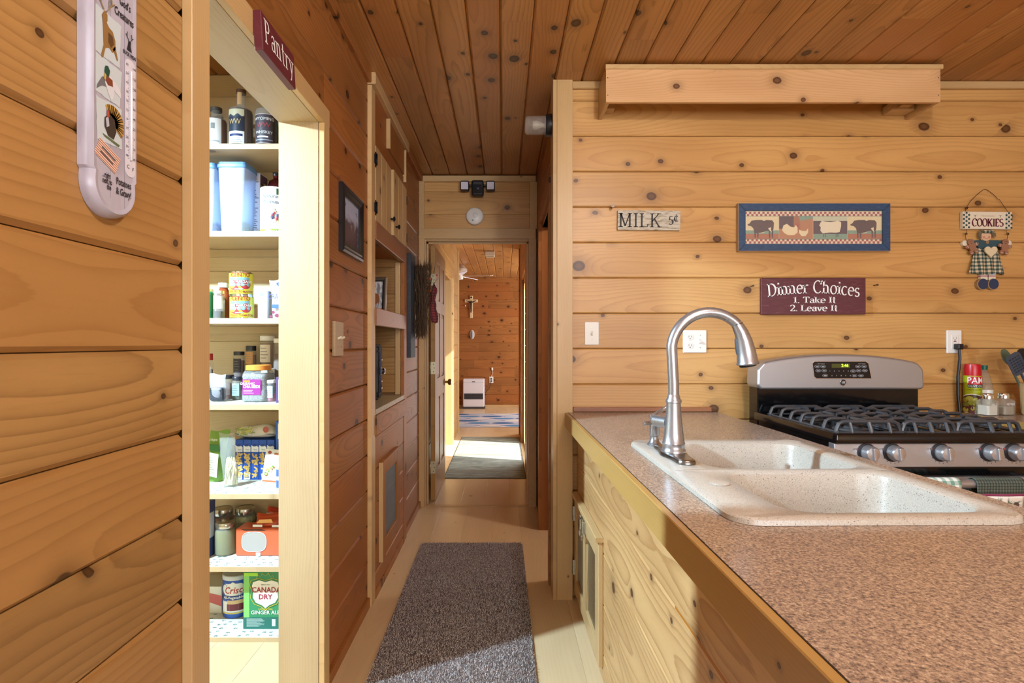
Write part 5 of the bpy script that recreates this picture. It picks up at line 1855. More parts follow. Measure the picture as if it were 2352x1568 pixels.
# scale
x, y0 = tloc(298, 407)
x, y1 = tloc(298, 138)
mb = MB()
mb.prism(rrect(x - .012, x + .012, y0, y1, .011, 6), zf, zf + .0008)
sc = obj('scale_card', mb, M('D6D2DC', .35), th)
obj('glass_tube', MB().tube([(x, y0 + .028, zf + .0028), (x, y1 - .020, zf + .0028)], .0018, 8), M('F4F4FA', .08, 0, Coat_Weight=1.0), sc)
mb = MB()
n = 56
for q in range(n + 1):
    yy = y0 + .030 + (y1 - y0 - .052) * q / n
    l = .0045 if q % 5 == 0 else .0028
    plate(mb, x - .0025 - l, x - .0025, yy, yy + .0005, zf + .0011)
    plate(mb, x + .0025, x + .0025 + l, yy, yy + .0005, zf + .0011)
obj('graduations', mb, INKB, sc)
for q, s in enumerate(('40', '30', '20', '10', '0', '10', '20', '30', '40', '50', '60')):
    text(s, .0058, INKB, sc, (x - .0088, y0 + .034 + q * .0152, zf + .0012), (0, 0, 0))
for q, s in enumerate(('40', '20', '0', '20', '40', '60', '80', '100', '120', '140')):
    text(s, .0058, INKB, sc, (x + .0088, y0 + .032 + q * .0170, zf + .0012), (0, 0, 0))
text('C', .009, INKB, sc, (x - .006, y0 + .016, zf + .0012), (0, 0, 0))
text('F', .009, INKB, sc, (x + .006, y0 + .014, zf + .0012), (0, 0, 0))

# Pantry sign over the pantry door
pn = thing('wooden_sign', 'burgundy wooden sign reading Pantry above the pantry doorway', 'sign', (-0.6285, 1.472, 2.044), (PI / 2 - R(4), 0, PI / 2))
mb = MB()
mb.prism([(-.108, -.050), (.108, -.052), (.110, .048), (-.106, .052)], 0.0, .022)
obj('board', mb, wornpaint('burgundy_sign_paint', '5E1F2A', '6E3038', .35, 18.0, .5), pn, bevel=.002, seg=1)
serif('Pantry', .062, WHITE, pn, (0.0, .008, .0226), (0, 0, 0), sx=.74, track=.09, thick=.14, thin=.06)

# black framed photograph on the left wall
bp = thing('framed_photo', 'black framed landscape photograph on the corridor wall', 'picture', (XL + .0005, 2.297, 1.759), LEFTW)
W, H, fw = .312, .272, .045
prof = [(0, 0), (0, .016), (.008, .021), (.018, .017), (.024, .019), (.034, .015), (fw, .012), (fw, .004)]
fl = []
for i, zz in prof:
    fl.append([(-W / 2 + i, -H / 2 + i, zz), (W / 2 - i, -H / 2 + i, zz), (W / 2 - i, H / 2 - i, zz), (-W / 2 + i, H / 2 - i, zz)])
obj('frame', MB().loops(fl, 0, False, False, False), M('16181C', .28), bp)


def photo_mat():
    t = NT('purple_rock_photo')
    x, y, z = t.sep(t.objco())
    n = t.noise(t.xyz(x, y, 0), 26.0, 4.0)
    m = t.ma('ADD', y, t.ma('MULTIPLY', t.ma('SUBTRACT', n, .5), .10))
    c = t.mix(t.sstep(m, -.01, .03), hx('4E3A4A'), hx('A9B2D2'))
    c = t.mix(t.sstep(n, .55, .7), c, hx('7C6678'))
    return t.base(c, .25)


obj('photograph', MB().box(-W / 2 + fw - .002, W / 2 - fw + .002, -H / 2 + fw - .002, H / 2 - fw + .002, .002, .006), photo_mat(), bp)

# wooden double switch plate
sp = thing('switch_plate', 'bark-edged wooden double switch plate on the corridor wall', 'switch', (XL + .0005, 2.112, 1.276), LEFTW)
obj('wood_plate', MB().prism([(-.056, -.066), (.054, -.067), (.056, .064), (-.053, .067)], 0, .012), PINE_JAMB, sp, bevel=.002)
for x in (-.018, .022):
    obj('toggle', MB(Matrix.Translation((x, 0, .012)) @ Matrix.Rotation(R(-25), 4, 'X')).box(-.005, .005, -.004, .004, 0, .016), IVORY, sp, bevel=.001)
    obj('screw_head', MB().lathe([(.003, .012), (.003, .0128)], 10, (x, -.032, 0)), BRASS, sp)

# ------------------------------------------------------------------ built-in cupboard
bc = thing('built_in_cupboard', 'built-in pine cupboard with twin doors, open niches and vent door', 'cupboard', (0, 0, 0))
FXX = -0.64      # centre of 20 mm frame boards
A0, A1 = 2.596, 3.53
S0, S1 = 2.67, 3.44
board('stile', PINE_TRIM, bc, (FXX, (A0 + S0) / 2, ZC / 2 - .03), ZC - .06, S0 - A0, .020, (0, 0, 1), (0, -1, 0), .002)
board('stile', PINE_HALL, bc, (FXX, (S1 + A1) / 2, ZC / 2 - .03), ZC - .06, A1 - S1, .020, (0, 0, 1), (0, -1, 0), .002)
DEPTH = -1.02
obj('back_panel', MB().box(DEPTH - .02, DEPTH, S0 - .03, S1 + .03, 0, ZC), PINE_HALL, bc)
sd_ = obj('side_panel', MB().box(DEPTH, XL - .0, S1 + .016, S1 + .03, .93, ZC - .1), SUB, bc)
planks(bc, PINE_LEFT, (0, S1 + .0, 0), (1, 0, 0), (0, 0, 1), DEPTH, XL - .002, [.945] + [1.230 + .1692 * k for k in range(-1, 5)], ch=.004)
obj('side_panel', MB().box(DEPTH, XL - .0, S0 - .03, S0 - .0, 0, ZC - .1), PINE_HALL, bc)
board('batten', PINE_TRIM, bc, (XL - .02, S1 - .004, 1.35), .83, .03, .012, (0, 0, 1), (-1, 0, 0), .002)
mid = (S0 + S1) / 2
ln = S1 - S0
# upper frieze, transom, doors
board('frieze', PINE_HALL, bc, (FXX - .002, mid, 2.40), ln, .20, .016, (0, 1, 0), (0, 0, 1), .002)
board('rail', PINE_HALL, bc, (FXX, mid, 2.268), ln, .075, .020, (0, 1, 0), (0, 0, 1), .002)
board('batten', PINE_TRIM, bc, (FXX + .014, 2.945, 2.39), .16, .012, .026, (0, 0, 1), (0, -1, 0), .002)
board('batten', PINE_TRIM, bc, (FXX + .014, 3.425, 2.37), .20, .012, .026, (0, 0, 1), (0, -1, 0), .002)
obj('transom_panel', MB().box(FXX + .004, FXX + .016, 2.955, 3.415, 2.315, 2.47), PINE_HALL, bc)
zd0, zd1 = 1.862, 2.228
for i, (y0, y1, xo) in enumerate(((S0 + .002, 3.04, 0.0), (3.043, S1 - .002, .014))):
    d_ = obj('door', MB().box(FXX - .010 + xo, FXX + .006 + xo, y0, y1, zd0, zd1), PINE_TRIM, bc, bevel=.001, seg=1)
    n = 3
    for q in range(n):
        a, b = y0 + (y1 - y0) * q / n, y0 + (y1 - y0) * (q + 1) / n
        board('slat', PINE_TRIM, d_, (FXX + .009 + xo, (a + b) / 2, (zd0 + zd1) / 2), zd1 - zd0, b - a - .001, .007, (0, 0, 1), (0, -1, 0), .003)
    hy = y0 - .004 if i == 0 else y1 + .004
    for z in (zd0 + .06, zd1 - .07):
        hb_ = MB().box(FXX + .010 + xo * .5, FXX + .016 + xo * .5, hy - .022, hy + .022, z - .022, z + .022).box(FXX + .010, FXX + .015 + xo * .5, hy - .006, hy + .006, z - .036, z + .036)
        hb_.cyl((FXX + .018 + xo * .5, hy, z - .028), (FXX + .018 + xo * .5, hy, z + .028), .004, 8)
        obj('hinge', hb_, BLACKMET, d_)
    ky = y1 - .02 if i == 0 else y0 + .045
    obj('knob', MB(Matrix.Translation((FXX + .012 + xo, ky, zd0 + .085 - .03 * i)) @ Matrix.Rotation(R(90), 4, 'Y')).lathe([(.005, 0), (.005, .014), (.013, .018), (.013, .024), (.002, .028)], 14), BLACKMET, d_)
# front boards and shelves of the niches
board('shelf_front', REDWOOD, bc, (FXX + .004, mid, 1.8145), ln + .01, .095, .026, (0, 1, 0), (0, 0, 1), .003)
obj('shelf', MB().box(DEPTH, FXX - .01, S0, S1, 1.79, 1.86), PINE_HALL, bc)
board('shelf_front', REDWOOD, bc, (FXX + .004, mid + .01, 1.389), ln + .02, .088, .026, (0, 1, 0), (0, 0, 1), .003)
obj('shelf', MB().box(DEPTH, FXX - .01, S0, S1, 1.40, 1.4325), PINE_HALL, bc)
obj('niche_counter', MB().box(DEPTH, XL + .022, S0, S1 - .002, .905, .932), NICHE_TOP, bc, bevel=.002)
board('apron', PINE_HALL, bc, (FXX + .004, mid + .005, .853), ln + .01, .10, .026, (0, 1, 0), (0, 0, 1), .003)
planks(bc, PINE_HALL, (FXX + .006, 0, 0), (0, 1, 0), (0, 0, 1), S0, S1, [0.0, .12, .29, .46, .63, .80], ch=.006)
# vent door in the lower panel
v0, v1, w0, w1 = 2.763, 3.20, .148, .652
vx0, vx1 = FXX + .007, FXX + .028
vdo = obj('vent_door', MB().box(vx0, vx1, v0, v0 + .07, w0, w1).box(vx0, vx1, v1 - .07, v1, w0 + .02, w1).box(vx0, vx1, v0 + .07, v1 - .07, w1 - .07, w1).box(vx0, vx1, v0 + .07, v1 - .07, w0 + .03, w0 + .10), PINE_HALL, bc, bevel=.002, seg=1)
board('edge_strip', PINE_TRIM, vdo, ((vx0 + vx1) / 2, v0 - .003, (w0 + w1) / 2), w1 - w0, vx1 - vx0, .006, (0, 0, 1), (1, 0, 0), .001)
mb = MB()
y = v0 + .07
while y < v1 - .07:
    mb.box(vx0 + .008, vx0 + .010, y, y + .0015, w0 + .1, w1 - .07)
    y += .009
z = w0 + .1
while z < w1 - .07:
    mb.box(vx0 + .008, vx0 + .010, v0 + .07, v1 - .07, z, z + .0015)
    z += .009
obj('wire_screen', mb, M('9A9C9E', .4, .7), vdo)
obj('dark_backing', MB().box(vx0 - .001, vx0 + .002, v0 + .07, v1 - .07, w0 + .1, w1 - .07), M('4A4E54', .8), vdo)

# framed deer photo on the niche shelf, turned to the corridor
pf = thing('photo_frame', 'silver framed winter deer photo on the cupboard shelf', 'photo frame', (-0.775, 3.20, 1.4335), (PI / 2 - R(8), 0, R(-4)))
W, H, fw = .17, .215, .020
fl = []
for i, zz in ((0, 0), (0, .012), (.006, .016), (fw - .004, .012), (fw, .006)):
    fl.append([(-W / 2 + i, i, zz), (W / 2 - i, i, zz), (W / 2 - i, H - i, zz), (-W / 2 + i, H - i, zz)])
obj('frame', MB().loops(fl, 0, False, True, False), M('8A8478', .3, .7), pf)
obj('dark_liner', MB().box(-W / 2 + fw - .001, W / 2 - fw + .001, fw - .001, H - fw + .001, .004, .0065), BLACKSAT, pf)


def deerphoto():
    t = NT('winter_deer_photo')
    x, y, z = t.sep(t.objco())
    n = t.noise(t.xyz(t.ma('MULTIPLY', x, 3.0), y, 0), 24.0, 4.0)
    c = t.mix(t.sstep(n, .42, .6), hx('8C8E94'), hx('DDE0E4'))
    d = t.ma('ADD', t.ma('POWER', t.ma('DIVIDE', t.ma('SUBTRACT', x, .02), .028), 2.0), t.ma('POWER', t.ma('DIVIDE', t.ma('SUBTRACT', y, .085), .040), 2.0))
    d = t.ma('ADD', d, t.ma('MULTIPLY', n, .8))
    c = t.mix(t.sstep(d, 1.3, 1.0), c, hx('9A6440'))
    return t.base(c, .2)


obj('photograph', MB().box(-W / 2 + fw + .006, W / 2 - fw - .006, fw + .006, H - fw - .006, .0066, .0072), deerphoto(), pf)

# black microwave in the lower niche
mw = thing('toaster_oven', 'black glass-front countertop oven in the cupboard niche', 'oven', (-0.715, 2.78, .9325))
OVENB = M('121214', .6, 0.0, 'matte_black', Specular_IOR_Level=.2)
obj('case', MB().box(-.28, 0, 0, .39, .008, .318), OVENB, mw, bevel=.006)
obj('door_glass', MB().box(0, .006, .01, .29, .03, .30), OVENB, mw, bevel=.002)
obj('handle', MB().tube([(.002, .278, .04), (.024, .278, .055), (.024, .278, .27), (.002, .278, .285)], .005, 10), M('4A4A58', .35, .8), mw)
cp_ = obj('control_column', MB().box(0, .008, .298, .385, .02, .305), OVENB, mw, bevel=.002)
obj('dial', MB(Matrix.Translation((.008, .342, .165)) @ Matrix.Rotation(R(90), 4, 'Y')).lathe([(.024, 0), (.024, .006), (.018, .008), (.017, .026), (.002, .028)], 20), CHROME, cp_)
for z in (.062, .10, .225):
    obj('button', MB().box(.008, .014, .315, .37, z, z + .010), CHROME, cp_, bevel=.001)
for (a, b) in ((.03, .04), (.35, .04), (.03, -.24), (.35, -.24)):
    obj('foot', MB().cyl((b - .06 if b > 0 else b, a, 0), (b - .06 if b > 0 else b, a, .010), .012, 10), BLACKSAT, mw)

# ------------------------------------------------------------------ rustic swag near the end of the corridor
sw = thing('dried_swag', 'dark plank with dried twig broom, orange berries and red plaid ribbon', 'wall decoration', (XL + .0005, 3.72, 1.16), LEFTW)
SLATE = wornpaint('charcoal_board_paint', '2C323C', '474C54', .35, 20.0, .6)
bd = obj('back_board', MB().box(-.09, .10, 0, .70, 0, .030), SLATE, sw, bevel=.002, seg=1)
obj('dark_spots', MB().box(-.02, .02, .06, .065, .0302, .0306).box(-.02, .02, .11, .118, .0302, .0306).box(-.02, .02, .17, .176, .0302, .0306).box(-.02, .02, .22, .228, .0302, .0306), INK, bd)
rs = random.Random(21)
mb = MB()
for q in range(420):
    a = rs.gauss(0, 1)
    b = rs.gauss(0, 1)
    top = (.10 + .05 * a, rs.uniform(.50, .66), .075 + .035 * b)
    m_ = (.10 + .045 * rs.gauss(0, 1), .36 + .05 * rs.gauss(0, 1), .075 + .030 * rs.gauss(0, 1))
    bt = (.10 + .05 * rs.gauss(0, 1), rs.uniform(.12, .26), .065 + .025 * rs.gauss(0, 1))
    pts = [Vector(top), Vector(m_) * .6 + (Vector(top) + Vector(bt)) * .2, Vector(bt)]
    mb.tube([(p_.x, p_.y, max(p_.z, .034)) for p_ in pts], [.0012, .0022, .0008], 3, cap=False)
for q in range(120):
    a, b = rs.uniform(-1, 1), rs.uniform(-.6, 1)
    mb.tube([(.10, .56, .08), (.10 + .05 * a, .62, .08 + .03 * b), (.10 + .12 * a, .60 + rs.uniform(0, .09), max(.08 + .07 * b, .034))], [.0015, .001, .0005], 3, cap=False)
tb = obj('twig_broom', mb, M('54402E', .9), sw)
tb['kind'] = 'stuff'
mb = MB()
for q in range(30):
    mb.sphere((.13 + rs.gauss(0, .03), .50 + rs.gauss(0, .06), .125 + rs.gauss(0, .022)), rs.uniform(.005, .008), 8)
be = obj('berries', mb, M('B4552A', .5), sw)
be['kind'] = 'stuff'
PLAID = checkcloth('red_plaid', '7E2A2C', '5A1E24', '3A1620', 55.0, (0, 1))


def rib(x0, y0, z0, x1, y1, z1, w, ph):
    def f(u, v):
        return (x0 + (x1 - x0) * v + (u - .5) * w * .5, y0 + (y1 - y0) * v + .004 * math.sin(9 * u), z0 + (z1 - z0) * v + (u - .5) * w * .7 + .010 * math.sin(v * 7 + ph + u * 2))
    return f


for (nm, args) in (('ribbon_tail', (.125, .47, .150, .135, .24, .155, .055, 0)), ('ribbon_tail', (.150, .47, .140, .170, .28, .140, .050, 2))):
    o = obj(nm, MB().grid(rib(*args), 6, 14), PLAID, sw)
    o.modifiers.new('thickness', 'SOLIDIFY').thickness = .0015
for s in (-1, 1):
    mb = MB()
    mb.tube([(.135, .46, .150), (.135 + s * .020, .50, .155), (.135 + s * .034, .49, .165), (.135 + s * .030, .455, .160), (.135, .46, .150)], [.012, .022, .020, .022, .012], 8, flat=(1, .35))
    obj('bow_loop', mb, PLAID, sw)

# ------------------------------------------------------------------ end wall devices
p = px(1098, 437, 4.19)
fc = thing('security_camera', 'black security camera with two white floodlights above the doorway', 'security camera', (p.x, 4.198, p.z), (PI / 2, 0, 0))
k = 4.1 / FPX
obj('base', MB().cyl((0, 0, 0), (0, 0, .03), .035, 20), BLACKSAT, fc)
cb = obj('camera_head', MB().box(-.046, .046, -.060, .056, .028, .095), BLACKSAT, fc, bevel=.014, seg=3)
obj('lens_panel', MB().box(-.030, .030, -.050, .020, .094, .099), BLACKGLOSS, cb, bevel=.006)
obj('lens', MB().lathe([(.014, .098), (.014, .103), (.004, .104)], 18, (0, -.005, 0)), M('20283A', .05), cb)
for s in (-1, 1):
    obj('arm', MB().cyl((s * .040, .022, .06), (s * .078, .022, .06), .007, 10), BLACKSAT, fc)
    fl_ = obj('floodlight', MB().box(s * .098 - .033, s * .098 + .033, -.020, .054, .03, .085), BLACKSAT, fc, bevel=.010, seg=3)
    obj('diffuser', MB().box(s * .098 - .027, s * .098 + .027, -.014, .044, .084, .089), M('D8D4E4', .4), fl_, bevel=.006)
p = px(1090.6, 497, 4.19)
sm = thing('smoke_detector', 'round white smoke detector under the security camera', 'smoke detector', (p.x, 4.198, p.z), (PI / 2, 0, 0))
obj('housing', MB().lathe([(.066, 0), (.067, .016), (.064, .026), (.056, .032), (.001, .034)], 36), WHITEP, sm)
obj('test_button', MB().lathe([(.018, .0335), (.018, .0355), (.016, .0362), (.001, .0364)], 24, (.004, .004, 0)), M('E6E4DE', .35), sm)
obj('button_outline', MB().tube([(.004 + .0175 * math.cos(2 * PI * q / 24), .004 + .0175 * math.sin(2 * PI * q / 24), .0356) for q in range(25)], .0008, 5), M('9A9894', .5), sm)
obj('indicator', MB().lathe([(.0055, .034), (.0055, .0348), (.001, .035)], 12, (-.014, -.034, 0)), M('6A6A6A', .5), sm)

# jelly-jar wall lamp on the corridor side of the post
p = px(1268, 288, 2.76)
wlm = thing('wall_lamp', 'ribbed clear glass jar lamp with black cap on the corridor corner', 'wall lamp', (0.2415, 2.76, p.z), (0, R(-90), 0))
obj('cap', MB().lathe([(.055, 0), (.055, .022), (.050, .030), (.020, .031)], 28), BLACKSAT, wlm)
pr = [(.046, .030)]
for q in range(13):
    pr += [(.0475, .034 + q * .0072), (.0440, .0375 + q * .0072)]
pr += [(.042, .128), (.034, .134), (.002, .135)]
obj('ribbed_jar', MB().lathe(pr, 28, cap=False), clear('jar_glass', 'F4F0EA', .20, .08), wlm)
obj('bulb', MB().lathe([(.012, .030), (.012, .045), (.024, .075), (.022, .095), (.001, .108)], 16), M('B0A89C', .4), wlm)

# ------------------------------------------------------------------ runner rug
ru = thing('runner_rug', 'dark grey-brown shag runner rug on the corridor floor', 'rug', (-0.194, 2.35, 0.0005), (0, 0, R(0.3)))
RWD, RLN = .316, 1.05
obj('backing', MB().prism(rrect(-RWD, RWD, -RLN, RLN, .03, 5), 0, .010), rugmat('shag_base', '4A3C3A', '7A6C6A'), ru, bevel=.003, seg=1)
rp = random.Random(31)
V, F = [], []
NT_ = 70000
for q in range(NT_):
    x = rp.uniform(-RWD + .002, RWD - .002)
    y = rp.uniform(-RLN * .62, RLN - .002) if q % 12 else rp.uniform(-RLN, RLN - .002)
    if RWD - abs(x) < .03 and RLN - abs(y) < .03 and math.hypot(.03 - (RWD - abs(x)), .03 - (RLN - abs(y))) > .03:
        continue
    a = rp.uniform(0, 2 * PI)
    h = rp.uniform(.006, .013)
    w = .0016
    dx, dy = rp.gauss(0, .004), rp.gauss(0, .004)
    b = len(V)
    V += [(x - w * math.cos(a), y - w * math.sin(a), .009), (x + w * math.cos(a), y + w * math.sin(a), .009), (x + dx, y + dy, .009 + h)]
    F.append((b, b + 1, b + 2))
me = bpy.data.meshes.new('pile')
me.from_pydata(V, [], F)


def pilemat():
    t = NT('shag_pile')
    p = t.objco()
    n = t.noise(p, 240.0, 1.0, .6)
    c = t.mix(t.sstep(n, .38, .64), hx('6E5C56'), hx('DCD0CA'))
    return t.base(c, .9)


me.materials.append(pilemat())
pl = link('pile', me, ru)
pl['kind'] = 'stuff'
# ------------------------------------------------------------------ pantry shelves and food
SY = 2.29
SHELF = [2.099, 1.731, 1.364, 1.002, .626, .320, .023]


def linermat():
    t = NT('sprigged_shelf_paper')
    x, y, z = t.sep(t.objco())
    v = t.n('ShaderNodeTexVoronoi', {'Vector': t.xyz(t.ma('MULTIPLY', x, 22.0), t.ma('MULTIPLY', y, 34.0)), 'Scale': 1.0, 'Randomness': .55}, out=0, voronoi_dimensions='2D')
    n = t.noise(t.objco(), 260.0, 1.0)
    f = t.ma('MULTIPLY', t.ma('LESS_THAN', v, .20), t.ma('GREATER_THAN', n, .46))
    return t.base(t.mix(f, hx('CFCFC2'), hx('4E6A62')), .5)


LINER = linermat()
DESC = ['top pantry shelf, holding the whiskey bottles', 'second pantry shelf from the top, holding cereal containers', 'third pantry shelf from the top, holding tomato cans',
        'fourth pantry shelf from the top, holding spice jars', 'fifth pantry shelf from the top, holding pasta boxes', 'sixth pantry shelf from the top, holding pickle jars', 'lowest pantry shelf board on the floor, holding soda box']
for i, z in enumerate(SHELF):
    s = thing('pantry_shelf', DESC[i], 'shelf', (0, 0, 0), group='pantry shelves')
    th_ = .023
    board('shelf_board', PINE_SHELF, s, (-1.49, (SY + PB) / 2, z - th_ / 2 - .0012), 1.39, PB - SY - .002, th_ - .001, (1, 0, 0), (0, 1, 0), .001)
    obj('liner', MB().box(-2.18, -.80, SY + .002, PB - .004, z - .0012, z - .0002), LINER if i >= 3 else PINE_SHELF, s)
    if i < 6:
        obj('cleat', MB().box(-2.18, -.80, PB - .02, PB - .002, z - .06, z - th_ - .002), PINE_SHELF, s)


def pthing(name, label, cat, u, d, z, group=None, rz=0.0):
    return thing(name, label, cat, ((u - U0) * d / FPX, d, z + .0004), (0, 0, rz), group), d / FPX


def facing(t):
    l = t.location
    return -math.atan2(l.x, l.y) * -1 if False else math.atan2(-l.x, -(-l.y)) * -1


def camang(t):
    """angle (for band/text_cyl) that faces the camera from an upright thing"""
    return math.atan2(-t.location.x, t.location.y)


def pbox(name, label, cat, u0, u1, z, vtop, d, depth, mat, rz=0.0, bevel=.0012, group=None):
    t, k = pthing(name, label, cat, (u0 + u1) / 2, d, z, group, rz)
    w = (u1 - u0) * k / 2
    h = EYE - (vtop - V0) * k - z
    obj('carton', MB().box(-w, w, 0, depth, 0, h), mat, t, bevel=bevel, seg=1)
    return t, k, w, h


def fplate(name, mat, t, x0, x1, z0, z1, y=-.0008):
    return obj(name, MB().box(x0, x1, y - .0003, y + .0007, z0, z1), mat, t)


def fpoly(name, mat, t, pts, y=-.0012):
    mb = MB(Matrix.Rotation(R(90), 4, 'X'))
    flat_poly(mb, pts, -y)
    return obj(name, mb, mat, t)


def lines(name, mat, t, x0, x1, z0, z1, n, y=-.0012, seed=1):
    mb = MB()
    r = random.Random(seed)
    for q in range(n):
        zz = z1 - (z1 - z0) * (q + .5) / n
        mb.box(x0, x0 + (x1 - x0) * r.uniform(.55, 1), y - .0002, y, zz - (z1 - z0) / n * .18, zz + (z1 - z0) / n * .18)
    return obj(name, mb, mat, t)


WH = M('E9E8E4', .45)
LIQ = clear('whiskey', '5A1E06', .55, .08)
GLB = clear('bottle_glass', 'F2F2EE', .14, .05)


def bottle(name, label, u0, u1, z, vbody, vtop, d, neck, liquid, fill, capm, caph, group='whiskey bottles on the top pantry shelf'):
    t, k = pthing(name, label, 'bottle', (u0 + u1) / 2, d, z, group)
    r = (u1 - u0) * k / 2
    hb_ = EYE - (vbody - V0) * k - z
    ht = EYE - (vtop - V0) * k - z
    rn = neck * k / 2
    obj('glass', MB().lathe([(r * .96, 0), (r, .004), (r, hb_ * .88), (r * .93, hb_ * .95), (r * .7, hb_ * .985), (rn, hb_ + .002), (rn, ht - caph * k)], 28), GLB, t)
    obj('liquor', MB().lathe([(r * .90, .006), (r * .95, .01), (r * .95, hb_ * min(fill, .88))] + ([(r * .88, hb_ * .94), (r * .66, hb_ * .97), (.001, hb_ * .972)] if fill > .9 else [(.001, hb_ * fill)]), 28), liquid, t)
    obj('stopper', MB().lathe([(rn * 1.12, ht - caph * k), (rn * 1.12, ht - .002), (rn * .9, ht), (.001, ht)], 20), capm, t)
    return t, k, r, hb_, ht


zs = SHELF[0]
t, k, r, hb_, ht = bottle('liquor_bottle', 'squat amber bottle with white label at the left of the top shelf', 474, 520, zs, 273, 248, 2.42, 22, clear('amber_rum', 'A0600E', .5, .08), .95, M('4A443C', .5), 9)
a = math.degrees(camang(t))
lb = band('label', WH, t, r * 1.012, a - 60, a + 25, hb_ * .04, hb_ * .92)
band('label_emblem', M('8A8A88', .5), lb, r * 1.02, a - 30, a - 8, hb_ * .62, hb_ * .78, 6)
band('label_lines', M('A8AAA8', .5), lb, r * 1.02, a - 40, a + 15, hb_ * .26, hb_ * .30, 6)
t, k, r, hb_, ht = bottle('liquor_bottle', 'tall-necked whiskey bottle with navy and white label on the top shelf', 528, 580, zs, 250, 207, 2.42, 19, LIQ, .96, M('5A3A22', .5), 9)
a = math.degrees(camang(t))
band('paper_seal', M('C8A070', .5), t, 9.6 * k * 1.02, a - 55, a + 5, hb_ + .012, ht - .012, 8)
lb = band('navy_label', M('2A3242', .4), t, r * 1.012, a - 72, a + 14, hb_ * .42, hb_ * .90)
band('mountain_label', M('C9C2A4', .4), lb, r * 1.018, a - 72, a + 14, hb_ * .74, hb_ * .90)
mb = MB()
for q in range(9):
    a0, a1 = a - 72 + q * 9.5, a - 72 + (q + 1) * 9.5
    hgt = hb_ * (.74 + .06 * math.sin(q * .75 + .3) ** 2)
    mb.add([(r * 1.022 * math.sin(R(b_)), -r * 1.022 * math.cos(R(b_)), zz) for (b_, zz) in ((a0, hb_ * .73), (a1, hb_ * .73), (a1, hb_ * (.74 + .06 * math.sin((q + 1) * .75 + .3) ** 2)), (a0, hgt))], [(0, 1, 2, 3)])
obj('mountains', mb, M('3A4656', .4), lb)
text_cyl('WW', 17 * k, M('D2B478', .4), lb, r * 1.03, R(a - 32), hb_ * .62, sx=.8)
wl_ = band('white_label', WH, t, r * 1.012, a - 72, a + 14, hb_ * .15, hb_ * .42)
band('blue_bar', M('2A3A6A', .5), wl_, r * 1.02, a - 62, a + 6, hb_ * .31, hb_ * .36)
for q in range(3):
    band('label_lines', M('7A82A0', .5), wl_, r * 1.02, a - 58, a - 5 + q * 4, hb_ * (.26 - q * .04), hb_ * (.268 - q * .04), 6)
t, k, r, hb_, ht = bottle('liquor_bottle', 'whiskey bottle with grey label under the door head', 588, 638, zs, 252, 216, 2.42, 19, LIQ, .80, M('3A2A20', .5), 9)
a = math.degrees(camang(t))
lb = band('label', M('4A4248', .4), t, r * 1.012, a - 74, a + 44, hb_ * .17, hb_ * .80)
band('label_border', M('B8A8A8', .4), lb, r * 1.016, a - 74, a + 44, hb_ * .155, hb_ * .17)
band('label_border', M('B8A8A8', .4), lb, r * 1.016, a - 74, a + 44, hb_ * .80, hb_ * .815)
text_cyl('WYOMING', 9.5 * k, WHITE, lb, r * 1.03, R(a - 16), hb_ * .70)
text_cyl('WW', 15 * k, M('A84A50', .4), lb, r * 1.03, R(a - 18), hb_ * .56)
text_cyl('WHISKEY', 9.5 * k, WHITE, lb, r * 1.03, R(a - 16), hb_ * .40)
band('white_bar', WH, lb, r * 1.02, a - 50, a + 6, hb_ * .285, hb_ * .32)
band('label_lines', M('9AA0A8', .4), lb, r * 1.02, a - 64, a + 30, hb_ * .225, hb_ * .245)
t, k, r, hb_, ht = bottle('liquor_bottle', 'green-labelled bottle half hidden at the right end of the top shelf', 650, 684, zs, 262, 235, 2.46, 16, LIQ, .9, M('2A5A44', .5), 9)
band('label', M('3A7A64', .5), t, r * 1.012, -90, 90, hb_ * .3, hb_ * .85)

# shelf 2
zs = SHELF[1]
PLB = clear('cloudy_blue_plastic', 'C8D8F0', .62, .3)
for (u0, u1, vt, lab) in ((497, 564, 371, 'tall cloudy plastic cereal container with blue lid and oats'), (434, 494, 373, 'cloudy cereal container partly hidden at the left of the second shelf')):
    d = 2.36
    t, k = pthing('cereal_container', lab, 'container', (u0 + u1) / 2, d, zs, 'cereal containers')
    w = (u1 - u0) * k / 2
    h = EYE - (vt - V0) * k - zs
    lps = []
    for (f, zz) in ((.74, 0), (.76, .006), (.95, h * .9), (.97, h * .93)):
        lps.append([(x, y + .06, zz) for x, y in rrect(-w * f, w * f, -.058 * (.85 + .15 * f), .058 * (.85 + .15 * f), .014, 4)])
    obj('tub', MB().loops(lps, 0, True, True, False), PLB, t)
    obj('lid', MB().loops([[(x, y + .06, zz) for x, y in rrect(-w * f, w * f, -.06 * f, .06 * f, .014, 4)] for f, zz in ((1, h * .92), (1.02, h * .93), (1.02, h * .965), (.96, h * .97), (.95, h), (.90, h + .001))], 0, True, True, True), M('5A86B4', .35), t)
    mb = MB()
    ro = random.Random(int(u0))
    for q in range(260):
        mb.sphere((ro.uniform(-.7, .7) * w, 0.02 + ro.uniform(0, .08), .006 + ro.uniform(0, .055)), .007, 6, 0, (1.2, 1, .5))
    o = obj('oats', mb, M('D8D4CC', .9), t)
    o['kind'] = 'stuff'
t, k, w, h = pbox('nutrition_box', 'white food carton with nutrition panel beside the cereal container', 'box', 566, 597, zs, 397, 2.49, .08, M('E4E4EA', .5))
lines('nutrition_lines', M('6A6A78', .5), t, -w * .75, w * .75, h * .02, h * .78, 26, seed=3)
fplate('heavy_rule', M('3A3A48', .5), t, -w * .8, w * .8, h * .62, h * .628)
fplate('heavy_rule', M('3A3A48', .5), t, -w * .8, w * .8, h * .86, h * .868)
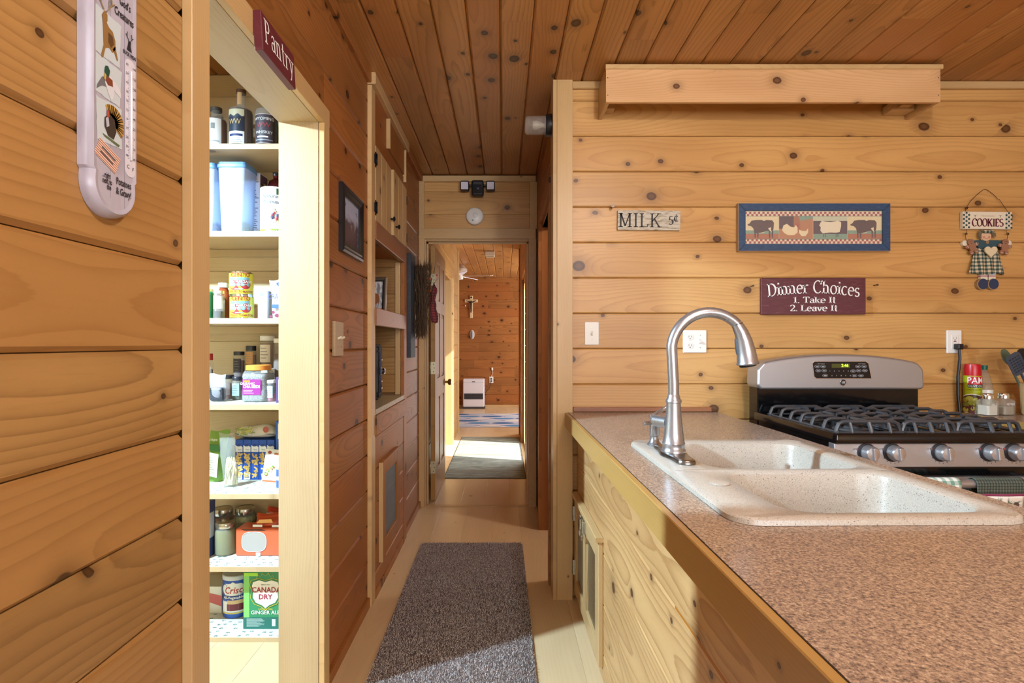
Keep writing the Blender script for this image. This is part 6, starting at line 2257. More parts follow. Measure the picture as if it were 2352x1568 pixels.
text('Twin Berry', 8 * k, M('2A3A8A', .5), t, (0, -.0014, h * .95), sx=.55)
text('Nutrition Facts', 6 * k, INK, t, (0, -.0014, h * .905), sx=.55)
sd2 = obj('printed_side', MB().box(w - .0002, w + .0006, .004, .077, .004, h - .004), M('5A3A56', .45), t)
ro = random.Random(5)
mb = MB()
for q in range(26):
    y, zz, s = ro.uniform(.006, .045), ro.uniform(.01, h - .05), ro.uniform(.008, .03)
    mb.add([(w + .0010, y, zz), (w + .0010, y + s, zz), (w + .0010, y + s, zz + s), (w + .0010, y, zz + s)], [(0, 1, 2, 3)], ro.randrange(4))
obj('side_print', mb, [M('2E6A5A', .5), M('8A3A3A', .5), M('C8B070', .5), M('2A2A3A', .5)], sd2)
t, k = pthing('oats_canister', 'round white oats canister with a bowl of berries printed on it', 'canister', 630, 2.41, zs)
r = 30 * k
h = EYE - (437 - V0) * k - zs
obj('drum', MB().lathe([(r, 0), (r, h), (r * .98, h + .002), (.001, h + .002)], 32), M('E8EAEA', .4), t)
a = math.degrees(camang(t))
band('green_band', M('8CC43C', .4), t, r * 1.004, -120, 120, .002, h * .11, 24)
text_cyl('Nature\'s', 12 * k, M('2A5068', .5), t, r * 1.012, R(a - 14), h * .80, shear=.3)
text_cyl('Promise', 12 * k, M('2A5068', .5), t, r * 1.012, R(a - 14), h * .68, shear=.3)
text_cyl('ORGANIC', 8 * k, WHITE, t, r * 1.012, R(a + 5), h * .055)
band('flag', M('3A5A3A', .5), t, r * 1.008, a + 8, a + 35, h * .84, h * .97)
mb = MB()
ro = random.Random(6)
for q in range(90):
    aa, rr_ = ro.uniform(0, 2 * PI), math.sqrt(ro.random())
    an, zz = R(a + 4) + rr_ * math.cos(aa) * 20 * k / r, h * .38 + rr_ * math.sin(aa) * 17 * k
    mi = 0 if rr_ > .45 else (1 if ro.random() < .55 else 2)
    s = 2.4 * k if mi == 0 else 3.6 * k
    mb.sphere((r * 1.004 * math.sin(an), -r * 1.004 * math.cos(an), zz), s, 6, mi, (1, .3, 1))
obj('oatmeal_print', mb, [M('C2B498', .6), M('9A2E3A', .5), M('3A3E62', .5)], t)
t, k = pthing('syrup_bottle', 'dark red bottle lying behind the oats canister', 'bottle', 634, 2.53, zs)
r = 18 * k
h = EYE - (398 - V0) * k - zs
obj('glass', MB().lathe([(r, 0), (r, h * .80), (r * .8, h * .87), (r * .35, h * .91), (r * .32, h * .96)], 20), M('5A141E', .15), t)
obj('cap', MB().lathe([(r * .4, h * .955), (r * .4, h), (.001, h)], 16), M('2A2A34', .4), t)

# shelf 3
zs = SHELF[2]
t, k = pthing('green_jar', 'green labelled jar cut off at the left of the third shelf', 'jar', 474, 2.38, zs)
r = 17 * k
h = EYE - (664 - V0) * k - zs
obj('glass', MB().lathe([(r, 0), (r, h * .86), (r * .8, h * .92)], 24), M('2E7A52', .25), t)
obj('lid', MB().lathe([(r * .84, h * .90), (r * .84, h), (.001, h)], 20), M('D8DCD8', .3, .6), t)
t, k = pthing('molasses_jar', 'small jar of black syrup with cream lid on the third shelf', 'jar', 503, 2.36, zs)
r = 12 * k
h = EYE - (667 - V0) * k - zs
obj('glass', MB().lathe([(r * .95, 0), (r, .003), (r, h * .82), (r * .86, h * .9)], 24), GLB, t)
obj('syrup', MB().lathe([(r * .92, .003), (r * .95, .006), (r * .95, h * .26), (.001, h * .26)], 20), M('1A1418', .2), t)
band('label', clear('frosted_label', 'E8E8E4', .6, .4), t, r * 1.01, -40, 75, h * .34, h * .80)
obj('lid', MB().lathe([(r * .92, h * .88), (r * .92, h - .002), (.001, h)], 20), M('D0C8A4', .35, .3), t)
t, k = pthing('vinegar_bottle', 'red-brown vinegar bottle with white cap behind the syrup jar', 'bottle', 514, 2.46, zs)
r = 16 * k
h = EYE - (650 - V0) * k - zs
obj('glass', MB().lathe([(r * .95, 0), (r, .004), (r, h * .62), (r * .9, h * .72), (r * .55, h * .84), (r * .48, h * .9)], 24), clear('red_vinegar_glass', 'B45A38', .55, .08), t)
obj('vinegar', MB().lathe([(r * .9, .004), (r * .94, .008), (r * .94, h * .6), (.001, h * .62)], 20), M('7A2418', .2), t)
obj('cap', MB().lathe([(r * .72, h * .87), (r * .72, h - .001), (.001, h)], 20), WH, t)
LEMON, TOM = M('D9D03C', .35), M('A8343A', .35)
for i, (vt, zb) in enumerate(((676, zs), (620, None))):
    d = 2.41
    k = d / FPX
    H = 53 * k
    zb = zs if i == 0 else zs + H + .0008
    t, k = pthing('tomato_can', ('lower' if i == 0 else 'upper') + ' of two stacked yellow labelled tomato cans', 'can', 555.5 - i * 1.0, d, zb, 'stacked tomato cans', R(i * 6))
    r = 26.3 * k
    c_ = obj('tin', MB().lathe([(r * .97, 0), (r * .97, .004), (r * .95, .005), (r * .95, H - .005), (r * .97, H - .004), (r * .97, H), (r * .9, H - .002), (.001, H - .002)], 32), CHROME, t)
    lb = band('yellow_label', LEMON, t, r * .975, -130, 130, .006, H - .006, 36)
    a = math.degrees(camang(t)) - i * 6
    R_ = r * .985
    band('blue_panel', M('7AA8B0', .4), lb, R_, a - 62, a + 40, H * .38, H * .76, 20)
    mb = MB()
    for (ac, zc_, sx_, sz_) in ((a - 25, .42, 42, .22), (a + 20, .46, 26, .20)):
        n = 20
        ring = [(R_ * 1.006 * math.sin(R(ac + sx_ * math.cos(2 * PI * q / n))), -R_ * 1.006 * math.cos(R(ac + sx_ * math.cos(2 * PI * q / n))), H * (zc_ + sz_ * math.sin(2 * PI * q / n))) for q in range(n)]
        cen = (R_ * 1.012 * math.sin(R(ac)), -R_ * 1.012 * math.cos(R(ac)), H * zc_)
        mb.add(ring + [cen], [(q, (q + 1) % n, n) for q in range(n)])
    obj('tomato_print', mb, TOM, lb)
    band('green_leaf', M('3E7A48', .4), lb, R_ * 1.02, a - 30, a + 8, H * .235, H * .275, 8)
    text_cyl('CENTO', 13.0 * k, M('A83C30', .4), lb, R_ * 1.03, R(a - 6), H * .86, bold=.0004)
    text_cyl('SAN MARZANO', 7.6 * k, WHITE, lb, R_ * 1.035, R(a - 4), H * .57, bold=.0003)
    text_cyl('CERTIFIED PRODUCT OF ITALY', 3.2 * k, WHITE, lb, R_ * 1.035, R(a - 16), H * .46)
    text_cyl('CERTIFIED', 4 * k, WHITE, lb, R_ * 1.035, R(a - 12), H * .255)
    text_cyl('PEELED TOMATOES', 6.6 * k, M('8A3A2A', .4), lb, R_ * 1.03, R(a - 2), H * .145, bold=.0003)
t, k, w, h = pbox('tall_blue_carton', 'narrow light blue carton right of the tomato cans', 'box', 592, 614, zs, 668, 2.40, .11, M('A8C8EA', .5))
fplate('white_panel', M('DDE4EE', .5), t, -w * .8, w * .85, h * .03, h * .78)
lines('fine_print', M('9AAAC4', .5), t, -w * .65, w * .7, h * .06, h * .72, 14, -.0016, seed=8)
lines('fine_print', M('7A90B8', .5), t, -w * .6, w * .6, h * .82, h * .95, 4, -.0012, seed=9)
fplate_side = obj('printed_side', MB().box(w - .0001, w + .0006, .006, .104, .006, h - .006), M('B8C4D4', .5), t)


def bag(name, label, cat, u0, u1, z, vt, d, mat, lean=0.0, thick=.05, tilt=0.0, seed=1, group=None, crimp=True, base_w=.92):
    """a soft bag: pillow with a pinched top seam and wrinkles"""
    t, k = pthing(name, label, cat, (u0 + u1) / 2, d, z, group)
    w = (u1 - u0) * k / 2
    h = EYE - (vt - V0) * k - z
    r_ = random.Random(seed)
    ph = [r_.uniform(0, 6) for _ in range(6)]
    n, m = 18, 16
    mb = MB()
    for side in (-1, 1):
        def f(u, v, side=side):
            x = (u * 2 - 1)
            e = (1 - abs(x) ** 3.0)
            fat = (math.sin(PI * min(v * 1.15 + .06, 1.0)) ** .55 if v < .80 else 0.55 * (1 - v) / .2 * .9 + .02)
            wr = .06 * math.sin(7 * u + ph[0] + 5 * v) + .05 * math.sin(15 * v + ph[1] + 4 * u)
            yy = side * thick / 2 * e * max(fat, .02) * (1 + wr)
            ww = w * (base_w + (1 - base_w) * v) * (1 - .05 * math.sin(PI * v))
            xx = x * ww + tilt * v * h + .002 * math.sin(9 * v + ph[2])
            return (xx, thick / 2 + yy + lean * v * h, v * h + .004 * math.sin(6 * u + ph[3]) * v)
        mb.grid(f, n, m)
    o = obj('bag', mb, mat, t)
    return t, k, w, h


t, k, w, h = bag('cranberry_bag', 'white and blue dried fruit bag at the right of the third shelf', 'bag', 618, 662, zs, 640, 2.37, M('E2E6F0', .3), .1, .06, -.10, 3)
fpoly('blue_print', M('2A4AA0', .4), t, [(w * -.30, h * .88), (w * .3, h * .96), (w * .6, h * .80), (w * .05, h * .78)], .0)
text('CRAISINS', 15 * k, M('2E3A7A', .4), t, (w * .1, -.006, h * .55), bold=.0004, sx=.8)
fpoly('banner', M('3A5AB0', .4), t, [(-w * .65, h * .26), (w * .95, h * .26), (w * .95, h * .36), (-w * .65, h * .36)], -.006)
mb = MB(Matrix.Rotation(R(90), 4, 'X'))
for (cx, cz, s) in ((-.5, .16, .2), (-.1, .08, .26), (.35, .15, .22), (.75, .06, .25), (-.75, .06, .16)):
    flat_poly(mb, [(cx * w + s * w * math.cos(2 * PI * q / 12), cz * h + s * w * .8 * math.sin(2 * PI * q / 12)) for q in range(12)], .007)
obj('berry_print', mb, M('7A2A4A', .4), t)

# shelf 4
zs = SHELF[3]


def spice(u0, u1, vt, d, lab, glassm, fillm, capm, zb=None, lab_c=None, caph=.14, square=False, fill=.75, texts=None):
    zb = zs if zb is None else zb
    t, k = pthing('spice_jar', lab, 'spice jar', (u0 + u1) / 2, d, zb, 'spice jars on the fourth pantry shelf')
    r = (u1 - u0) * k / 2
    h = EYE - (vt - V0) * k - zb
    obj('jar', MB().lathe([(r * .94, 0), (r, .003), (r, h * (1 - caph) * .9), (r * .85, h * (1 - caph))], 20), glassm, t)
    obj('contents', MB().lathe([(r * .9, .002), (r * .93, .005), (r * .93, h * fill * (1 - caph)), (.001, h * fill * (1 - caph))], 18), fillm, t)
    obj('lid', MB().lathe([(r * .97, h * (1 - caph) - .001), (r * .97, h - .002), (r * .9, h), (.001, h)], 20), capm, t)
    if lab_c:
        a = math.degrees(camang(t))
        lb = band('label', M(lab_c, .45), t, r * 1.012, a - 75, a + 20, h * .18, h * .72)
        for q in range(4):
            band('label_lines', M('6A6A72', .5), lb, r * 1.02, a - 62, a - 10 + 6 * (q % 3), h * (.60 - q * .10), h * (.62 - q * .10), 5)
    return t, k, r, h


BLK = M('202028', .35)
BR = M('7A4630', .9)
zl4 = EYE - (864 - V0) * 2.50 / FPX
spice(474, 489, 812, 2.52, 'red-capped spice bottle cut off at the left of the fourth shelf', GLB, M('6A4A2E', .9), M('B02A2A', .4))
spice(508, 537, 861, 2.50, 'brown spice jar with black lid standing behind the bag', GLB, BR, BLK, lab_c='8A7A70')
spice(534, 556, 865, 2.47, 'green herb jar with black lid left of the seed jar', GLB, M('3E4A3A', .9), BLK, lab_c='A8C8C8')
z5 = zs + (EYE - (866 - V0) * 2.56 / FPX - zs)
s0 = spice(541, 561, 867, 2.56, 'short dark jar holding up the pepper jar', GLB, M('4A3A34', .9), BLK)
spice(537, 561, 807, 2.56, 'pepper jar with black lid stacked on another jar', GLB, M('5A3A36', .9), BLK, zb=z5 + .0012, lab_c='2A2226')
zq = EYE - (845 - V0) * 2.56 / FPX
spice(565, 588, 846, 2.56, 'plain jar hidden behind the seed jar', GLB, BR, BLK)
spice(565, 588, 794, 2.56, 'golden spice jar with black lid and tan label stacked behind the seed jar', GLB, M('8A5A36', .9), BLK, zb=zq + .0012, lab_c='C0894E', caph=.22)
spice(600, 629, 846, 2.56, 'cocoa jar with pale lid beneath the tall white-capped jar', GLB, M('6A4A3A', .9), WH)
spice(598, 631, 771, 2.56, 'tall white-capped cinnamon jar at the top of the spice stack', GLB, M('8A6A50', .9), WH, zb=zq + .0012, lab_c='D8CCB8', caph=.15, fill=.9)
spice(629, 655, 777, 2.50, 'tall white-capped jar of brown sticks at the right edge', GLB, M('5E4438', .9), WH, caph=.07, fill=.8)
spice(615, 633, 846, 2.485, 'small white jar just right of the orange seed jar lid', M('D0D0DC', .4), WH, WH)
spice(611, 633, 872, 2.40, 'blue labelled spice jar with white lid and pink salt', GLB, M('A8506A', .9), WH, lab_c='C8D4E4', fill=.4)
t, k = pthing('seed_jar', 'large clear chia seed jar with orange lid and magenta label', 'jar', 580.5, 2.36, zs)
w = 30 * k
h = EYE - (839 - V0) * k - zs
lps = []
for (f, zz) in ((.93, 0), (.98, .005), (1, h * .10), (1, h * .30), (.96, h * .36), (.96, h * .62), (1, h * .68), (1, h * .72), (.92, h * .80), (.84, h * .84)):
    q = w * f
    lps.append([(a_, b_ + w, zz) for a_, b_ in rrect(-q, q, -q, q, q * .45, 5)])
obj('jar', MB().loops(lps, 0, True, True, False), GLB, t)
seeds = speckle_mat('chia_seeds', [(.35, '4A4A50'), (.5, '7C7E82'), (.65, 'C0C2C4')], 420.0, .8)
lps = []
for (f, zz) in ((.90, .003), (.96, .008), (.97, h * .3), (.93, h * .36), (.93, h * .62), (.97, h * .68), (.9, h * .76)):
    q = w * f
    lps.append([(a_, b_ + w, zz) for a_, b_ in rrect(-q, q, -q, q, q * .45, 5)])
obj('seeds', MB().loops(lps, 0, True, True, True), seeds, t)
obj('lid', MB().lathe([(w * .93, h * .86), (w * .93, h * .985), (w * .88, h), (.001, h)], 32, (0, w, 0)), M('D98A3A', .4), t)
lb = obj('label', MB().box(-w * .78, w * .62, -.0014, -.0004, h * .20, h * .62), M('8E2C7E', .4), t)
text('ORGANIC', 7.5 * k, WHITE, lb, (-w * .38, -.0020, h * .50), bold=.0002)
text('CHIA SEEDS', 9.2 * k, WHITE, lb, (-w * .08, -.0020, h * .42), bold=.0004, sx=.80)
lines('fine_print', M('D8B0D0', .4), lb, -w * .7, w * .4, h * .23, h * .34, 3, -.0018, seed=4)
obj('logo_patch', MB().box(-w * .72, -w * .2, -.0020, -.0014, h * .54, h * .595), M('C8843A', .4), lb)
CLR = clear('clear_film', 'F4F4FA', .22, .12)
t, k, w, h = bag('rice_bag', 'clear bag of black rice tied at the top on the fourth shelf', 'bag', 474, 514, zs, 860, 2.37, CLR, .05, .05, -.05, 7)
o = obj('rice', MB().box(-w * .82, w * .78, .006, .044, .002, h * .52), speckle_mat('black_rice', [(.3, '16161C'), (.6, '34343E'), (.8, '6A6A76')], 160.0, .5), t, bevel=.010)
t, k, w, h = pbox('purple_carton', 'purple-edged white tea carton at the right of the fourth shelf', 'box', 633, 662, zs, 866, 2.34, .05, M('4E3A66', .5))
fplate('white_panel', WH, t, -w * .55, w * .9, h * .1, h * .9)
fplate('dark_bar', INK, t, -w * .4, w * .6, h * .84, h * .88, -.0014)

# shelf 5
zs = SHELF[4]
BLU = M('2450A8', .4)
for i in range(5):
    u0 = 540.5 + i * 18.2
    t, k, w, h = pbox('pasta_box', ['leftmost', 'second', 'third', 'fourth', 'rightmost'][i] + ' of five upright blue pasta boxes' + (' from the left' if 0 < i < 4 else ''), 'box', u0, u0 + 17.4, zs, 1010, 2.52, .085, BLU, group='row of blue pasta boxes')
    fpoly('white_swoosh', WH, t, [(-w * .95, h * .70), (w * .95, h * .70), (w * .95, h * .82), (w * .3, h * .86), (-w * .3, h * .83), (-w * .95, h * .87)])
    fpoly('logo', M('1E3A8A', .4), t, [(-w * .05 + w * .55 * math.cos(2 * PI * q / 14), h * .87 + h * .035 * math.sin(2 * PI * q / 14)) for q in range(14)], -.0015)
    text('Penne' if i % 2 else 'Rotini', 5 * k, INK, t, (w * .2, -.0016, h * .755), sx=.7)
    mb = MB(Matrix.Rotation(R(90), 4, 'X'))
    ro = random.Random(40 + i)
    for (c0, c1, n) in ((.40, .66, 15), (.06, .34, 16)):
        if c0 < .3 and i >= 2:
            n = 7
        for q in range(n):
            cx, cz = ro.uniform(-.6, .6) * w, h * ro.uniform(c0, c1)
            aa = ro.uniform(0, PI)
            l, wd = 4.2 * k, 1.8 * k
            c_, s_ = math.cos(aa), math.sin(aa)
            flat_poly(mb, [(cx + c_ * l - s_ * wd, cz + s_ * l + c_ * wd), (cx - c_ * l - s_ * wd, cz - s_ * l + c_ * wd), (cx - c_ * l + s_ * wd, cz - s_ * l - c_ * wd), (cx + c_ * l + s_ * wd, cz + s_ * l - c_ * wd)], .0014 + q * .00004, q % 2)
    obj('pasta_print', mb, [M('D9B468', .5), M('C09A4E', .5)], t)
    if i < 2:
        b_ = fplate('barcode_panel', WH, t, -w * .85, w * .8, h * .01, h * .19)
        obj('barcode', MB().box(-w * .6, w * .5, -.0018, -.0014, h * .05, h * .065).box(-w * .6, w * .5, -.0018, -.0014, h * .08, h * .095).box(-w * .6, w * .5, -.0018, -.0014, h * .11, h * .125), M('6A7A9A', .5), b_)
zt = zs + h
t, k = pthing('noodle_bag', 'white bag of green noodles lying on top of the pasta boxes', 'bag', 584, 2.53, zt + .001)
w, h2 = 49 * k, 36 * k


def lying(sd):
    def f(u, v):
        x = u * 2 - 1
        e = max(0.0, 1 - abs(x) ** 4) ** .8
        y = (v - .5) * .09
        ev = max(0.0, 1 - abs(v * 2 - 1) ** 3)
        top = h2 * (.30 + .52 * e * ev + .06 * math.sin(9 * u + 3 * v))
        return (x * w * (1 + .02 * math.sin(12 * v)), .045 + y, top if sd > 0 else .002 + h2 * .28 * (1 - e * ev))
    return f


mb = MB()
mb.grid(lying(1), 20, 10).grid(lying(-1), 20, 10)
obj('bag', mb, M('E6E2DA', .35), t)
mb = MB(Matrix.Rotation(R(90), 4, 'X'))
ro = random.Random(12)
for q in range(60):
    cx, cy = -w * .45 + ro.gauss(0, .2) * w, h2 * .5 + ro.gauss(0, .14) * h2
    a_ = ro.uniform(0, PI)
    l = .012
    mb.tube([(cx - l * math.cos(a_), cy - l * math.sin(a_) * .5, .004), (cx, cy + .002, .006), (cx + l * math.cos(a_), cy + l * math.sin(a_) * .5, .004)], .0016, 4, q % 3)
obj('noodle_print', mb, [M('C8BC6A', .5), M('8A9A4A', .5), M('DCD090', .5)], t)
fpoly('orange_corner', M('D08A34', .4), t, [(-w * 1.0, h2 * .05), (-w * .8, h2 * .05), (-w * .9, h2 * .45), (-w * 1.0, h2 * .4)], .0)
fpoly('red_emblem', M('B05A4A', .4), t, [(w * .55 + w * .14 * math.cos(2 * PI * q / 14), h2 * .62 + h2 * .2 * math.sin(2 * PI * q / 14)) for q in range(14)], -.002)
t, k, w, h = bag('snack_bag', 'green snack bag leaning at the left of the fifth shelf', 'bag', 462, 508, zs, 990, 2.47, M('6E9430', .35), .0, .05, .12, 11)
fpoly('white_panel', WH, t, [(-w * .5, h * .15), (w * .6, h * .1), (w * .8, h * .55), (-w * .3, h * .6)], -.006)
lines('fine_print', M('8A9A7A', .5), t, -w * .35, w * .45, h * .18, h * .52, 10, -.008, seed=31)
fpoly('dark_band', M('2E6A34', .4), t, [(-w * .5, h * .64), (w * .9, h * .60), (w * .9, h * .72), (-w * .4, h * .76)], -.004)
text('chips', 9 * k, WHITE, t, (w * .3, -.008, h * .84), shear=.3)
t, k, w, h = bag('green_pouch', 'dark green pouch standing behind the clear noodle bag', 'bag', 512, 534, zs, 1003, 2.53, M('4E8A3E', .35), .0, .04, -.05, 13)
t, k, w, h = bag('clear_noodle_bag', 'clear plastic bag of pale noodles slumped beside the pasta boxes', 'bag', 503, 541, zs, 998, 2.37, clear('shiny_film', 'F0F2EE', .16, .1), .04, .06, -.10, 17)
mb = MB()
ro = random.Random(14)
for q in range(50):
    x = ro.gauss(0, .36) * w
    mb.tube([(x - .006, .03 + ro.uniform(-.014, .014), .01), (x + ro.uniform(-.01, .01), .03 + ro.uniform(-.016, .016), h * .3), (x * .7 + ro.uniform(-.012, .012), .03, h * ro.uniform(.36, .56))], .0028, 5)
o = obj('noodles', mb, M('DDD2B0', .7), t)
o['kind'] = 'stuff'
t, k, w, h = pbox('seasoning_packet', 'white seasoning mix packet leaning on the pasta boxes', 'packet', 599, 640, zs, 1033, 2.46, .004, WH, rz=R(-4), bevel=.001)
t.rotation_euler = (R(-10), R(4), R(-4))
text('seasoning mix', 6.5 * k, M('8A8C92', .5), t, (0, -.0014, h * .72), sx=.85)
fpoly('red_flag', M('B4643C', .5), t, [(w * .05, h * .84), (w * .85, h * .84), (w * .85, h * .90), (w * .05, h * .90)])
fpoly('red_band', M('B4643C', .5), t, [(-w * .9, h * .03), (w * .9, h * .03), (w * .9, h * .08), (-w * .9, h * .08)])
fpoly('emblem', M('9A4A40', .5), t, [(-w * .5 + w * .22 * math.cos(2 * PI * q / 12), h * .90 + w * .18 * math.sin(2 * PI * q / 12)) for q in range(12)])
mb = MB(Matrix.Rotation(R(90), 4, 'X'))
ro = random.Random(15)
for q in range(40):
    f = ro.random()
    cx, cz = (-.65 + f * .85) * w + ro.gauss(0, .10) * w, (.26 + f * .24) * h + ro.gauss(0, .035) * h
    s = ro.uniform(1.4, 3.0) * k
    flat_poly(mb, [(cx + s * math.cos(2 * PI * j / 7), cz + s * math.sin(2 * PI * j / 7)) for j in range(7)], .0014 + q * .00003, ro.randrange(4))
obj('taco_print', mb, [M('6A8A3A', .5), M('C8A25A', .5), M('8A4A2E', .5), M('D8CFA0', .5)], t)
t, k, w, h = pbox('blue_cracker_box', 'tall blue carton at the right of the fifth shelf', 'box', 633, 670, zs, 967, 2.50, .08, M('2C5CB4', .45))
fplate('white_panel', WH, t, -w * .7, w * .9, h * .70, h * .96)
t, k = pthing('small_tin', 'small blue and white tin at the front right of the fifth shelf', 'can', 649, 2.40, zs)
r = 14 * k
h = EYE - (1074 - V0) * k - zs
obj('tin', MB().lathe([(r, 0), (r, h), (r * .9, h + .001), (.001, h)], 24), M('3E62B8', .35), t)
band('white_band', WH, t, r * 1.01, -90, 90, h * .4, h * .6)
obj('rim', MB().lathe([(r * 1.02, h - .003), (r * 1.02, h + .001)], 24), M('D8D4A0', .3, .5), t)

# shelf 6
zs = SHELF[5]
t, k, w, h = pbox('navy_box', 'navy carton with white print at the left of the sixth shelf', 'box', 450, 475, zs, 1157, 2.36, .07, M('2E3E6A', .45))
obj('white_print', MB().box(w + .0002, w + .0008, .01, .06, h * .35, h * .8), M('B8C0CC', .5), t)


def mason(u0, u1, vt, d, lab, cont, solid=None):
    t, k = pthing('preserve_jar', lab, 'jar', (u0 + u1) / 2, d, zs, 'home preserve jars')
    r = (u1 - u0) * k / 2
    h = EYE - (vt - V0) * k - zs
    obj('jar', MB().lathe([(r * .88, 0), (r * .97, .006), (r, .015), (r, h * .74), (r * .93, h * .81), (r * .82, h * .85)], 28), GLB, t)
    obj('preserve', MB().lathe([(r * .86, .004), (r * .95, .012), (r * .95, h * .72), (r * .88, h * .78), (.001, h * .79)], 24), cont, t)
    obj('screw_band', MB().lathe([(r * .90, h * .84), (r * .92, h * .85), (r * .92, h * .97), (r * .86, h), (r * .80, h)], 28, cap=False), M('C8C6BE', .25, .9), t)
    obj('flat_lid', MB().lathe([(r * .86, h * .992), (.60 * r, h * .998), (.001, h * .996)], 24), M('B0A488', .25, .9), t)
    return t, k, r, h


salsa = speckle_mat('red_salsa', [(.35, '5A2420'), (.55, '8A3C2E'), (.7, 'A85A40')], 60.0, .4)
relish = speckle_mat('green_relish', [(.35, '6A6E36'), (.55, '9A9A5A'), (.7, 'C4C084')], 90.0, .4)
mason(489, 535, 1166, 2.53, 'mason jar of red salsa behind the pickle jar', salsa)
mason(540, 586, 1164, 2.56, 'mason jar of green relish behind the orange box', relish)
t, k, r, h = mason(495, 541, 1197, 2.43, 'mason jar of green pickle spears in front on the sixth shelf', clear('brine', 'A8A85A', .5, .2))
ro = random.Random(18)
for q in range(9):
    a_ = 2 * PI * q / 9
    obj('pickle_spear', MB().tube([(r * .66 * math.cos(a_), r * .66 * math.sin(a_), .010), (r * .70 * math.cos(a_ + .1), r * .70 * math.sin(a_ + .1), h * .4), (r * .66 * math.cos(a_ + .15), r * .66 * math.sin(a_ + .15), h * .72)], [r * .2, r * .25, r * .2], 8), M('8C8A3C' if q % 2 else 'B4B070', .4), t)
t, k, w, h = pbox('ramen_case', 'orange shrink-wrapped case with an oval window on the sixth shelf', 'box', 541, 648, zs, 1214, 2.40, .09, M('D0623E', .3), bevel=.004)
ov = []
for q in range(40):
    a_ = 2 * PI * q / 40
    ov.append((-w * .20 + w * .53 * math.copysign(abs(math.cos(a_)) ** .6, math.cos(a_)), h * .52 + h * .36 * math.copysign(abs(math.sin(a_)) ** .75, math.sin(a_))))
fpoly('cardboard_window', M('A8A29C', .6), t, ov)
obj('film_edge', MB(Matrix.Rotation(R(90), 4, 'X')).tube([(p_[0], p_[1], .0014) for p_ in ov] + [(ov[0][0], ov[0][1], .0014)], .0014, 5), M('D8D0CC', .15), t)
fplate('seal_tab', M('D0C8C4', .3), t, -w * .12, w * .08, 0, h * .13, -.002)
fpoly('black_script', M('3A2420', .4), t, [(-w * .8, h * .985), (w * .1, h * .985), (w * .3, h * .93), (-w * .6, h * .93)])
ztop = zs + h
t, k, w, h = bag('ramen_packet', 'lower orange ramen packet lying on the orange case', 'packet', 576, 644, ztop + .0006, 1188, 2.41, M('C8502E', .3), .9, .05, 0, 21, group='ramen packets')
fpoly('print', M('D9A058', .4), t, [(-w * .6, h * .45), (w * .5, h * .5), (w * .4, h * .85), (-w * .4, h * .8)], -.002)
fplate('white_print', WH, t, -w * .85, -w * .2, h * .10, h * .32, -.003)
fplate('white_print', WH, t, w * .45, w * .95, h * .08, h * .30, -.003)
t, k, w, h = bag('ramen_packet', 'upper orange ramen packet at the back of the orange case', 'packet', 607, 650, ztop + .03, 1170, 2.50, M('C43E2A', .3), .5, .045, 0, 23, group='ramen packets')
fplate('white_print', WH, t, -w * .8, w * .6, h * .12, h * .40, -.001)
obj('packet_prop', MB().box(-w * .9, w * .9, .004, .05, -.028, .004), M('C8502E', .35), t, bevel=.006)

# bottom shelf
zs = SHELF[6]
t, k, w, h = pbox('white_red_box', 'white carton with a red diagonal band beside the shortening can', 'box', 448, 509, zs, 1347, 2.49, .15, M('DAD6C8', .5))
fpoly('red_band', M('C05A50', .45), t, [(-w, h * .88), (w, h * .66), (w, h * .26), (-w, h * .60)])
obj('side_flag', MB().box(w + .0002, w + .0008, .01, .05, h * .45, h * .9), M('A84038', .5), t)
t, k = pthing('shortening_can', 'blue vegetable shortening can with a pie picture on the lowest shelf', 'can', 545, 2.50, zs)
r = 30 * k
h = EYE - (1311 - V0) * k - zs
c_ = obj('drum', MB().lathe([(r * .97, 0), (r, .004), (r, h - .02), (r * .97, h - .015)], 36), M('2A55B0', .35), t)
obj('lid', MB().lathe([(r * 1.02, h - .020), (r * 1.02, h - .003), (r * .97, h), (r * .9, h - .003), (.001, h - .003)], 36), M('C8CCD2', .35), t)
a = math.degrees(camang(t))
mb = MB()
for q in range(25):
    pass
n = 24
ring = [(r * 1.006 * math.sin(R(a - 18 + 52 * math.cos(2 * PI * q / n))), -r * 1.006 * math.cos(R(a - 18 + 52 * math.cos(2 * PI * q / n))), h * (.68 + .18 * math.sin(2 * PI * q / n))) for q in range(n)]
rows = 8
for j in range(rows):
    z0_, z1_ = -.18 + .36 * j / rows, -.18 + .36 * (j + 1) / rows
    def hwid(zz):
        return 52 * math.sqrt(max(0.0, 1 - (zz / .18) ** 2))
    for i in range(8):
        f0, f1 = -1 + i / 4, -1 + (i + 1) / 4
        mb.add([(r * 1.006 * math.sin(R(a - 18 + f * hwid(zz))), -r * 1.006 * math.cos(R(a - 18 + f * hwid(zz))), h * (.68 + zz)) for (f, zz) in ((f0, z0_), (f1, z0_), (f1, z1_), (f0, z1_))], [(0, 1, 2, 3)])
obj('white_oval', mb, WH, c_)
text_cyl('Crisco', 21 * k, M('B03038', .4), c_, r * 1.02, R(a - 8), h * .66, shear=.2, bold=.0006, sx=.9)
band('blue_ribbon', M('1E3A88', .4), c_, r * 1.012, a - 78, a + 60, h * .44, h * .54, 16)
text_cyl('All-Vegetable', 8.5 * k, WHITE, c_, r * 1.025, R(a - 18), h * .49, bold=.0003)
band('pie_crust', M('D8B888', .45), c_, r * 1.010, a - 42, a + 50, h * .34, h * .43, 12)
band('pie_filling', M('7A2A34', .4), c_, r * 1.010, a - 44, a + 46, h * .18, h * .34, 12)
band('plate_print', WH, c_, r * 1.008, a - 70, a + 60, h * .14, h * .40, 14)
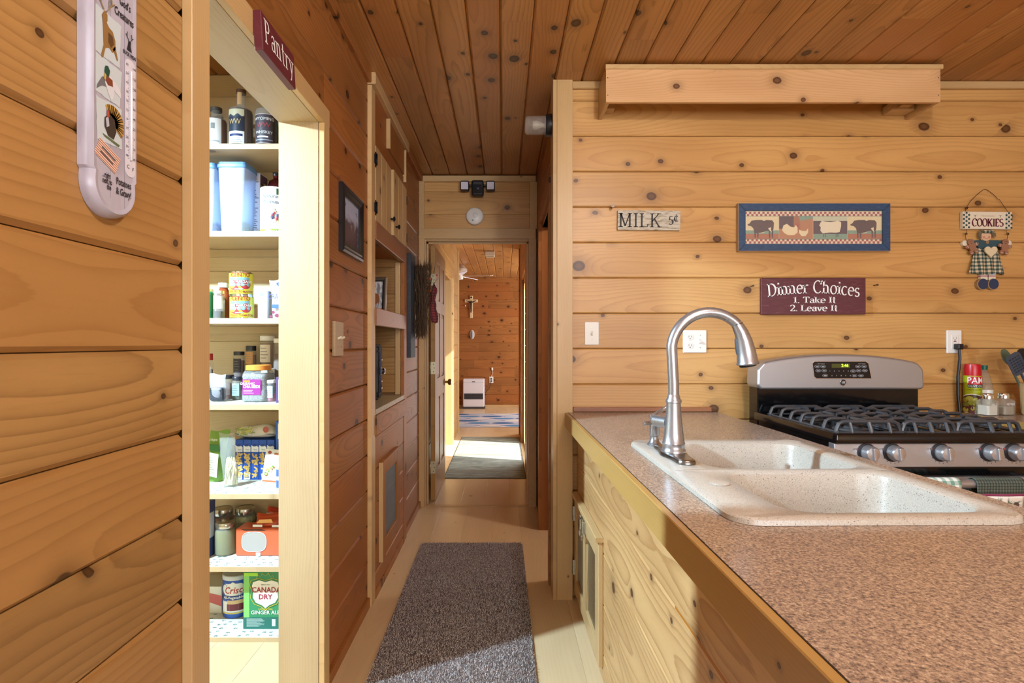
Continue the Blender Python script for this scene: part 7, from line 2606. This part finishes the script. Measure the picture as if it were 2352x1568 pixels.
band('yellow_line', M('D8C04A', .4), c_, r * 1.012, a - 80, a + 60, h * .105, h * .135, 14)
t, k, w, h = pbox('soda_case', 'green ginger ale carton with a crown and shield emblem', 'box', 559, 690, zs, 1312, 2.355, .13, M('2E8A5E', .4))
X0 = -w
fplate('light_flash', M('7CC66A', .4), t, X0 + 1 * k, X0 + 14 * k, h * .05, h * .93)
fplate('corner_flag', M('9AD83C', .4), t, X0 + 2 * k, X0 + 34 * k, h * .92, h * .975, -.0014)
cx = X0 + 51 * k
zc = h * .61
sh = [(-28, 27), (-14, 31), (0, 27), (14, 31), (28, 27), (31, 18), (27, 8), (29, -8), (22, -20), (8, -26), (0, -33), (-8, -26), (-22, -20), (-29, -8), (-27, 8), (-31, 18)]
fpoly('shield', WH, t, [(cx + p_[0] * k, zc + p_[1] * k) for p_ in sh], -.0016)
fpoly('shield_edge', M('3E7A50', .4), t, [(cx + p_[0] * k * 1.10, zc + p_[1] * k * 1.08) for p_ in sh], -.0013)
GOLD = M('D8C83C', .4)
obj('gold_outline', MB(Matrix.Rotation(R(90), 4, 'X')).tube([(cx + p_[0] * k * 1.18, zc + p_[1] * k * 1.15, .0016) for p_ in sh + sh[:1]], .0011, 5), GOLD, t)
cr = [(-20, 36), (-17, 44), (-11, 40), (-7, 47), (0, 42), (7, 48), (11, 40), (17, 44), (20, 36)]
obj('crown', MB(Matrix.Rotation(R(90), 4, 'X')).tube([(cx + p_[0] * k, zc + p_[1] * k, .0016) for p_ in cr], .0011, 5), GOLD, t)
text('CANADA', 17 * k, M('9A2440', .4), t, (cx + 2 * k, -.0024, zc + 9 * k), bold=.0007, sx=.92)
text('DRY', 16 * k, M('9A2440', .4), t, (cx, -.0024, zc - 7 * k), bold=.0007)
text('SINCE 1904', 4 * k, M('2E6A4A', .4), t, (cx, -.0024, zc + 21 * k))
text('CAFFEINE FREE', 5 * k, GOLD, t, (cx, -.0020, h * .345))
text('GINGER ALE', 12 * k, WHITE, t, (cx, -.0020, h * .285), bold=.0003)
fp_ = fplate('dark_foot', M('1E6A5E', .4), t, X0, w, 0, h * .20, -.0014)
lines('nutrition_print', M('B8D4D0', .4), fp_, X0 + 8 * k, X0 + 50 * k, h * .04, h * .185, 14, -.0022, seed=5)
fplate('white_print', M('C8DCD8', .4), fp_, X0 + 66 * k, X0 + 74 * k, h * .05, h * .17, -.0022)
# ------------------------------------------------------------------ open door at the end of the corridor
dr = link('door_1', None, None, (-0.562, 4.325, 0.0))
dr['kind'] = 'structure'
DT, DL, DHH = .035, .745, 2.02
# local: x = thickness (face at +x seen by the camera), y = away, z up
z0 = .008
stl = .11
core = obj('door_core', MB().box(-.006, .006 - .0, .02, DL - .02, z0 + .05, z0 + DHH - .05), PINE_DOOR, dr)
for (y0, y1) in ((0, stl), (DL - stl, DL)):
    board('door_stile', PINE_DOOR, dr, (0, (y0 + y1) / 2, z0 + DHH / 2), DHH, y1 - y0, DT, (0, 0, 1), (0, -1, 0), .002)
rails = ((0, .22), (.80, .96), (1.50, 1.60), (DHH - .11, DHH))
for (a, b) in rails:
    board('door_rail', PINE_DOOR, dr, (0, DL / 2, z0 + (a + b) / 2), DL - 2 * stl, b - a, DT, (0, 1, 0), (0, 0, 1), .002)
for (a, b) in ((.22, .80), (.96, 1.50), (1.60, DHH - .11)):
    board('door_mullion', PINE_DOOR, dr, (0, DL / 2, z0 + (a + b) / 2), b - a, .09, DT, (0, 0, 1), (0, -1, 0), .002)
    for (y0, y1) in ((stl, DL / 2 - .045), (DL / 2 + .045, DL - stl)):
        mb = MB()
        mb.loops([[(zz, y0 + i, z0 + a + i), (zz, y1 - i, z0 + a + i), (zz, y1 - i, z0 + b - i), (zz, y0 + i, z0 + b - i)] for i, zz in ((.004, .004), (.034, .013), (.036, .013))], 0, False, False, True)
        obj('door_panel', mb, PINE_DOOR, dr)
for z in (.27, 1.06, 1.76):
    h = MB().box(-.018, .018, -.0025, .0, z - .048, z + .048)
    h.cyl((-.021, -.004, z - .05), (-.021, -.004, z + .05), .006, 8)
    hg = obj('hinge', h, M('CFC7A4', .35, .5), dr)
    obj('screw_head', MB().cyl((.004, -.0035, z + .03), (.004, -.002, z + .03), .004, 8).cyl((.004, -.0035, z - .03), (.004, -.002, z - .03), .004, 8).cyl((.010, -.0035, z), (.010, -.002, z), .004, 8), M('5A5244', .4, .8), hg)
kn = obj('door_knob', MB(Matrix.Translation((.0175, DL - .065, .90)) @ Matrix.Rotation(R(90), 4, 'Y')).lathe([(.030, 0), (.030, .006), (.012, .010), (.011, .028), (.026, .036), (.030, .050), (.024, .062), (.002, .066)], 22), BRASS, dr)

# hall rug, far room rug
def striped():
    t = NT('grey_green_streaked_rug')
    x, y, z = t.sep(t.objco())
    n = t.noise(t.xyz(t.ma('MULTIPLY', x, 2.2), t.ma('MULTIPLY', y, 24.0), 0), 2.2, 5.0, .7)
    m = t.noise(t.xyz(x, t.ma('MULTIPLY', y, 5.0), 3.0), .8, 2.0)
    c = t.mix(t.sstep(n, .35, .65), hx('4E5450'), hx('A6AC9C'))
    c = t.mix(t.sstep(m, .4, .7), c, hx('6E6A5A'))
    c = t.mix(t.ma('MULTIPLY', t.sstep(n, .62, .72), .7), c, hx('C6BDA2'))
    return t.base(c, .95)


hr_ = thing('hall_rug', 'grey-green streaked rug in the sunlit hall beyond the door', 'rug', (-0.175, 6.15, .0005))
obj('rug_body', MB().box(-.38, .38, -1.09, 1.09, 0, .006), striped(), hr_, bevel=.002, seg=1)
obj('binding', MB().box(-.384, -.38, -1.094, 1.094, 0, .0068).box(.38, .384, -1.094, 1.094, 0, .0068).box(-.38, .38, -1.094, -1.09, 0, .0068).box(-.38, .38, 1.09, 1.094, 0, .0068), M('4A4C48', .9), hr_)
fr = thing('room_rug', 'white rug with blue oval ogee pattern in the far room', 'rug', (-0.2, 8.87, .0005))
obj('rug_body', MB().box(-.95, .95, -.77, .77, 0, .008), rugmat('pale_rug', 'C2BFCC', 'D8D6DC', 200.0), fr, bevel=.002, seg=1)
OC = [M('2E6290', .9), M('4E86B0', .9), M('D2CBBE', .9), M('B4BEC4', .9)]
ri_ = random.Random(8)
for row in range(6):
    for c in range(5):
        cx = -.76 + c * .38 + (.19 if row % 2 else 0)
        cy = -.64 + row * .256
        if cx > .90:
            continue
        mb = MB()
        pts = []
        for q in range(24):
            a = 2 * PI * q / 24
            pts.append((cx + .17 * math.cos(a) * abs(math.cos(a)) ** .2, cy + .085 * math.sin(a)))
        flat_poly(mb, pts, .0086, 0)
        flat_poly(mb, [(cx + (p[0] - cx) * 1.18, cy + (p[1] - cy) * 1.32) for p in pts], .0083, 1)
        obj('oval_motif', mb, [OC[(row * 2 + c * 3 + row // 2) % 4], M('8A8FA8', .9)], fr)

# wall heater
p = px(1088, 905, 10.45)
wh_ = thing('wall_heater', 'white gas space heater with dark grille against the far wall', 'heater', (p.x, 10.55, 0.002))
obj('base', MB().box(-.215, .215, -.16, .10, 0, .03), M('3A3A3E', .5), wh_)
hcab = obj('cabinet', MB().box(-.203, .203, -.15, .09, .03, .565), M('E6E4EA', .4), wh_, bevel=.012, seg=2)
obj('grille', MB().box(-.18, .18, -.154, -.148, .18, .29), M('2A2A30', .5), hcab)
mb = MB()
for q in range(5):
    mb.box(-.178, .178, -.158, -.153, .190 + q * .02, .196 + q * .02)
obj('grille_bars', mb, M('4A4A50', .4), hcab)
obj('control_notch', MB().box(-.03, .03, -.152, -.148, .508, .522), M('2A2A30', .5), hcab)
obj('panel_line', MB().box(-.2, .2, -.1512, -.149, .495, .498), M('B0AEB6', .5), hcab)
p = px(1128.5, 872, 10.69)
wo = thing('wall_outlet', 'white wall outlet with a brown cord beside the far heater', 'outlet', (p.x, 10.6995, p.z), (PI / 2, 0, 0))
obj('cover_plate', MB().box(-.04, .04, -.062, .062, 0, .006), WHITEP, wo, bevel=.002)
obj('plug', MB().box(-.015, .015, .008, .034, .006, .03).box(-.015, .015, -.036, -.010, .006, .03), BLACKSAT, wo)
obj('cord', MB().tube([(0, -.022, .03), (-.01, -.06, .04), (-.04, -.16, .03), (-.12, -.26, .03), (-.20, -.30, .05)], .006, 6), M('4A3626', .6), wo)
obj('white_cord', MB().tube([(.02, .20, .01), (.03, .14, .012), (.01, .09, .012), (.0, .062, .01)], .004, 6).box(.005, .035, .19, .24, 0, .02), WHITEP, wo)

# crucifix and small plaque
p = px(1082.5, 704, 10.69)
cx_ = thing('crucifix', 'pale wooden crucifix with dark metal figure on the far wall', 'crucifix', (p.x, 10.6995, p.z), (PI / 2, 0, 0))
CW = M('D8BE92', .5)
obj('upright', MB().box(-.030, .030, -.225, .215, 0, .02), CW, cx_, bevel=.006)
obj('crossbar', MB().box(-.128, .128, .085, .142, .001, .021), CW, cx_, bevel=.006)
PEW = M('4A4A4E', .4, .7)
mb = MB()
mb.tube([(0, .085, .032), (.002, .04, .036), (.0, -.01, .034), (.004, -.06, .036), (.0, -.12, .030)], [.016, .019, .016, .014, .008], 10)
for s in (-1, 1):
    mb.tube([(0, .075, .032), (s * .045, .095, .028), (s * .095, .118, .024)], [.010, .008, .006], 8)
mb.sphere((.004, .100, .038), .017, 10)
obj('figure', mb, PEW, cx_)
obj('title_plate', MB().box(-.016, .016, .165, .195, .02, .024), INK, cx_)
p = px(1084.5, 768, 10.69)
pq = thing('oval_plaque', 'small pale carved saint plaque below the crucifix', 'plaque', (p.x, 10.6995, p.z), (PI / 2, 0, 0))
obj('plaque_back', MB().prism([(.048 * math.cos(2 * PI * q / 24), .088 * math.sin(2 * PI * q / 24)) for q in range(24)], 0, .018), M('CFC6B8', .5), pq, bevel=.004)
obj('saint_relief', MB().tube([(.0, -.07, .02), (.004, -.02, .026), (0, .03, .024), (.002, .05, .022)], [.026, .024, .018, .010], 10).sphere((.002, .058, .026), .014, 10), M('9AA0AC', .5), pq)
p = px(1069.5, 702, 10.69)
tag(obj('wall_stud', MB().cyl((p.x, 10.66, p.z), (p.x, 10.70, p.z), .012, 10), WHITEP), 'tiny white wall stud just left of the crucifix', 'wall stud')

# ceiling fan of the far room
fz = ZC
fn = thing('ceiling_fan', 'white ceiling fan in the far room', 'ceiling fan', (-0.735, 9.1, 0))
zz = EYE + (787 - 626) * 9.1 / FPX
obj('motor', MB().lathe([(.07, ZC - .002), (.095, ZC - .03), (.125, zz + .06), (.125, zz + .02), (.09, zz - .01), (.06, zz - .03), (.055, zz - .11), (.001, zz - .12)], 28), M('E8E2D4', .35), fn)
for q in range(5):
    a = R(-8 + 72 * q)
    mx = Matrix.Rotation(a, 4, 'Z') @ Matrix.Translation((0, 0, zz - .055)) @ Matrix.Rotation(R(12), 4, 'X')
    bl_ = obj('blade', MB(mx).prism([(.17, -.045), (.52, -.065), (.56, -.04), (.56, .04), (.52, .065), (.17, .045)], -.004, .004), M('E4DEE4', .4), fn)
    obj('blade_arm', MB(mx).box(.05, .20, -.018, .018, -.008, .002), M('E8E2D4', .35), bl_)
p = px(1125, 590, 7.6)
cl = thing('ceiling_alarm', 'white rectangular alarm on the hall ceiling', 'alarm', (p.x, 7.7, ZC))
obj('case', MB().box(-.065, .065, -.065, .065, -.075, -.001), M('E0D8C8', .4), cl, bevel=.012)
obj('lower_rim', MB().box(-.055, .055, -.055, .055, -.082, -.074), M('B8A888', .5), cl, bevel=.003)

# ------------------------------------------------------------------ lamps of the house
lp_ = thing('ceiling_lamp', 'round glass kitchen ceiling lamp over the camera side of the island', 'ceiling lamp', (.71, .36, ZC))
obj('canopy', MB().lathe([(.001, -.001), (.11, -.001), (.11, -.025), (.05, -.05), (.02, -.055), (.02, -.09)], 24), WHITEP, lp_)
obj('bulb', MB().lathe([(.018, -.09), (.018, -.11), (.03, -.125), (.03, -.13), (.001, -.132)], 16), M('F4F0E6', .4), lp_)
point_light('ceiling_lamp_light', (.71, .36, 2.35), 60, (1.0, .965, .93), .06)
pp = thing('pantry_lamp', 'bare bulb lamp inside the pantry', 'lamp', (-1.85, 1.25, ZC))
obj('holder', MB().lathe([(.001, -.001), (.05, -.001), (.05, -.03), (.02, -.05), (.02, -.22), (.016, -.26), (.001, -.262)], 20), WHITEP, pp)
sl = bpy.data.lights.new('pantry_lamp_light', 'SPOT')        # spot beam shaped to spare the upper shelves, aimed down at the doorway
sl.energy = 690
sl.color = (.56, .80, 1.0)
sl.spot_size = R(160)
sl.spot_blend = 1.0
sl.shadow_soft_size = .035
so = bpy.data.objects.new('pantry_lamp_light', sl)
COL.objects.link(so)
so.location = (-1.85, 1.25, 2.25)
so.rotation_euler = Vector((.45, .18, -.9)).to_track_quat('-Z', 'Y').to_euler()
bt = thing('bathroom_lamp', 'bare bulb lamp in the side room', 'lamp', (1.18, 3.10, ZC))
obj('holder', MB().lathe([(.001, -.001), (.05, -.001), (.05, -.03), (.02, -.05), (.016, -.12), (.001, -.122)], 20), WHITEP, bt)
point_light('bathroom_lamp_light', (1.18, 3.10, 2.25), 40, (1.0, .95, .90), .05)
